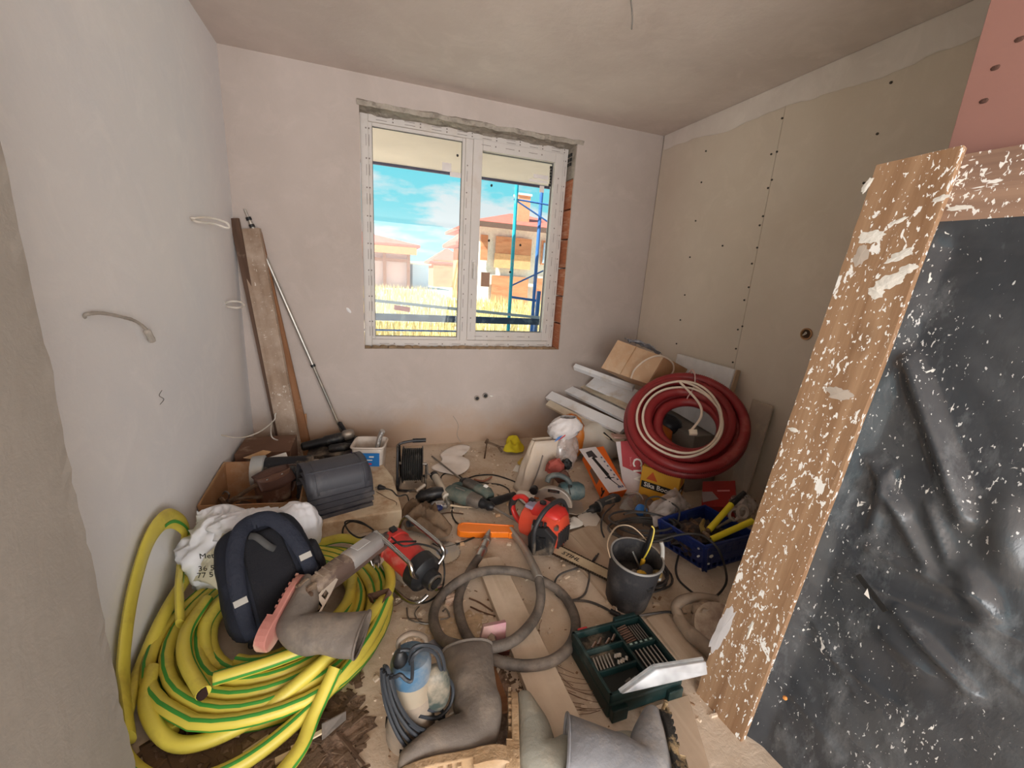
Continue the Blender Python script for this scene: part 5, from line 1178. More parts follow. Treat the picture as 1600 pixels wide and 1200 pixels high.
MB().box((-.10, .0, .205), (.05, .06, .02)).build('control_panel', mat('grey-violet plastic', '8d8396', .4), CH, bevel=.004)
MB().box((-.12, .03, .215), (.03, .03, .015)).build('switch', M_BLK, CH, bevel=.003)
MB().cyl((-.05, .03, .21), (-.05, .03, .232), .018, n=14).build('filter_knob', M_BLK, CH, smooth=True)
MB().box((.02, -.0905, .08), (.045, .003, .06)).build('logo_plate', M_BLK, CH)
for k in range(3): MB().box((.01+.012*k, -.0925, .085), (.005, .002, .03), None).build('white_mark', M_WHITE, CH)
BL = .40
bo = [(.06, .035), (BL+.04, .028), (BL+.065, .018), (BL+.072, 0), (BL+.065, -.018), (BL+.04, -.028), (.06, -.035)]
T = TR(0, -.02, .028) @ RX(.06)
bar = MB().prism(bo, -.002, .002, T).build('guide_bar', mat('cream painted bar', 'c8b899', .5, .2, dust=.3, dustcol='a68f72'), CH)
chn = MB(); pts_ = [V((p[0], p[1]*1.1, 0)) for p in bo]; cps = []
for a, b in zip(pts_[:-1], pts_[1:]):
    n_ = max(1, int((b-a).length/.012))
    for i in range(n_): cps.append((a.lerp(b, i/n_), (b-a).normalized()))
for i, (p, d) in enumerate(cps): chn.bar(p-d*.005, p+d*.005, .008, .007 if i % 3 else .0085, (0, 0, 1), T)
tag(chn.build('saw_chain', mat('oily chain', '3c3228', .5, .5), CH), kind='stuff')
text('STIHL', .034, M_INK, CH, T @ TR(.165, 0, .0026), .0003, bold=True, shear=.2, sx=1.15)

# boards on the floor
M_BOARD = wood('dusty floor board', 'c0ad98', 'a8937c', 'y', 14, dust=.7, dustcol='c0ab96', knots=False)
def floorboard(label, q, t=.02, m=M_BOARD, z=0, name='floor_board'): return tag(MB().prism([(p[0], p[1]) for p in q], z, z+t).build(name, m, bevel=.002), label, 'board', 'boards lying on the floor')
floorboard('long pale dusty plank running under the vibrator hose to bottom edge', [(1.266, -1.551, 0.03), (1.39, -1.557, 0.03), (1.397, -1.699, 0.03), (1.404, -2.432, 0.03), (1.402, -2.523, 0.03), (1.275, -2.468, 0.03), (1.27, -2.407, 0.03)], .03, wood('pale dusty plank', 'cbb9a4', 'b5a28c', 'y', 14, dust=.6, dustcol='d2c3b0', knots=False))
floorboard('dusty board under the chainsaw bar', [(1.744, -1.457, 0.02), (1.835, -1.442, 0.02), (1.899, -2.016, 0.02), (1.782, -2.004, 0.02)])
floorboard('grey board between the white card and black bucket', [(1.838, -1.443, 0.02), (2.058, -1.384, 0.02), (1.99, -1.938, 0.02), (1.831, -1.917, 0.02), (1.869, -1.77, 0.02)])
floorboard('wide worn board right of the drill case', [(1.886, -2.081, 0.015), (1.992, -2.073, 0.015), (2.007, -2.381, 0.015), (1.888, -2.412, 0.015)], .015)
floorboard('muddy board at lower right beneath the boots', [(1.615, -2.416, 0.015), (1.814, -2.416, 0.015), (1.715, -2.623, 0.015), (1.566, -2.621, 0.015)], .015)
floorboard('brown edge board between pump and pale plank', [(1.159, -2.112, 0.012), (1.197, -2.109, 0.012), (1.203, -2.294, 0.012), (1.172, -2.29, 0.012)], .012, M_BRW)

# concrete vibrator hose
VH = thing('vibrator_hose', 'thick dark vibrator hose looped on the floor with two metal ends', 'hose', (1.313, -1.892, 0))
M_VH = mat('dusty rubber hose', '514a44', .65, dust=.45, dustcol='7d7166', dscale=9, bump=.3, bscale=90); M_HEAD = mat('dusty steel head', '9c968d', .45, .5, dust=.3)
hp = [(1.284, -1.545, 0.03), (1.233, -1.608, 0.028), (1.173, -1.697, 0.026), (1.139, -1.76, 0.025), (1.122, -1.825, 0.025), (1.118, -1.918, 0.025), (1.129, -1.995, 0.025), (1.165, -2.07, 0.025), (1.218, -2.146, 0.045), (1.303, -2.183, 0.045), (1.402, -2.186, 0.045), (1.505, -2.125, 0.03), (1.577, -2.019, 0.025), (1.588, -1.879, 0.025), (1.517, -1.784, 0.045), (1.42, -1.701, 0.045), (1.288, -1.669, 0.05), (1.16, -1.719, 0.07), (1.064, -1.754, 0.03), (1.014, -1.846, 0.025), (1.022, -1.956, 0.025), (1.066, -2.042, 0.06), (1.141, -2.082, 0.065), (1.236, -2.094, 0.065), (1.317, -2.066, 0.065), (1.416, -1.976, 0.045), (1.467, -1.901, 0.06), (1.488, -1.823, 0.085)]
MB().tube(spline(hp, 9), .0205, 12).build('hose', M_VH, VH, smooth=True, W=True)
MB().tube(spline([(1.488, -1.823, 0.085), (1.505, -1.714, 0.07), (1.53, -1.514, 0.035), (1.52, -1.347, 0.024)], 8), [.021]*8+[.0195]*17, 12).build('poker_head', M_HEAD, VH, smooth=True, W=True)
MB().tube([(1.284, -1.545, 0.03), (1.306, -1.51, 0.03), (1.345, -1.441, 0.028), (1.378, -1.377, 0.026), (1.401, -1.334, 0.026)], [.022, .024, .02, .019, .014], 12).build('coupling', M_STEEL, VH, smooth=True, W=True)
for a, b in (((1.312, -1.501, 0.03), (1.324, -1.483, 0.03)), ((1.355, -1.421, 0.028), (1.367, -1.401, 0.028))): MB().cyl(a, b, .0235, n=12).build('ferrule', M_GREYST, VH, smooth=True, W=True)

# float with pink handle, strip
FT = thing('float_blade', 'steel float with dark red strip and pink handle under the hose', 'float', (1.096, -2.003, 0))
panel(MB(), [(0.905, -1.99, 0.006), (1.089, -2.031, 0.006), (1.1, -1.98, 0.006), (0.997, -1.945, 0.006)], .003).build('blade', mat('blue-grey blade', '9a9ca6', .35, .6, dust=.25), FT, W=True)
MB().bar((1.083, -2.037, 0.012), (1.266, -2.074, 0.012), .028, .018).build('red_strip', mat('dark red strip', '5f332b', .6, dust=.25), FT, W=True)
pk = MB(); Tm = ax((1.155, -2.033, 0.02), (1.245, -2.04, 0.02), (0, -.4, .9))
pk.prism([(0, 0), (.03, 0), (.034, .03), (.05, .048), (.068, .03), (.07, 0), (.105, 0), (.11, .08), (.02, .075)], -.012, .012, Tm @ RX(PI/2*.55)); pk.build('handle', mat('dusty pink plastic', 'b07f88', .6, dust=.3), FT, W=True, bevel=.003)
sp_ = tag(MB().blob((1.263, -2.067, 0.012), (.03, .02, .014), amp=.4).build('foam_blob', mat('yellow foam', 'c8a24a', .8), smooth=True), 'small yellow foam blob at the end of the red strip', 'foam')

# submersible pump
PU = thing('submersible_pump', 'dirty blue and grey submersible pump with coiled grey cable', 'pump', (0.881, -2.264, 0), math.radians(-8))
M_PB = mat('worn blue pump plastic', '3c5f7a', .5, dust=.55, dustcol='9a948a'); M_PW = mat('worn white pump shell', '8f8878', .5, dust=.6, dustcol='9b8873'); M_PG = mat('dusty grey pump base', '84796d', .7, dust=.5, dustcol='a28f7b')
ps = .86
def pl(pr): return [(r*ps, z*ps) for r, z in pr]
MB().lathe(pl([(.082, .0), (.086, .01), (.086, .05), (.080, .06), (.078, .13), (.074, .2)]), 28).build('base', M_PG, PU, smooth=True)
MB().lathe(pl([(.074, .2), (.070, .22), (.068, .27)]), 28, None, False, False).build('shell', M_PW, PU, smooth=True)
MB().lathe(pl([(.069, .268), (.069, .32), (.060, .345), (.03, .355)]), 28).build('top_cap', M_PB, PU, smooth=True)
for a in (-1.25, -.55, .2, 2.6, 3.4): MB().box((.072*math.cos(a-.6), .072*math.sin(a-.6), .026), (.018, .02, .02), None).build('intake_slot', mat('black slot', '1c1613', .9), PU)
MB().cyl((.03, -.07, .03), (.035, -.108, .028), .027, .031, 18).build('outlet', mat('beige outlet', 'a89a86', .6, dust=.3), PU, smooth=True)
MB().tube(spline([(-.035, .02, .295), (-.035, .02, .335), (.0, .025, .352), (.04, .02, .335), (.04, .02, .295)], 7), .010, 10, flat=.7).build('carry_handle', M_PG, PU, smooth=True)
MB().lathe([(.020, 0), (.022, .018), (.010, .045)], 14, TR(-.03, -.02, .295)).build('cable_gland', M_BLK, PU, smooth=True)
FLT = MB().blob((0.952, -2.278, 0.17), (.09, .07, .16), pw=.8).build('float_switch', mat('dark green float', '39433f', .5, dust=.3), PU, smooth=True, W=True)
gc = mat('grey cable sheath', '303338', .55, dust=.12, dustcol='6a6661')
for k in range(8):
    P = []
    for q in range(9):
        t = q/8; a = -2.75+.16*k*(.5+.5*t)+1.25*t*t; r = (.078+.010*(k % 2)+.004*mnoise.noise(V(k*2.1, t*3, 0)))+.022*max(0, t-.75); P.append((r*math.cos(a), r*math.sin(a), .305-.27*t+.012*mnoise.noise(V(k, t*2, 5))))
    MB().tube(spline(P, 5), .0052, 6).build('cable_strand', gc, PU, smooth=True)
MB().tube(spline([(.078*math.cos(-2.7+.2*k), .078*math.sin(-2.7+.2*k), .305+.010*math.sin(k*2)) for k in range(7)]+[(0, -.02, .33), (-.03, -.02, .34)], 5), .0055, 6).build('cable_strand', gc, PU, smooth=True)
PUL = [[(0.875, -2.288, 0.3), (0.88, -2.304, 0.36), (0.908, -2.306, 0.37), (0.954, -2.293, 0.33), (0.975, -2.29, 0.26), (0.97, -2.278, 0.2), (0.944, -2.28, 0.15), (0.915, -2.296, 0.13)],
       [(0.876, -2.295, 0.3), (0.886, -2.311, 0.35), (0.916, -2.302, 0.35), (0.95, -2.295, 0.31), (0.968, -2.287, 0.24), (1.004, -2.27, 0.16), (1.007, -2.275, 0.11), (0.986, -2.294, 0.09), (0.948, -2.308, 0.09), (0.898, -2.325, 0.14)],
       [(0.891, -2.314, 0.16), (0.939, -2.305, 0.12), (0.975, -2.287, 0.08), (0.967, -2.317, 0.05), (0.925, -2.339, 0.07), (0.869, -2.347, 0.15)],
       [(0.92, -2.287, 0.19), (0.936, -2.273, 0.21), (0.971, -2.27, 0.22)],
       [(0.91, -2.305, 0.16), (0.927, -2.294, 0.09), (0.97, -2.296, 0.06), (0.983, -2.319, 0.02), (0.953, -2.345, 0.012), (0.917, -2.335, 0.03)]]
for P in PUL: MB().tube(spline(P, 7), .0055, 6).build('cable_loop', gc, PU, smooth=True, W=True)
MB().tube(spline([(0.971, -2.27, 0.23), (0.978, -2.276, 0.22), (0.984, -2.287, 0.22), (0.973, -2.283, 0.21), (0.967, -2.273, 0.22)], 4), .007, 6).build('knot', gc, PU, smooth=True, W=True)

tag(panel(MB(), [(0.628, -2.218, 0.07), (0.694, -2.198, 0.07), (0.691, -2.173, 0.004), (0.625, -2.216, 0.004)], .003).build('steel_plate', mat('grey steel plate', '7d746c', .5, .4, dust=.3)), 'small grey steel plate standing by the yellow hose', 'plate')
tag(MB().bar((0.667, -2.206, 0.006), (0.746, -2.32, 0.006), .006, .006).build('thin_stick', M_RUST), 'thin stick on the floor left of the pump', 'stick')

# ------------------------------------------------------------------ right-hand heap
def quadbox(o, x, y, t, m, name, parent, W=True, bevel=.002):
    """box with one face at o spanned by vectors x and y, thickness t behind it"""
    o = V(o); x = V(x); y = V(y); n = x.cross(y).normalized()*t
    mb = MB(); mb.add([o, o+x, o+x+y, o+y, o-n, o+x-n, o+x+y-n, o+y-n], [(0, 1, 2, 3), (7, 6, 5, 4), (0, 4, 5, 1), (1, 5, 6, 2), (2, 6, 7, 3), (3, 7, 4, 0)])
    return mb.build(name, m, parent, W=W, bevel=bevel)
# cement sack with a plastic bag on top
SK = thing('paper_sack', 'opened white paper cement sack standing against clear bag', 'sack', (1.86, -.86, 0))
M_PAP = mat('dusty sack paper', 'bfb1a2', .85, var=.08, dust=.3, bump=.3, bscale=30)
def sackf(u, v):
    a = 2*PI*u; g = lambda t, q: math.copysign(abs(t)**q, t); k = 1+.16*mnoise.noise(V(math.cos(a)*2, math.sin(a)*2, v*3))+.07*(1-2*abs(mnoise.noise(V(math.cos(a)*4, math.sin(a)*4, v*4))))
    w = .13*(1-.25*v); d = .075*(1-.6*v); return (1.845+.085*v+w*g(math.cos(a), .5)*k, -.88+.05*v+d*g(math.sin(a), .6)*k, .003+v*.33)
MB().sheet(36, 14, sackf, closed_u=True).build('sack_body', M_PAP, SK, smooth=True, ang=180, W=True, solid=.003)
MB().tube(spline([(1.78, -0.965, 0.02), (1.827, -0.967, 0.16), (1.85, -0.975, 0.28)], 6), .007, 6, flat=.6).build('seam', mat('dark seam', '7a7069', .8), SK, smooth=True, W=True)
CLB = thing('plastic_bag', 'clear plastic bag of red things with blue printed top on the sack', 'bag', (2.03, -.80, 0))
M_CLR = glass_mat('clear polythene', 'f4f0ee', .10, .15, .38, 'd9cfc8')
def clb(c, rx, ry, z0, z1, amp, seed):
    def fn(u, v):
        a = 2*PI*u; k = 1+amp*(1-2*abs(mnoise.noise(V(math.cos(a)*2.6, math.sin(a)*2.6+v*3.5, seed))))*.9; e = math.sin(PI*(.12+.8*v))**.5
        return (c[0]+rx*k*e*math.cos(a)+.03*v, c[1]+ry*k*e*math.sin(a), z0+(z1-z0)*v)
    return fn
MB().sheet(40, 24, clb((2.05, -.82), .105, .075, .06, .36, .25, 2), closed_u=True).build('clear_bag', M_CLR, CLB, smooth=True, ang=180, W=True)
MB().sheet(36, 14, clb((2.06, -.82), .095, .06, .33, .48, .45, 5), closed_u=True).build('white_top', mat('crumpled white film', 'd6cfcc', .4, bump=.3), CLB, smooth=True, ang=180, W=True)
for q, s, m in (((1.939, -0.997, 0.2), .12, mat('red cloth', '9c4a40', .7)), ((1.969, -1.042, 0.15), .10, mat('brown filling', '6b4a40', .8)), ((2.054, -0.928, 0.18), .08, M_INK)): MB().blob(q, (s, s*.8, s*.9), amp=.4, seed=s*30).build('contents', m, CLB, smooth=True, W=True)
a_ = plane_T((1.899, -1.069, 0.455), V((1.991, -1.007, 0.46))-V((1.846, -1.09, 0.45)), (.1, -.5, .9))
MB().prism([(-.05, -.018), (.0, -.014), (.01, .016), (-.045, .02)], 0, .002, a_ @ TR(0, 0, .02)).build('blue_print', mat('light blue print', '5d92d6', .5), CLB, W=True)
MB().prism([(.0, -.03), (.06, -.012), (.05, .006), (.01, -.012)], 0, .002, a_ @ TR(0, 0, .02)).build('red_print', mat('red print', 'c4384a', .6), CLB, W=True)
# circular saw
CSW = thingM('circular_saw', 'grey and teal circular saw resting by the cement sack', 'circular saw', ax((1.742, -1.134, 0.05), (1.957, -1.267, 0.05)))
M_SAWG = mat('grey saw guard', '9b948e', .45, .3, dust=.35); M_TEALS = mat('teal saw motor', '3a5357', .5, dust=.3, dustcol='8c8a80')
cl_ = .29
bp = MB(); bladeprism(bp, [(-.03, -.06), (.27, -.06), (.31, -.02), (.29, .10), (-.03, .08)], [[(.03, -.03), (.22, -.03), (.22, -.01), (.03, -.01)]], Matrix()); bp.build('base_plate', mat('worn steel plate', 'b3aaa0', .4, .6, dust=.3), CSW, solid=.005)
hd_ = []
for i in range(17): a = PI*i/16; hd_.append((.12+.12*math.cos(a), .02+.115*math.sin(a)))
MB().prism(hd_+[(.04, .02), (.075, .06), (.12, .075), (.165, .06), (.20, .02)], 0, .035, TR(0, -.005, 0) @ RX(PI/2)).build('blade_guard', M_SAWG, CSW, bevel=.006)
o = sawdisc(.085, 30, .012, TR(.12, -.022, .025) @ RX(PI/2), mat('rust brown blade', '6d5547', .5, .5), 'saw_blade', CSW, .002)
MB().tube(spline([(.12, -.03, .075), (.17, -.035, .06), (.185, -.035, .01)], 6), .006, 6).build('guard_lever', M_STEEL, CSW, smooth=True)
MB().box((.12, -.042, .115), (.07, .004, .018)).build('name_plate', M_INK, CSW); MB().box((.12, -.045, .115), (.045, .002, .007)).build('plate_print', M_STEEL, CSW)
body([(0, 0, 0, .045, .045), (.02, 0, 0, .055, .055), (.12, 0, 0, .055, .055), (.15, 0, 0, .04, .04)], 16, .9).build('motor', M_TEALS, CSW, smooth=True).matrix_basis = TR(.15, .03, .085) @ RZ(.35)
MB().tube(spline([(.07, .02, .135), (.08, .04, .165), (.13, .05, .18), (.19, .05, .16), (.22, .05, .11)], 7), .017, 10).build('handle', mat('dark saw handle', '4b5150', .55, dust=.3, dustcol='8c8a80'), CSW, smooth=True)
MB().cyl((.0, -.02, .10), (.0, -.055, .10), .024, n=14).build('front_knob', M_BLK, CSW, smooth=True)
MB().box((.02, -.035, .05), (.03, .012, .012)).build('depth_lock', mat('orange lever', 'c06a3a', .5), CSW, bevel=.002)
for k in range(3): MB().tube(spline([(.20+.01*k, .02, .14), (.215, .0+.01*k, .10), (.23, .02, .05), (.21, .05, .02+.01*k)], 5), .005, 6).build('cord_strand', M_RUB, CSW, smooth=True)

# orange tool box with white printed lid
OB = thing('tool_box', 'orange carton with white side printed with a saw picture', 'box', (2.279, -1.134, 0))
o0 = V((2.218, -1.226, 0.1)); ox = V((2.364, -1.208, 0.1))-o0; oy = V((2.24, -0.861, 0.25))-o0; oy2 = oy
M_ORB = mat('orange carton', 'e0661c', .55, var=.05, dust=.1); M_WHB = mat('white carton print', 'cfc6c4', .55, var=.03)
quadbox(o0, ox, oy, .11, M_ORB, 'carton', OB)
OT = plane_T(o0, ox, oy); ow, ol = ox.length, oy.length
MB().box((ow/2, ol/2, .001), (ow-.004, ol-.004, .002), OT).build('white_face', M_WHB, OB, W=True)
MB().prism([(.035, ol-.04), (.09, ol-.03), (.10, ol-.10), (.07, ol-.10), (.06, ol-.085), (.03, ol-.09)], .002, .0035, OT).build('print', mat('charcoal print', '3a3436', .6), OB, W=True)
tp = MB(); tp.prism([(.05, .30), (.072, .305), (.085, .20), (.095, .14), (.066, .13), (.060, .20)], .002, .0035, OT); tp.prism([(.066, .13), (.09, .135), (.085, .10), (.072, .10)], .002, .0035, OT); tp.bar((.045, .118, .0028), (.115, .108, .0028), .006, .0014, (0, 0, 1), OT); tp.bar((.078, .10, .0028), (.112, .025, .0028), .006, .0014, (0, 0, 1), OT); tp.build('saw_picture', M_INK, OB, W=True)
ic = MB()
for k in range(6): ic.box((ow-.018, .09+.04*k, .0028), (.012, .013, .0014), OT)
for k in range(3): ic.box((ow-.05+.016*k, .03, .0028), (.010, .016, .0014), OT)
ic.build('icon_row', mat('blue-grey print', '5a5a78', .6), OB, W=True)
side_n = ox.cross(oy).normalized(); SD = plane_T(o0-ox.normalized()*.001, oy, side_n)   # x along the box, y up its orange side
MB().box((.20, -.055, .0), (.12, .05, .003), SD).build('print', mat('brown-grey print', '7a5c4c', .6), OB, W=True)
MB().lathe([(.02, -.001), (.02, .001)], 18, SD @ TR(.26, -.02, 0)).build('logo_dot', mat('pale orange print', 'eda67c', .6), OB, W=True)
MB().box((.33, -.02, .0), (.08, .012, .003), SD).build('print', mat('pale orange print', 'eda67c', .6), OB, W=True)
tb_ = MB(); tb_.box((.05, -.06, 0), (.012, .06, .003), SD); tb_.box((.07, -.05, 0), (.03, .012, .003), SD @ TR(.07, -.05, 0) @ RZ(.6) @ TR(-.07, .05, 0)); tb_.build('black_print', M_INK, OB, W=True)

# carton with CTV lettering
CT = thing('carton', 'red and white carton lettered CTV behind the orange box', 'box', (2.457, -1.131, 0))
c0 = V((2.396, -1.146, 0.03)); cx = V((2.485, -1.221, 0.06))-c0; cy = V((2.389, -0.978, 0.34))-c0
quadbox(c0, cx*1.35, cy, .09, mat('white carton', 'd2c7c6', .6), 'carton', CT)
TT = plane_T(c0, cx*1.35, cy); cw, chh = cx.length*1.35, cy.length
MB().prism([(.001, chh*.52), (cw-.001, chh*.30), (cw-.001, chh-.001), (.001, chh-.001)], 0, .002, TT).build('red_face', mat('red carton print', 'b23a40', .55), CT, W=True)
text('CTV', .085, M_WHITE, CT, TT @ TR(cw*.60, chh*.44, .0025) @ RZ(-PI/2), .0004, bold=True, W=True)
text('Security', .02, mat('pale red print', 'd98a8a', .6), CT, TT @ TR(cw*.36, chh*.60, .0025) @ RZ(-PI/2), .0003, W=True)

# yellow carton
SKB = thing('carton', 'yellow carton with black lettered band under the red pipe coil', 'box', (2.6, -1.36, 0))
M_SIK = mat('amber carton', 'd29a2f', .6, var=.05, dust=.12)
B0 = V((2.560, -1.440, 0)); e1 = (V((2.430, -1.262, 0))-B0); e1n = e1.normalized(); e2n = V((-e1n.y, e1n.x, 0))*-1; 
sw1, sw2, shh = .235, .15, .285
mb = MB(); P4 = [B0, B0+e1n*sw1, B0+e1n*sw1+e2n*sw2, B0+e2n*sw2]
mb.add([*P4, *[p+V((0, 0, shh)) for p in P4]], [(0, 1, 2, 3), (4, 5, 6, 7), (0, 1, 5, 4), (1, 2, 6, 5), (2, 3, 7, 6), (3, 0, 4, 7)]); mb.build('carton', M_SIK, SKB, W=True, bevel=.002)
FA = plane_T(B0+e1n*sw1, -e1n, (0, 0, 1)); FB = plane_T(B0, e2n, (0, 0, 1))
for FX, w in ((FA, sw1), (FB, sw2)):
    sg = 1
    MB().box((w/2, .165, 0), (w*.92, .045, .003), FX).build('black_band', M_INK, SKB, W=True)
    MB().prism([(.035, .205), (.105 if w > .2 else .085, .205), (.07 if w > .2 else .06, .262)], -.0015, .0015, FX).build('triangle_mark', mat('red-orange print', 'c2552a', .6), SKB, W=True)
text('Sika Boom', .043, M_WHITE, SKB, FA @ TR(.118, .166, .002), .0003, bold=True, W=True); text('Sika', .03, M_WHITE, SKB, FB @ TR(.06, .166, .002), .0003, bold=True, W=True)
# red carton by the panel
RB = thing('carton', 'red carton with a pale picture beside the yellow carton', 'box', (2.90, -1.46, 0))
r0 = V((2.67, -1.529, 0.12)); rx_ = V((2.805, -1.646, 0.17))-r0; ry_ = V((2.8, -1.381, 0.2))-r0
quadbox(r0, rx_, ry_, .16, mat('red carton', '9c2c28', .55, dust=.12), 'carton', RB)
RT = plane_T(r0, rx_, ry_); MB().prism([(.01, .035), (.10, .06), (.07, .12), (.01, .12)], 0, .002, RT).build('pale_picture', mat('grey picture print', '9d8f90', .5), RB, W=True)
MB().box((rx_.length*.72, ry_.length*.6, 0), (.07, .012, .003), RT).build('print', mat('pale red print', 'd98a8a', .6), RB, W=True)

# red corrugated pipe coil
RCQ = V((2.661, -1.283, .561)); _ha = -.727; _hl = .834
hh = V((math.cos(_ha), math.sin(_ha), 0)); bb = V((-hh.y, hh.x, 0)); uu = bb*math.sin(_hl)+V((0, 0, math.cos(_hl))); nn_ = hh.cross(uu)
CM = Matrix(((hh.x, uu.x, nn_.x, RCQ.x), (hh.y, uu.y, nn_.y, RCQ.y), (hh.z, uu.z, nn_.z, RCQ.z), (0, 0, 0, 1)))
RP = thingM('pipe_coil', 'coil of red corrugated pipe leaning on the boxes at right', 'coil', CM)
M_REDP = mat('dark red corrugated pipe', '8c2a2c', .42, var=.1, dust=.08, dustcol='b36a62')
pr_ = .031
RG = [(.337, 0, .0, .0), (.325, .055, .01, .0), (.285, .0, .02, -.01), (.272, .062, -.015, .01), (.232, .01, .025, -.015), (.222, .07, .0, -.02), (.185, .035, .03, -.03), (.30, -.055, -.01, .01), (.25, -.05, .01, .02)]
for k, (r, zz, dx, dy) in enumerate(RG):
    P = []
    n_ = int(2*PI*r/.0055)//2*2
    for i in range(n_):
        a = 2*PI*i/n_; w = 1+.02*mnoise.noise(V(math.cos(a), math.sin(a), k*2.3))
        P.append((dx+r*w*math.cos(a), dy+r*w*math.sin(a), zz+.012*mnoise.noise(V(math.cos(a)*1.3, math.sin(a)*1.3, k+5))))
    MB().tube(P, [pr_*(1.05 if i % 2 else .90) for i in range(n_)], 12, closed=True).build('pipe_turn', M_REDP, RP, smooth=True, ang=180)
M_CW = mat('cream cable', 'd6c4b2', .55, var=.05)
wc = []
for i in range(150):
    a = 2*PI*i/64-.4; r = .232+.02*math.sin(a*.5)+.012*mnoise.noise(V(math.cos(a)*1.2, i*.02, 3)); wc.append((-.035+.01*math.sin(i*.03)+r*math.cos(a), -.035+r*1.08*math.sin(a), .125+.012*math.sin(i*.13)))
CWB = tag(MB().tube(wc, .0075, 8).build('cream_cable', M_CW, smooth=True, ang=180), 'cream cable looped over the front of the red pipe coil', 'cable'); CWB.matrix_world = CM
MB().tube(spline([wc[-1], (.06, .09, .135), (.085, .0, .13), (.05, -.09, .125), (.03, -.115, .125)], 8), .0075, 8).build('cable_tail', M_CW, CWB, smooth=True)
MB().box((.028, -.128, .125), (.045, .032, .022), RZ(.2)).build('connector', mat('cream connector', 'd8c9b5', .5), CWB, bevel=.003)
tie = MB().tube(spline([(-.02, .365, .03), (.0, .37, .085), (.02, .31, .115), (.025, .22, .11), (.0, .165, .07), (-.01, .16, .0)], 6), .008, 8, flat=.5); tie.build('tape_tie', mat('clear tape', 'c9a9a2', .3), RP, smooth=True, ang=180)

# white profiles
M_PROF = mat('white aluminium profile', 'e6e7ea', .4, var=.04, dust=.15)
M_PROFC = mat('cream profile end', 'cfc3ae', .5, dust=.3)
PROF = [('lowest white profile of the stack under the red coil', (2.237, -0.157, 0.37), (2.598, -0.78, 0.234), .06, .03, M_PROFC), ('second white profile from the bottom beside the red coil', (2.301, -0.032, 0.4), (2.588, -0.78, 0.338), .09, .035, M_PROF),
        ('white profile with an orange clip in the middle of stack', (2.499, 0.06, 0.44), (2.653, -0.75, 0.409), .085, .03, M_PROF), ('thin cream profile above the middle of the stack', (2.638, 0.183, 0.46), (2.692, -0.72, 0.474), .05, .02, M_PROFC), ('wide flat white profile near the top of the stack', (2.662, -0.12, 0.555), (2.848, -0.62, 0.499), .17, .012, M_PROF), ('top white square profile beneath the cardboard box', (2.489, -0.1, 0.673), (2.792, -0.55, 0.592), .04, .05, M_PROF),
        ('flat white sheet between the wide profile and the clip', (2.685, 0.14, 0.445), (2.705, -0.73, 0.426), .12, .010, M_PROF)]
for lab, a, b, w, h, m in PROF: plank(lab, a, b, w, h, m, (-.25, -.85, .75), 'aluminium_profile', 'profile', 'white profiles stacked at the right', .003)
tag(MB().bar((2.428, -0.876, 0.34), (2.57, -0.913, 0.33), .07, .012).build('card_piece', mat('pinkish card', 'c4a093', .7)), 'pinkish card end below the white profiles', 'card')
tag(MB().box((0, 0, 0), (.02, .02, .012)).build('clip', mat('orange clip', 'd8904a', .5), loc=(2.594, 0.011, 0.475)), 'small orange clip on the white profiles', 'clip')
# support: orange and white plastic sack under the profiles
OS = thing('plastic_sack', 'orange and white filled plastic sack under the white profiles', 'sack', (2.45, -.5, 0))
MB().blob((2.56, -.48, .17), (.46, .40, .34), nu=30, nv=18, amp=.12, pw=.75).build('sack_body', mat('white sack film', 'c0b7aa', .5, dust=.25), OS, smooth=True, ang=180, W=True)
MB().blob((2.33, -.46, .19), (.14, .30, .34), nu=20, nv=14, amp=.12, pw=.8).build('orange_end', mat('orange sack film', 'cf7a2c', .5, dust=.15), OS, smooth=True, ang=180, W=True)
bp2 = MB()
for a, b in (((2.503, -0.586, 0.27), (2.534, -0.665, 0.24)), ((2.534, -0.665, 0.24), (2.568, -0.686, 0.23)), ((2.558, -0.519, 0.28), (2.571, -0.597, 0.27)), ((2.566, -0.565, 0.28), (2.598, -0.632, 0.26))): bp2.bar(V(a)+V((0, -.06, .0)), V(b)+V((0, -.06, .0)), .012, .012)
bp2.build('black_print', M_INK, OS, W=True)
tag(MB().blob((2.72, -.95, .36), (.24, .24, .16), amp=.15, pw=.85).build('orange_bag', mat('orange bag film', 'c0661f', .5), smooth=True, ang=180), 'orange bag seen through the middle of the red coil', 'bag')
tag(MB().blob((2.86, -.90, .42), (.20, .24, .14), amp=.15).build('black_bag', mat('black bag film', '26252a', .4), smooth=True, ang=180), 'black bag seen through the middle of the red coil', 'bag')
# tilted cardboard box on top
TBX = thing('cardboard_box', 'tilted light cardboard box on top of the white profiles', 'box', (2.687, -0.75, 0.732))
a0 = V((2.428, -0.62, 0.779)); a1 = V((2.645, -0.9, 0.723)); a2 = V((2.779, -0.86, 0.912)); a3 = V((2.568, -0.58, 0.985)); dp = V((3.101, -0.735, 0.772))-V((2.779, -0.86, 0.912))
M_CB2 = mat('light cardboard', 'bf9c7c', .85, var=.06, dust=.3, dustcol='cdb79e')
mb = MB().add([a0, a1, a2, a3, a0+dp, a1+dp, a2+dp, a3+dp], [(0, 1, 2, 3), (7, 6, 5, 4), (0, 4, 5, 1), (1, 5, 6, 2), (2, 6, 7, 3), (3, 7, 4, 0)]); mb.build('carton', M_CB2, TBX, W=True, bevel=.003)
m1 = a0.lerp(a1, .42); m2 = a3.lerp(a2, .42); MB().bar(m1+V((-.002, -.003, .001)), m2+V((-.002, -.003, .001)), .006, .003).build('fold_line', M_CARD, TBX, W=True)
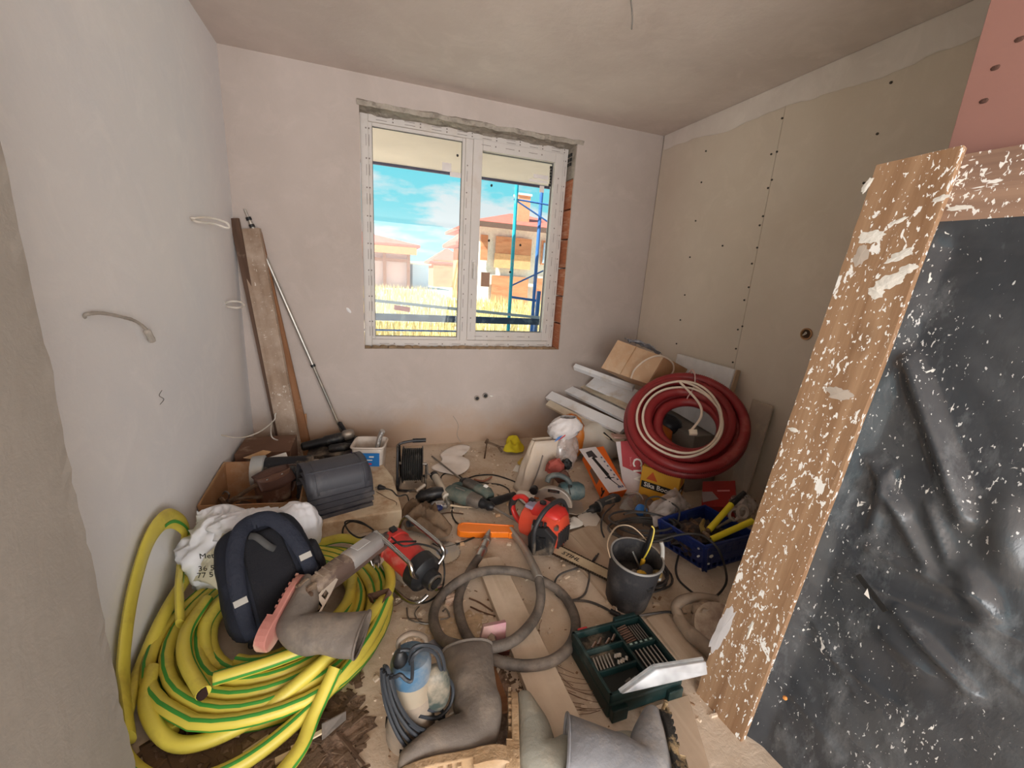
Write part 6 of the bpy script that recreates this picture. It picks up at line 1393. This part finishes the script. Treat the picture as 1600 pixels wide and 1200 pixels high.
panel(MB(), [a1+V((0.004, -.004, 0)), a1+dp*.9+V((.02, -.02, -.01)), a2+dp*.9+V((.02, -.02, .01)), a2+V((.004, -.004, 0))], .004).build('flap', M_CARDIN, TBX, W=True)
tag(MB().sheet(20, 10, lambda u, v: tuple(V((2.74, -0.5, 0.954)).lerp(V((2.958, -0.62, 0.87)), u)+V((.05*v, .16*v, .03*math.sin(PI*u)*(1-v)+.03*mnoise.noise(V(u*6, v*4, 2))+.01)))).build('plastic_film', glass_mat('grey film', 'dfe3ea', .12, .2, .5, 'b9bcc6'), smooth=True, ang=180, solid=.002), 'grey plastic film crumpled behind the tilted cardboard box', 'film')
tag(MB().tube(spline([(2.552, -0.83, 0.75), (2.559, -0.85, 0.819), (2.621, -0.88, 0.894), (2.726, -0.89, 0.923), (2.859, -0.86, 0.87), (2.9, -0.84, 0.799), (2.854, -0.84, 0.742)], 8), .006, 8).build('cream_cable', M_CW, smooth=True), 'thin cream cable loop hanging over the tilted cardboard box', 'cable')
# white foam board and plasterboard strip against the right wall
FBd = MB(); 
fb = [V((3.10, -.62, .45)), V((3.06, -1.19, .42)), V((3.125, -1.19, .885)), V((3.135, -.62, .885))]
panel(FBd, fb, .03); o = tag(FBd.build('foam_board', mat('white foam board', 'd8d6d6', .8, dust=.12, dustcol='c9ac7c'), bevel=.003), 'white foam board leaning on right wall behind the red coil', 'board')
MB().bar((3.065, -1.195, .42), (3.122, -1.195, .885), .01, .035, (1, 0, 0)).build('edge', mat('tan board edge', 'b39a80', .8), o)
tag(MB().box((3.0, -.9, .21), (.25, .55, .42)).build('cement_block', mat('grey block', '8a847d', .9, bump=.4), bevel=.006), 'grey block under the foam board behind the red coil', 'block')
st2 = panel(MB(), [(3.02, -1.40, .004), (2.99, -1.545, .004), (3.128, -1.497, .727), (3.128, -1.350, .727)], .0125)
tag(st2.build('plasterboard_strip', mat('plasterboard offcut', 'a89a8c', .85, dust=.3), bevel=.001), 'narrow plasterboard strip leaning on right wall beside the panel', 'strip')

# cordless drill, card, jar, bag with blue cap
DR, dl = ztool('cordless_drill', 'black cordless drill lying on the white card', 'drill', (2.025, -1.332, 0.07), (2.252, -1.291, 0.1))
MB().lathe([(.004, -.03), (.008, -.02), (.012, 0), (.024, .01), (.028, .05), (.022, .06)], 18, RY(PI/2)).build('chuck', M_BLK, DR, smooth=True)
MB().cyl((-.06, 0, 0), (-.02, 0, 0), .0035, n=8).build('drill_bit', M_STEEL, DR, smooth=True)
body([(.055, 0, 0, .028, .028), (.075, 0, 0, .034, .034), (.2, 0, .0, .036, .036), (.225, 0, 0, .024, .026)]).build('body', mat('charcoal drill plastic', '2d2f30', .5, dust=.12), DR, smooth=True)
MB().lathe([(.032, .058), (.035, .06), (.035, .07), (.032, .072)], 18, RY(PI/2), False, False).build('torque_ring', M_GREYST, DR, smooth=True)
MB().tube([(.15, .0, -.02), (.165, -.03, -.06), (.18, -.06, -.085)], [.022, .02, .022], 10).build('grip', M_BLK, DR, smooth=True)
MB().box((.185, -.065, -.09), (.08, .05, .04)).build('battery', M_BLK, DR, bevel=.005)
MB().box((.14, -.02, .034), (.08, .006, .006)).build('side_line', M_GREYST, DR)
tag(panel(MB(), [(1.958, -1.479, 0.008), (1.95, -1.319, 0.03), (2.078, -1.257, 0.05), (2.074, -1.376, 0.03)], .004).build('white_card', mat('white card', 'cfc3b6', .8)), 'white card square leaning beside the black bucket', 'card')
JR = thing('plastic_jar', 'clear plastic jar tipped over behind the black bucket', 'jar', (2.315, -1.303, 0))
JM = ax((2.201, -1.42, 0.06), (2.434, -1.249, 0.1))
MB().lathe([(.045, 0), (.052, .01), (.055, .16), (.05, .17), (.05, .2)], 24, JM @ RY(PI/2), True, False).build('jar', glass_mat('clear jar plastic', 'eef2f2', .16, .06, .16, 'd6d2d0'), JR, smooth=True, W=True)
MB().lathe([(.0525, .19), (.0525, .205), (.049, .205)], 24, JM @ RY(PI/2), False, False).build('jar_rim', glass_mat('jar rim', 'e8ecec', .2, .1, .5, 'd6d2d0'), JR, smooth=True, W=True)
GB = thing('plastic_bag', 'greyish clear plastic bag with blue cap behind the cables', 'bag', (2.489, -1.454, 0))
def gb2(u, v):
    A = V((2.277, -1.525, 0.17)).lerp(V((2.482, -1.489, 0.24)), u); B = V((2.208, -1.681, 0.14)).lerp(V((2.529, -1.59, 0.17)), u); p = A.lerp(B, v)
    return (p.x, p.y-.04*math.sin(PI*u)*math.sin(PI*v), p.z+.05*math.sin(PI*u)*math.sin(PI*v)+.02*mnoise.noise(V(u*4, v*4, 1))+.012*(1-2*abs(mnoise.noise(V(u*6, v*6, 7)))))
MB().sheet(24, 20, gb2).build('film', glass_mat('milky film', 'eceae8', .12, .2, .62, 'b5aca8'), GB, smooth=True, ang=180, W=True)
MB().blob((2.424, -1.555, 0.11), (.26, .2, .16), amp=.3, seed=2).build('contents', mat('grey bag contents', '8b827c', .7, dust=.2), GB, smooth=True, W=True)
bc = thing('blue_cap', 'bright blue plastic cap lying by the clear jar', 'cap', (2.289, -1.451, 0.1))
MB().lathe([(.032, 0), (.034, .006), (.034, .03), (.026, .036)], 20, TR(*(2.257, -1.491, 0.12)) @ RX(.5)).build('cap', mat('bright blue plastic', '3d7fd0', .4), bc, smooth=True, W=True)
MB().tube([(2.252, -1.518, 0.12), (2.273, -1.52, 0.06), (2.289, -1.507, 0.02)], .014, 8).build('stem', mat('dark blue plastic', '2a4a80', .4), bc, smooth=True, W=True)
tag(MB().box((2.28, -1.42, .05), (.36, .30, .10)).build('rubble_bag', mat('brown rubble cloth', '77604e', .9, bump=.5), bevel=.02), 'brown rubble bag under the jar and drill', 'bag')

# black bucket and what is in it
BKM = TR(1.868, -1.955, .006) @ RX(.10) @ RY(.02)
BU = thingM('bucket', 'dirty black rubber bucket full of tools', 'bucket', BKM)
M_BUC = mat('dusty black rubber', '2a292b', .6, var=.2, scale=9, dust=.3, dustcol='6a645f', bump=.25)
BH = .245
MB().lathe([(.086, 0), (.092, .006), (.104, .12), (.113, BH), (.108, BH), (.099, .12), (.088, .012), (.03, .012)], 40, None, True, True).build('shell', M_BUC, BU, smooth=True)
MB().lathe([(.112, BH-.010), (.117, BH-.004), (.115, BH+.004), (.108, BH+.002)], 40, None, False, False).build('rim', mat('worn bucket rim', '8a8681', .5, .3, dust=.3), BU, smooth=True)
MB().tube(spline([(-.112, .03, BH-.02), (-.105, .08, BH+.02), (-.03, .135, BH+.05), (.05, .125, BH+.045), (.105, .05, BH), (.114, -.01, BH-.02)], 8), .0035, 8).build('bail', mat('bail wire', 'b59f86', .4, .7), BU, smooth=True)
def inb(name, label, cat, mb, m):
    o = mb.build(name, m, smooth=True); o.matrix_world = BKM; return tag(o, label, cat)
inb('hose_coupling', 'yellow ringed hose coupling inside the black bucket', 'coupling', MB().lathe([(.012, 0), (.024, .002), (.028, .02), (.024, .035), (.012, .036)], 18, TR(-.012, -.045, .175) @ RX(.9) @ RY(.2), False, False), mat('yellow plastic', 'd3a52e', .45))
inb('hand_tool', 'grey tool head inside the black bucket, left of coupling', 'tool', MB().lathe([(.02, 0), (.026, .004), (.026, .05), (.02, .055)], 18, TR(-.055, -.035, .16) @ RY(.5) @ RX(.5)), mat('grey plastic', '6f6862', .6, dust=.3))
inb('round_cap', 'dark grey round cap inside the bucket, right of coupling', 'cap', MB().lathe([(.03, 0), (.034, .01), (.03, .04), (.02, .045)], 20, TR(.042, -.02, .155) @ RX(.5)), mat('dark grey plastic', '4a4a4e', .5, dust=.2))
inb('black_sleeve', 'black ribbed sleeve lying at the front inside bucket', 'sleeve', MB().lathe([(.026, 0), (.03, .01), (.03, .05), (.026, .055)], 20, TR(.012, -.068, .125) @ RX(.35)), M_BLK)
inb('brass_fitting', 'small brass fitting inside the bucket at the right', 'fitting', MB().lathe([(.012, 0), (.018, .004), (.018, .03), (.010, .034)], 16, TR(.075, -.05, .175) @ RX(.8)), mat('tarnished brass', '9c8352', .45, .7))
inb('metal_rod', 'thin steel rod sticking up inside the black bucket', 'rod', MB().cyl((.04, -.02, .15), (-.0, .03, .24), .005, n=8), M_STEEL)
KN = thingM('utility_knife', 'yellow and black utility knife standing in the bucket', 'knife', BKM)
MB().tube([(.06, .03, .14), (.095, .05, .345)], .012, 8, flat=.6).build('handle', M_BLK, KN, smooth=True)
MB().tube(spline([(.05, .012, .20), (.07, .012, .27), (.092, .036, .335), (.085, .05, .35)], 6), .0035, 6).build('clip_wire', mat('yellow wire', 'c9b23a', .4), KN, smooth=True)
MB().box((.05, .010, .185), (.016, .014, .045)).build('yellow_end', mat('yellow plastic', 'd3a52e', .45), KN, bevel=.003)
inb('pry_hook', 'white metal hook hanging over the right bucket rim', 'hook', MB().tube(spline([(.095, -.062, .15), (.108, -.04, .22), (.116, -.015, .275), (.112, 0, .30)], 6), .009, 8), mat('white steel', 'b8b4ae', .4, .4))
inb('bucket_rubble', 'dark jumble filling the bottom of the bucket', 'rubble', MB().blob((0, 0, .12), (.19, .19, .07), amp=.3), mat('dark tool jumble', '302b28', .8))['kind'] = 'stuff'

# blue crate with bolt cutters, scissors and odds
CRT = thing('crate', 'dark blue plastic crate with bolt cutters beside the panel', 'crate', (2.46, -1.79, 0))
M_BLU = mat('dark blue crate plastic', '1c2f6e', .45, var=.12, dust=.12, dustcol='5a668c')
crB = [V((2.385, -1.885, 0)), V((2.69, -1.86, 0)), V((2.63, -1.62, 0)), V((2.32, -1.65, 0))]
crT = [V((2.308, -1.93, .18)), V((2.655, -1.91, .18)), V((2.60, -1.62, .18)), V((2.245, -1.675, .18))]
for i in range(4):
    j = (i+1) % 4; nm = 'side_panel'
    A, B_, C_, D_ = crB[i], crB[j], crT[j], crT[i]; L = (B_-A).length; ncol = 7; mb = MB()
    inn = (B_-A).cross(D_-A).normalized()
    for k in range(ncol+1):
        t = k/ncol; w = .012 if 0 < k < ncol else .03
        mb.bar(A.lerp(B_, t), D_.lerp(C_, t), .006, w, (B_-A).normalized())
    for t, h in ((0, .03), (.28, .012), (.52, .012), (.76, .012), (1, .03)): mb.bar(A.lerp(D_, t), B_.lerp(C_, t), .007, h, (D_-A).normalized())
    mb.bar(A.lerp(D_, .62), B_.lerp(C_, .62), .003, .13, (D_-A).normalized())
    mb.build(nm, M_BLU, CRT, W=True)
rm = MB().tube([p+V((0, 0, .002)) for p in crT], .009, 8, closed=True); rm.build('rim', M_BLU, CRT, smooth=True, W=True)
panel(MB(), [p+V((0, 0, .004)) for p in crB], .005).build('bottom', M_BLU, CRT, W=True)
for p, s in (((2.318, -1.886, 0.15), .018), ((2.298, -1.905, 0.12), .012), ((2.363, -1.922, 0.12), .016), ((2.353, -1.924, 0.08), .01)): MB().blob(V(p)+V((0, -.006, 0)), (s*1.4, .006, s), amp=.5).build('paint_spot', M_WHITE, CRT, smooth=True, W=True)
tag(MB().blob((2.45, -1.76, .10), (.30, .22, .15), nu=28, nv=16, amp=.5, freq=5).build('tool_jumble', mat('dark tool jumble in crate', '3b3230', .7, scale=30, var=.4, col2='6a4f3c', mask=.55, bump=.8), smooth=True), 'jumble of dark small tools filling the blue crate', 'tools', kind='stuff')
M_YH = mat('yellow sleeve', 'd9c62a', .45, var=.05)
BC = thing('bolt_cutters', 'long bolt cutters with yellow sleeved arms in the blue crate', 'bolt cutters', (2.467, -1.783, 0.15))
MB().cyl((2.418, -1.836, 0.2), (2.586, -1.794, 0.3), .0155, n=12).build('arm', M_YH, BC, smooth=True, W=True)
MB().cyl((2.586, -1.794, 0.3), (2.685, -1.774, 0.345), .016, .013, 12).build('grip', M_BLK, BC, smooth=True, W=True)
MB().cyl((2.377, -1.895, 0.19), (2.61, -1.911, 0.27), .0155, n=12).build('arm', M_YH, BC, smooth=True, W=True)
MB().tube([(2.414, -1.841, 0.2), (2.387, -1.836, 0.19), (2.377, -1.895, 0.19)], .013, 8).build('joint', M_RUST, BC, smooth=True, W=True)
MB().tube([(2.387, -1.836, 0.19), (2.404, -1.798, 0.2), (2.45, -1.764, 0.21)], [.016, .012, .008], 8).build('jaw', mat('brass jaw', '8e7a45', .5, .6), BC, smooth=True, W=True)
SCI = thing('scissors', 'old whitish scissors lying over the blue crate', 'scissors', (2.653, -1.783, 0.2))
M_SCI = mat('whitish grips', 'b5a8a0', .6, dust=.3)
MB().tube([(2.466, -1.831, 0.2), (2.592, -1.818, 0.23)], [.006, .010], 8).build('blade', M_GREYST, SCI, smooth=True, W=True)
for q, r in (((2.595, -1.814, 0.25), .028), ((2.647, -1.817, 0.26), .030)): MB().tube([(V(q)+V((r*1.15*math.cos(2*PI*i/18), r*.35*math.sin(2*PI*i/18), r*math.sin(2*PI*i/18)))) for i in range(18)], .008, 8, closed=True).build('finger_loop', M_SCI, SCI, smooth=True, W=True)
tag(MB().blob((2.857, -1.644, 0.17), (.16, .14, .13), amp=.3, seed=4, nu=26, nv=16).build('plastic_wrap', glass_mat('clear wrap', 'f0eeec', .12, .15, .3, 'cfc6c0'), smooth=True, ang=180), 'clear plastic wrap bunched behind the blue crate', 'film')

# cables
M_CBL = mat('grey-black cable', '3a3736', .55, dust=.3, dustcol='6d645c')
cable('cable_coil', 'tangled black cable coil lying right of the bucket', wavy((2.03, -1.83, 0), .13, .13, 5.2, .010, 3, .3, rise=.03), .0055, M_CBL, 1)
cable('cable_coil', 'bunch of dark cables heaped behind the black bucket', wavy((2.17, -1.66, 0), .16, .09, 5.4, .09, 8, .35, rise=.09, rot=-.3), .006, M_CBL, 1)
cable('cable', 'long grey cord running over the blue crate and round to floor', [(2.095, -1.757, 0.14), (2.144, -1.78, 0.14), (2.222, -1.8, 0.17), (2.286, -1.846, 0.205), (2.342, -1.882, 0.205), (2.343, -1.964, 0.2), (2.371, -1.996, 0.13), (2.418, -1.993, 0.01), (2.294, -2.052, 0.006), (2.221, -2.041, 0.006), (2.201, -1.976, 0.006), (2.202, -1.909, 0.006), (2.243, -1.84, 0.008), (2.329, -1.758, 0.008)], .0055, M_CBL)
cable('cable', 'grey cord arching over the clear plastic bag', [(2.231, -1.568, 0.08), (2.225, -1.568, 0.19), (2.268, -1.525, 0.22), (2.327, -1.537, 0.235), (2.352, -1.599, 0.235), (2.381, -1.635, 0.22), (2.376, -1.667, 0.2), (2.349, -1.678, 0.14), (2.284, -1.662, 0.1), (2.228, -1.573, 0.1)], .0055, M_CBL)
cable('cable', 'black cord loops on the boards left of the bucket', [(1.894, -1.663, 0.03), (1.827, -1.713, 0.03), (1.728, -1.732, 0.026), (1.637, -1.749, 0.024), (1.597, -1.774, 0.006), (1.571, -1.852, 0.006), (1.614, -1.896, 0.006), (1.691, -1.884, 0.006), (1.747, -1.827, 0.024), (1.801, -1.741, 0.03), (1.876, -1.674, 0.03)], .0048, M_CBL)
cable('cable', 'dark cord running from bucket loops past the drill case', [(1.622, -1.898, 0.006), (1.694, -1.925, 0.006), (1.745, -1.978, 0.006), (1.768, -2.028, 0.012), (1.818, -2.061, 0.02), (1.893, -2.071, 0.02), (1.999, -2.085, 0.02), (2.015, -2.111, 0.02)], .0052, M_CBL)
cable('cable', 'black cord from the cordless drill down to the bucket rim', [(2.177, -1.352, 0.1), (2.065, -1.427, 0.1), (2.029, -1.458, 0.07), (2.022, -1.478, 0.03), (2.007, -1.534, 0.02)], .0052, M_CBL)
tag(MB().cyl((1.749, -2.015, 0.022), (1.773, -2.048, 0.022), .011, n=10).build('cord_joint', M_BLK, smooth=True), 'black cord joint behind the drill case', 'plug')

# drill bit case
CMx = ax((1.495, -2.405, 0), (1.79, -2.40, 0)); 
DC = thingM('drill_case', 'open dark green drill bit case full of bits on the floor', 'case', CMx)
M_CAS = mat('dark green case plastic', '0f2625', .45, var=.12, dust=.12, dustcol='5b6560'); M_CASD = mat('black case tray', '1b1f1e', .6, dust=.12)
CW, CD, CHt = .305, .265, .10
pr = MB(); pr.box((CW/2, CD/2, CHt*.35), (CW, CD, CHt*.7), top=(1.0, 1.0)); DCb = pr.build('lower_shell', M_CAS, DC, bevel=.012)
for x in (.04, CW-.04): MB().box((x, -.006, .025), (.06, .02, .05)).build('foot', M_CAS, DC, bevel=.004)
lip = MB()
for c, d in (((CW/2, .006, CHt*.85), (CW, .012, CHt*.34)), ((CW/2, CD-.006, CHt*.85), (CW, .012, CHt*.34)), ((.006, CD/2, CHt*.85), (.012, CD, CHt*.34)), ((CW-.006, CD/2, CHt*.85), (.012, CD, CHt*.34)), ((CW*.56, CD/2, CHt*.85), (.010, CD, CHt*.30)), ((CW*.28, CD*.34, CHt*.85), (CW*.56, .008, CHt*.28)), ((CW*.28, CD*.67, CHt*.85), (CW*.56, .008, CHt*.28)), ((CW*.78, CD*.58, CHt*.85), (CW*.44, .016, CHt*.28))): lip.box(c, d)
lip.build('divider', M_CAS, DC, bevel=.002)
MB().box((CW/2, CD/2, CHt*.70), (CW*.96, CD*.96, .006)).build('tray', M_CASD, DC)
for x in (.05, .24): MB().box((x, CD+.004, CHt*.92), (.04, .012, .016)).build('latch', mat('red latch', 'a83434', .5), DC, bevel=.002)
MB().box((.24, CD+.005, CHt*.9), (.10, .016, .035)).build('hinge_block', M_CAS, DC, bevel=.003)
for k in range(5): MB().box((CW*.62+.022*k, CD*.58, CHt*1.0), (.010, .006, .002)).build('size_mark', mat('grey-green print', '8ea39c', .6), DC)
zb = CHt*.80; rb = random.Random(4); bits = []
for k in range(7): bits.append(((CW*.60+.017*k, CD*.10, zb), (CW*.60+.017*k, CD*.52, zb+.004), .0034, 'drill_bit', M_STEEL))
for k in range(8): bits.append(((CW*.60+.008*(k % 2), CD*.66+.010*k, zb), (CW*.76, CD*.66+.010*k+.004, zb+.004), .0036, 'drill_bit', mat('copper-grey bit', '9c8276', .35, .9)))
for k in range(5): bits.append(((CW*.80+.011*k, CD*.66, zb), (CW*.80+.011*k, CD*.92, zb), .0025, 'drill_bit', M_GREYST))
for k in range(4): bits.append(((.05+.030*k, CD*.74+.006*(k % 2), zb), (.075+.030*k, CD*.80+.01*(k % 2), zb+.004), .0048, 'masonry_bit', mat('copper-grey bit', '9c8276', .35, .9)))
for k in range(6): bits.append(((.022+.013*k, CD*.39, zb), (.030+.013*k, CD*.58, zb+.004), .0042, 'drill_bit', M_STEEL))
for k in range(3): bits.append(((.09+.022*k, CD*.16, zb), (.115+.022*k, CD*.19, zb), .004, 'masonry_bit', M_GREYST))
for i in range(7):
    x = .105+.011*(i % 4)+rb.uniform(0, .006); y = CD*(.42+.09*(i//4))+rb.uniform(-.004, .004); bits.append(((x, y, zb), (x+.007, y+.010, zb+.006), .006, 'screw_bit', M_STEEL))
for a, b, r, nm, m in bits: MB().cyl(a, b, r, n=8).build(nm, m, DC, smooth=True)
# clear lid standing ajar
l0 = V((1.532, -2.4, 0.105)); l1 = V((1.839, -2.438, 0.13)); l2 = V((1.837, -2.424, 0.17)); l3 = V((1.657, -2.394, 0.16))
M_LID = glass_mat('milky clear lid', 'eef2f4', .16, .12, .55, 'd2d2d4')
lid = MB(); panel(lid, [l0, l1, l2, l3], .02); lid.build('clear_lid', M_LID, DC, W=True, bevel=.003)
lr = MB(); lr.bar(l0, l3, .008, .012); lr.bar(l3, l2, .008, .012); lr.bar(l0.lerp(l1, .1), l1, .005, .006); lr.build('lid_edge', glass_mat('lid edge plastic', 'e4eaec', .25, .15, .6, 'cfd2d4'), DC, W=True)

# dusty angle grinder by the panel
GR = thing('wall_saw', 'big dusty grinder with loop handle beside the panel', 'grinder', (2.082, -2.172, 0))
M_DUSTY = mat('thick dusty tool', '8a7868', .85, var=.15, dust=.5, dustcol='a08c78', bump=.3)
MB().tube(spline([(2, -2.164, 0.04), (2.008, -2.11, 0.06), (2.039, -2.107, 0.09), (2.106, -2.121, 0.1), (2.189, -2.147, 0.09)], 7), .022, 12).build('loop_handle', M_DUSTY, GR, smooth=True, W=True)
MB().tube(spline([(2, -2.14, 0.04), (1.99, -2.206, 0.04), (2.003, -2.283, 0.04), (2.016, -2.351, 0.04)], 6), [.026]*7+[.03]*12, 12).build('body', M_DUSTY, GR, smooth=True, W=True)
MB().lathe([(.10, 0), (.104, .006), (.10, .03), (.03, .04)], 30, TR(*(2.106, -2.248, 0.05)) @ RX(.5) @ RY(-.25)).build('disc_guard', mat('rust-dusty guard', '7c6454', .8, dust=.4), GR, smooth=True, W=True)
MB().blob((2.096, -2.174, 0.08), (.10, .08, .07), amp=.2, pw=.8).build('gear_head', M_DUSTY, GR, smooth=True, W=True)
MB().tube([(2.087, -2.174, 0.06), (2.017, -2.224, 0.05)], .012, 8).build('spindle', M_GREYST, GR, smooth=True, W=True)
tag(MB().bar((1.986, -2.188, 0.008), (1.941, -2.255, 0.008), .006, .006).build('rusty_nail', M_RUST), 'rusty nail standing beside the drill case', 'nail')

# ------------------------------------------------------------------ litter on the floor
rd = random.Random(21)
M_CHIP = mat('pale plaster crumbs', 'cdbba6', .95, var=.15); M_CHIPD = mat('dark wood chips', '836850', .95, var=.3); M_BARK = mat('dark bark litter', '5d4938', .95, var=.35, bump=.4)
def scatter(name, label, cat, m, n, region, s0, s1, flat=.4, kind='stuff', long=1.):
    mb = MB()
    for _ in range(n):
        x, y = region(); s = s0+(s1-s0)*rd.random()**2.5; a = rd.random()*PI; T = TR(x, y, s*flat*.5) @ RZ(a) @ RX(rd.uniform(-.2, .2))
        mb.box((0, 0, 0), (s*long*(.6+rd.random()), s*(.5+rd.random()*.5), s*flat), T, top=(.6+.3*rd.random(), .6+.3*rd.random()))
    return tag(mb.build(name, m), label, cat, kind=kind)
scatter('plaster_crumbs', 'small pale plaster crumbs scattered over the floor', 'crumbs', M_CHIP, 900, lambda: (rd.uniform(.75, 2.7), rd.uniform(-2.5, -.1)), .004, .026)
scatter('wood_chips', 'small dark wood chips scattered over the floor', 'chips', M_CHIPD, 380, lambda: (rd.uniform(.75, 2.6), rd.uniform(-2.5, -.2)), .003, .013, .25, long=1.7)
scatter('plaster_crumbs', 'crumbs of plaster gathered between the hose loop and pump', 'crumbs', M_CHIP, 500, lambda: (rd.gauss(1.12, .13), rd.gauss(-1.98, .12)), .004, .018)
scatter('bark_litter', 'dark bark and splinters under the yellow hose', 'litter', M_BARK, 900, lambda: (rd.uniform(.15, .74), rd.gauss(-2.20, .12)), .005, .030, .25, long=2.6)
scatter('bark_litter', 'dark dirt along the left edge of the pale plank', 'litter', M_BARK, 300, lambda: (lambda t: (1.13+.20*t+rd.gauss(0, .025), -1.85-.50*t))(rd.random()), .003, .012, .3, long=1.8)
def dirt(name, label, cx, cy, rx, ry, seed, m, h=.004, n=60):
    vs = [(cx, cy, h)]
    for q in (.6, 1):
        for i in range(n):
            a = 2*PI*i/n; k = 1+.35*mnoise.noise(V(math.cos(a)*1.5, math.sin(a)*1.5, seed))+.18*mnoise.noise(V(math.cos(a)*6, math.sin(a)*6, seed))
            vs.append((cx+rx*k*q*math.cos(a), cy+ry*k*q*math.sin(a), h*(1.15-q)+.0008))
    fs = [(0, 1+i, 1+(i+1) % n) for i in range(n)]+[(1+i, 1+n+i, 1+n+(i+1) % n, 1+(i+1) % n) for i in range(n)]
    return tag(MB().add(vs, fs).build(name, m, smooth=True), label, 'dirt', kind='stuff')
M_SOIL = mat('dark dry soil', '6b5646', .95, var=.3, scale=30, bump=.8, bscale=90, col2='8a7260', mask=.5)
dirt('soil', 'dark dry soil spread under the front loops of the hose', .44, -2.20, .36, .16, 1, M_SOIL)
dirt('soil', 'narrow strip of dark dirt beside the pale plank', 1.17, -2.18, .05, .28, 4, M_SOIL, .003)
dirt('sawdust', 'pale sawdust heaped inside the vibrator hose loop', 1.10, -1.93, .11, .12, 7, mat('pale sawdust', 'c2aa8c', .95, var=.2, scale=40, bump=.7, bscale=110), .010)
for i, (a, b, w) in enumerate((((0.544, -2.226, 0.02), (0.629, -2.207, 0.03), .012), ((0.418, -2.203, 0.02), (0.477, -2.17, 0.02), .010), ((0.506, -2.246, 0.015), (0.571, -2.234, 0.02), .018), ((0.316, -2.119, 0.015), (0.395, -2.138, 0.015), .012))):
    tag(MB().bar(a, b, w, .006).build('wood_splinter', mat('pale splinter', 'c9b596', .8)), ('pale wood splinter under hose, nearest the metal plate', 'pale wood splinter under the front hose loops', 'broad pale splinter at the bottom frame edge under hose', 'pale splinter inside the lowest hose loop')[i], 'splinter')
# bent wires, bits and tie-wire
M_TW = mat('grey tie wire', '8d867e', .4, .8); M_TWR = mat('rusty tie wire', '6b5140', .7, .4)
WB = [([(0.917, -1.755, 0.006), (0.921, -1.82, 0.006), (0.988, -1.862, 0.006), (1, -1.855, 0.006)], 'bent bright wire bracket on the floor beside the hose, left one', .003), ([(0.967, -1.761, 0.006), (0.945, -1.792, 0.006), (0.958, -1.837, 0.006), (0.999, -1.862, 0.006), (1.032, -1.85, 0.006)], 'curved bright wire hoop on the floor beside red motor', .0025), ([(1.042, -1.853, 0.006), (1.08, -1.85, 0.006), (1.074, -1.806, 0.01), (1.059, -1.816, 0.01)], 'bright triangular wire bracket inside the vibrator hose loop', .004), ([(0.892, -1.803, 0.004), (0.972, -1.829, 0.004)], 'thin dark straight wire beside the yellow hose', .002),
      ([(1.183, -1.769, 0.006), (1.223, -1.807, 0.006), (1.263, -1.867, 0.006)], 'upper dark rusty nail rod inside the vibrator hose loop', .0035), ([(1.177, -1.818, 0.006), (1.222, -1.863, 0.006), (1.266, -1.896, 0.006)], 'lower dark rusty nail rod inside the vibrator hose loop', .0035), ([(0.723, -1.674, 0.006), (0.851, -1.73, 0.006), (0.9, -1.713, 0.006)], 'thin wire on the floor right of the hose coil', .002)]
for P, lab, r in WB: tag(MB().tube(spline(P, 3) if len(P) > 2 else P, r, 6).build('wire_piece', M_TW if 'bright' in lab else M_TWR, smooth=True), lab, 'wire')
mb = MB()
for k in range(16):
    a = rd.uniform(-.3, .3); c = (1.50+rd.gauss(0, .02), -2.14+rd.gauss(0, .03)); R = .14+rd.uniform(-.03, .05); s = rd.uniform(2.2, 3.0)
    mb.tube([(c[0]+R*math.cos(s+t*1.9/10), c[1]+R*1.2*math.sin(s+t*1.9/10), .004+.02*abs(math.sin(t*.4+k))) for t in range(11)], .0012, 4)
tag(mb.build('tie_wire_bundle', M_TWR, smooth=True), 'bundle of thin rusty tie wire left of the drill case', 'wire', kind='stuff')
tag(MB().blob((1.103, -1.77, 0.018), (.05, .045, .035), amp=.3, pw=.6).build('foam_lump', mat('pinkish foam', 'cbb09d', .85)), 'small pinkish foam cube inside the vibrator hose loop', 'lump')
for i, (q, s) in enumerate((((1.609, -1.05, 0.006), .03), ((1.503, -1.161, 0.006), .03), ((1.236, -1.382, 0.006), .025))):
    tag(MB().box((q[0], q[1], .006), (s, s*.6, .012), None, (.8, .8)).build('wood_scrap', mat('pale wood scrap', 'cfae8a', .8)), ('pale wood scrap beside the white cloth near drills', 'pale wood scrap behind the orange scabbard', 'pale wood scrap left of the orange scabbard')[i], 'scrap')
PG = thing('power_plug', 'black plug with thin cord lying on the foam slab', 'plug', (0.855, -0.897, 0.115))
plug(PG, (0.852, -0.886, 0.118), (0.809, -0.861, 0.118)); 
MB().tube(spline([(0.859, -0.896, 0.118), (0.906, -0.919, 0.112), (0.937, -0.992, 0.11), (.99, -.98, .10), (1.0, -1.02, .02), (0.99, -1.012, 0.01)], 6), .004, 6).build('cord', M_RUB, PG, smooth=True, W=True)
MB().tube(spline([(0.818, -0.908, 0.108), (0.876, -0.997, 0.108), (0.925, -1.066, 0.108), (0.893, -1.124, 0.09)], 5), .0015, 5).build('thin_wire', M_TWR, PG, smooth=True, W=True)
cable('cable', 'black cord loops behind the brown saw on the slab edge', [(0.791, -1.382, 0.16), (0.753, -1.265, 0.12), (0.689, -1.188, 0.1), (0.651, -1.19, 0.08), (0.646, -1.239, 0.06), (0.685, -1.314, 0.06), (0.74, -1.355, 0.1), (0.811, -1.38, 0.12)], .0045)
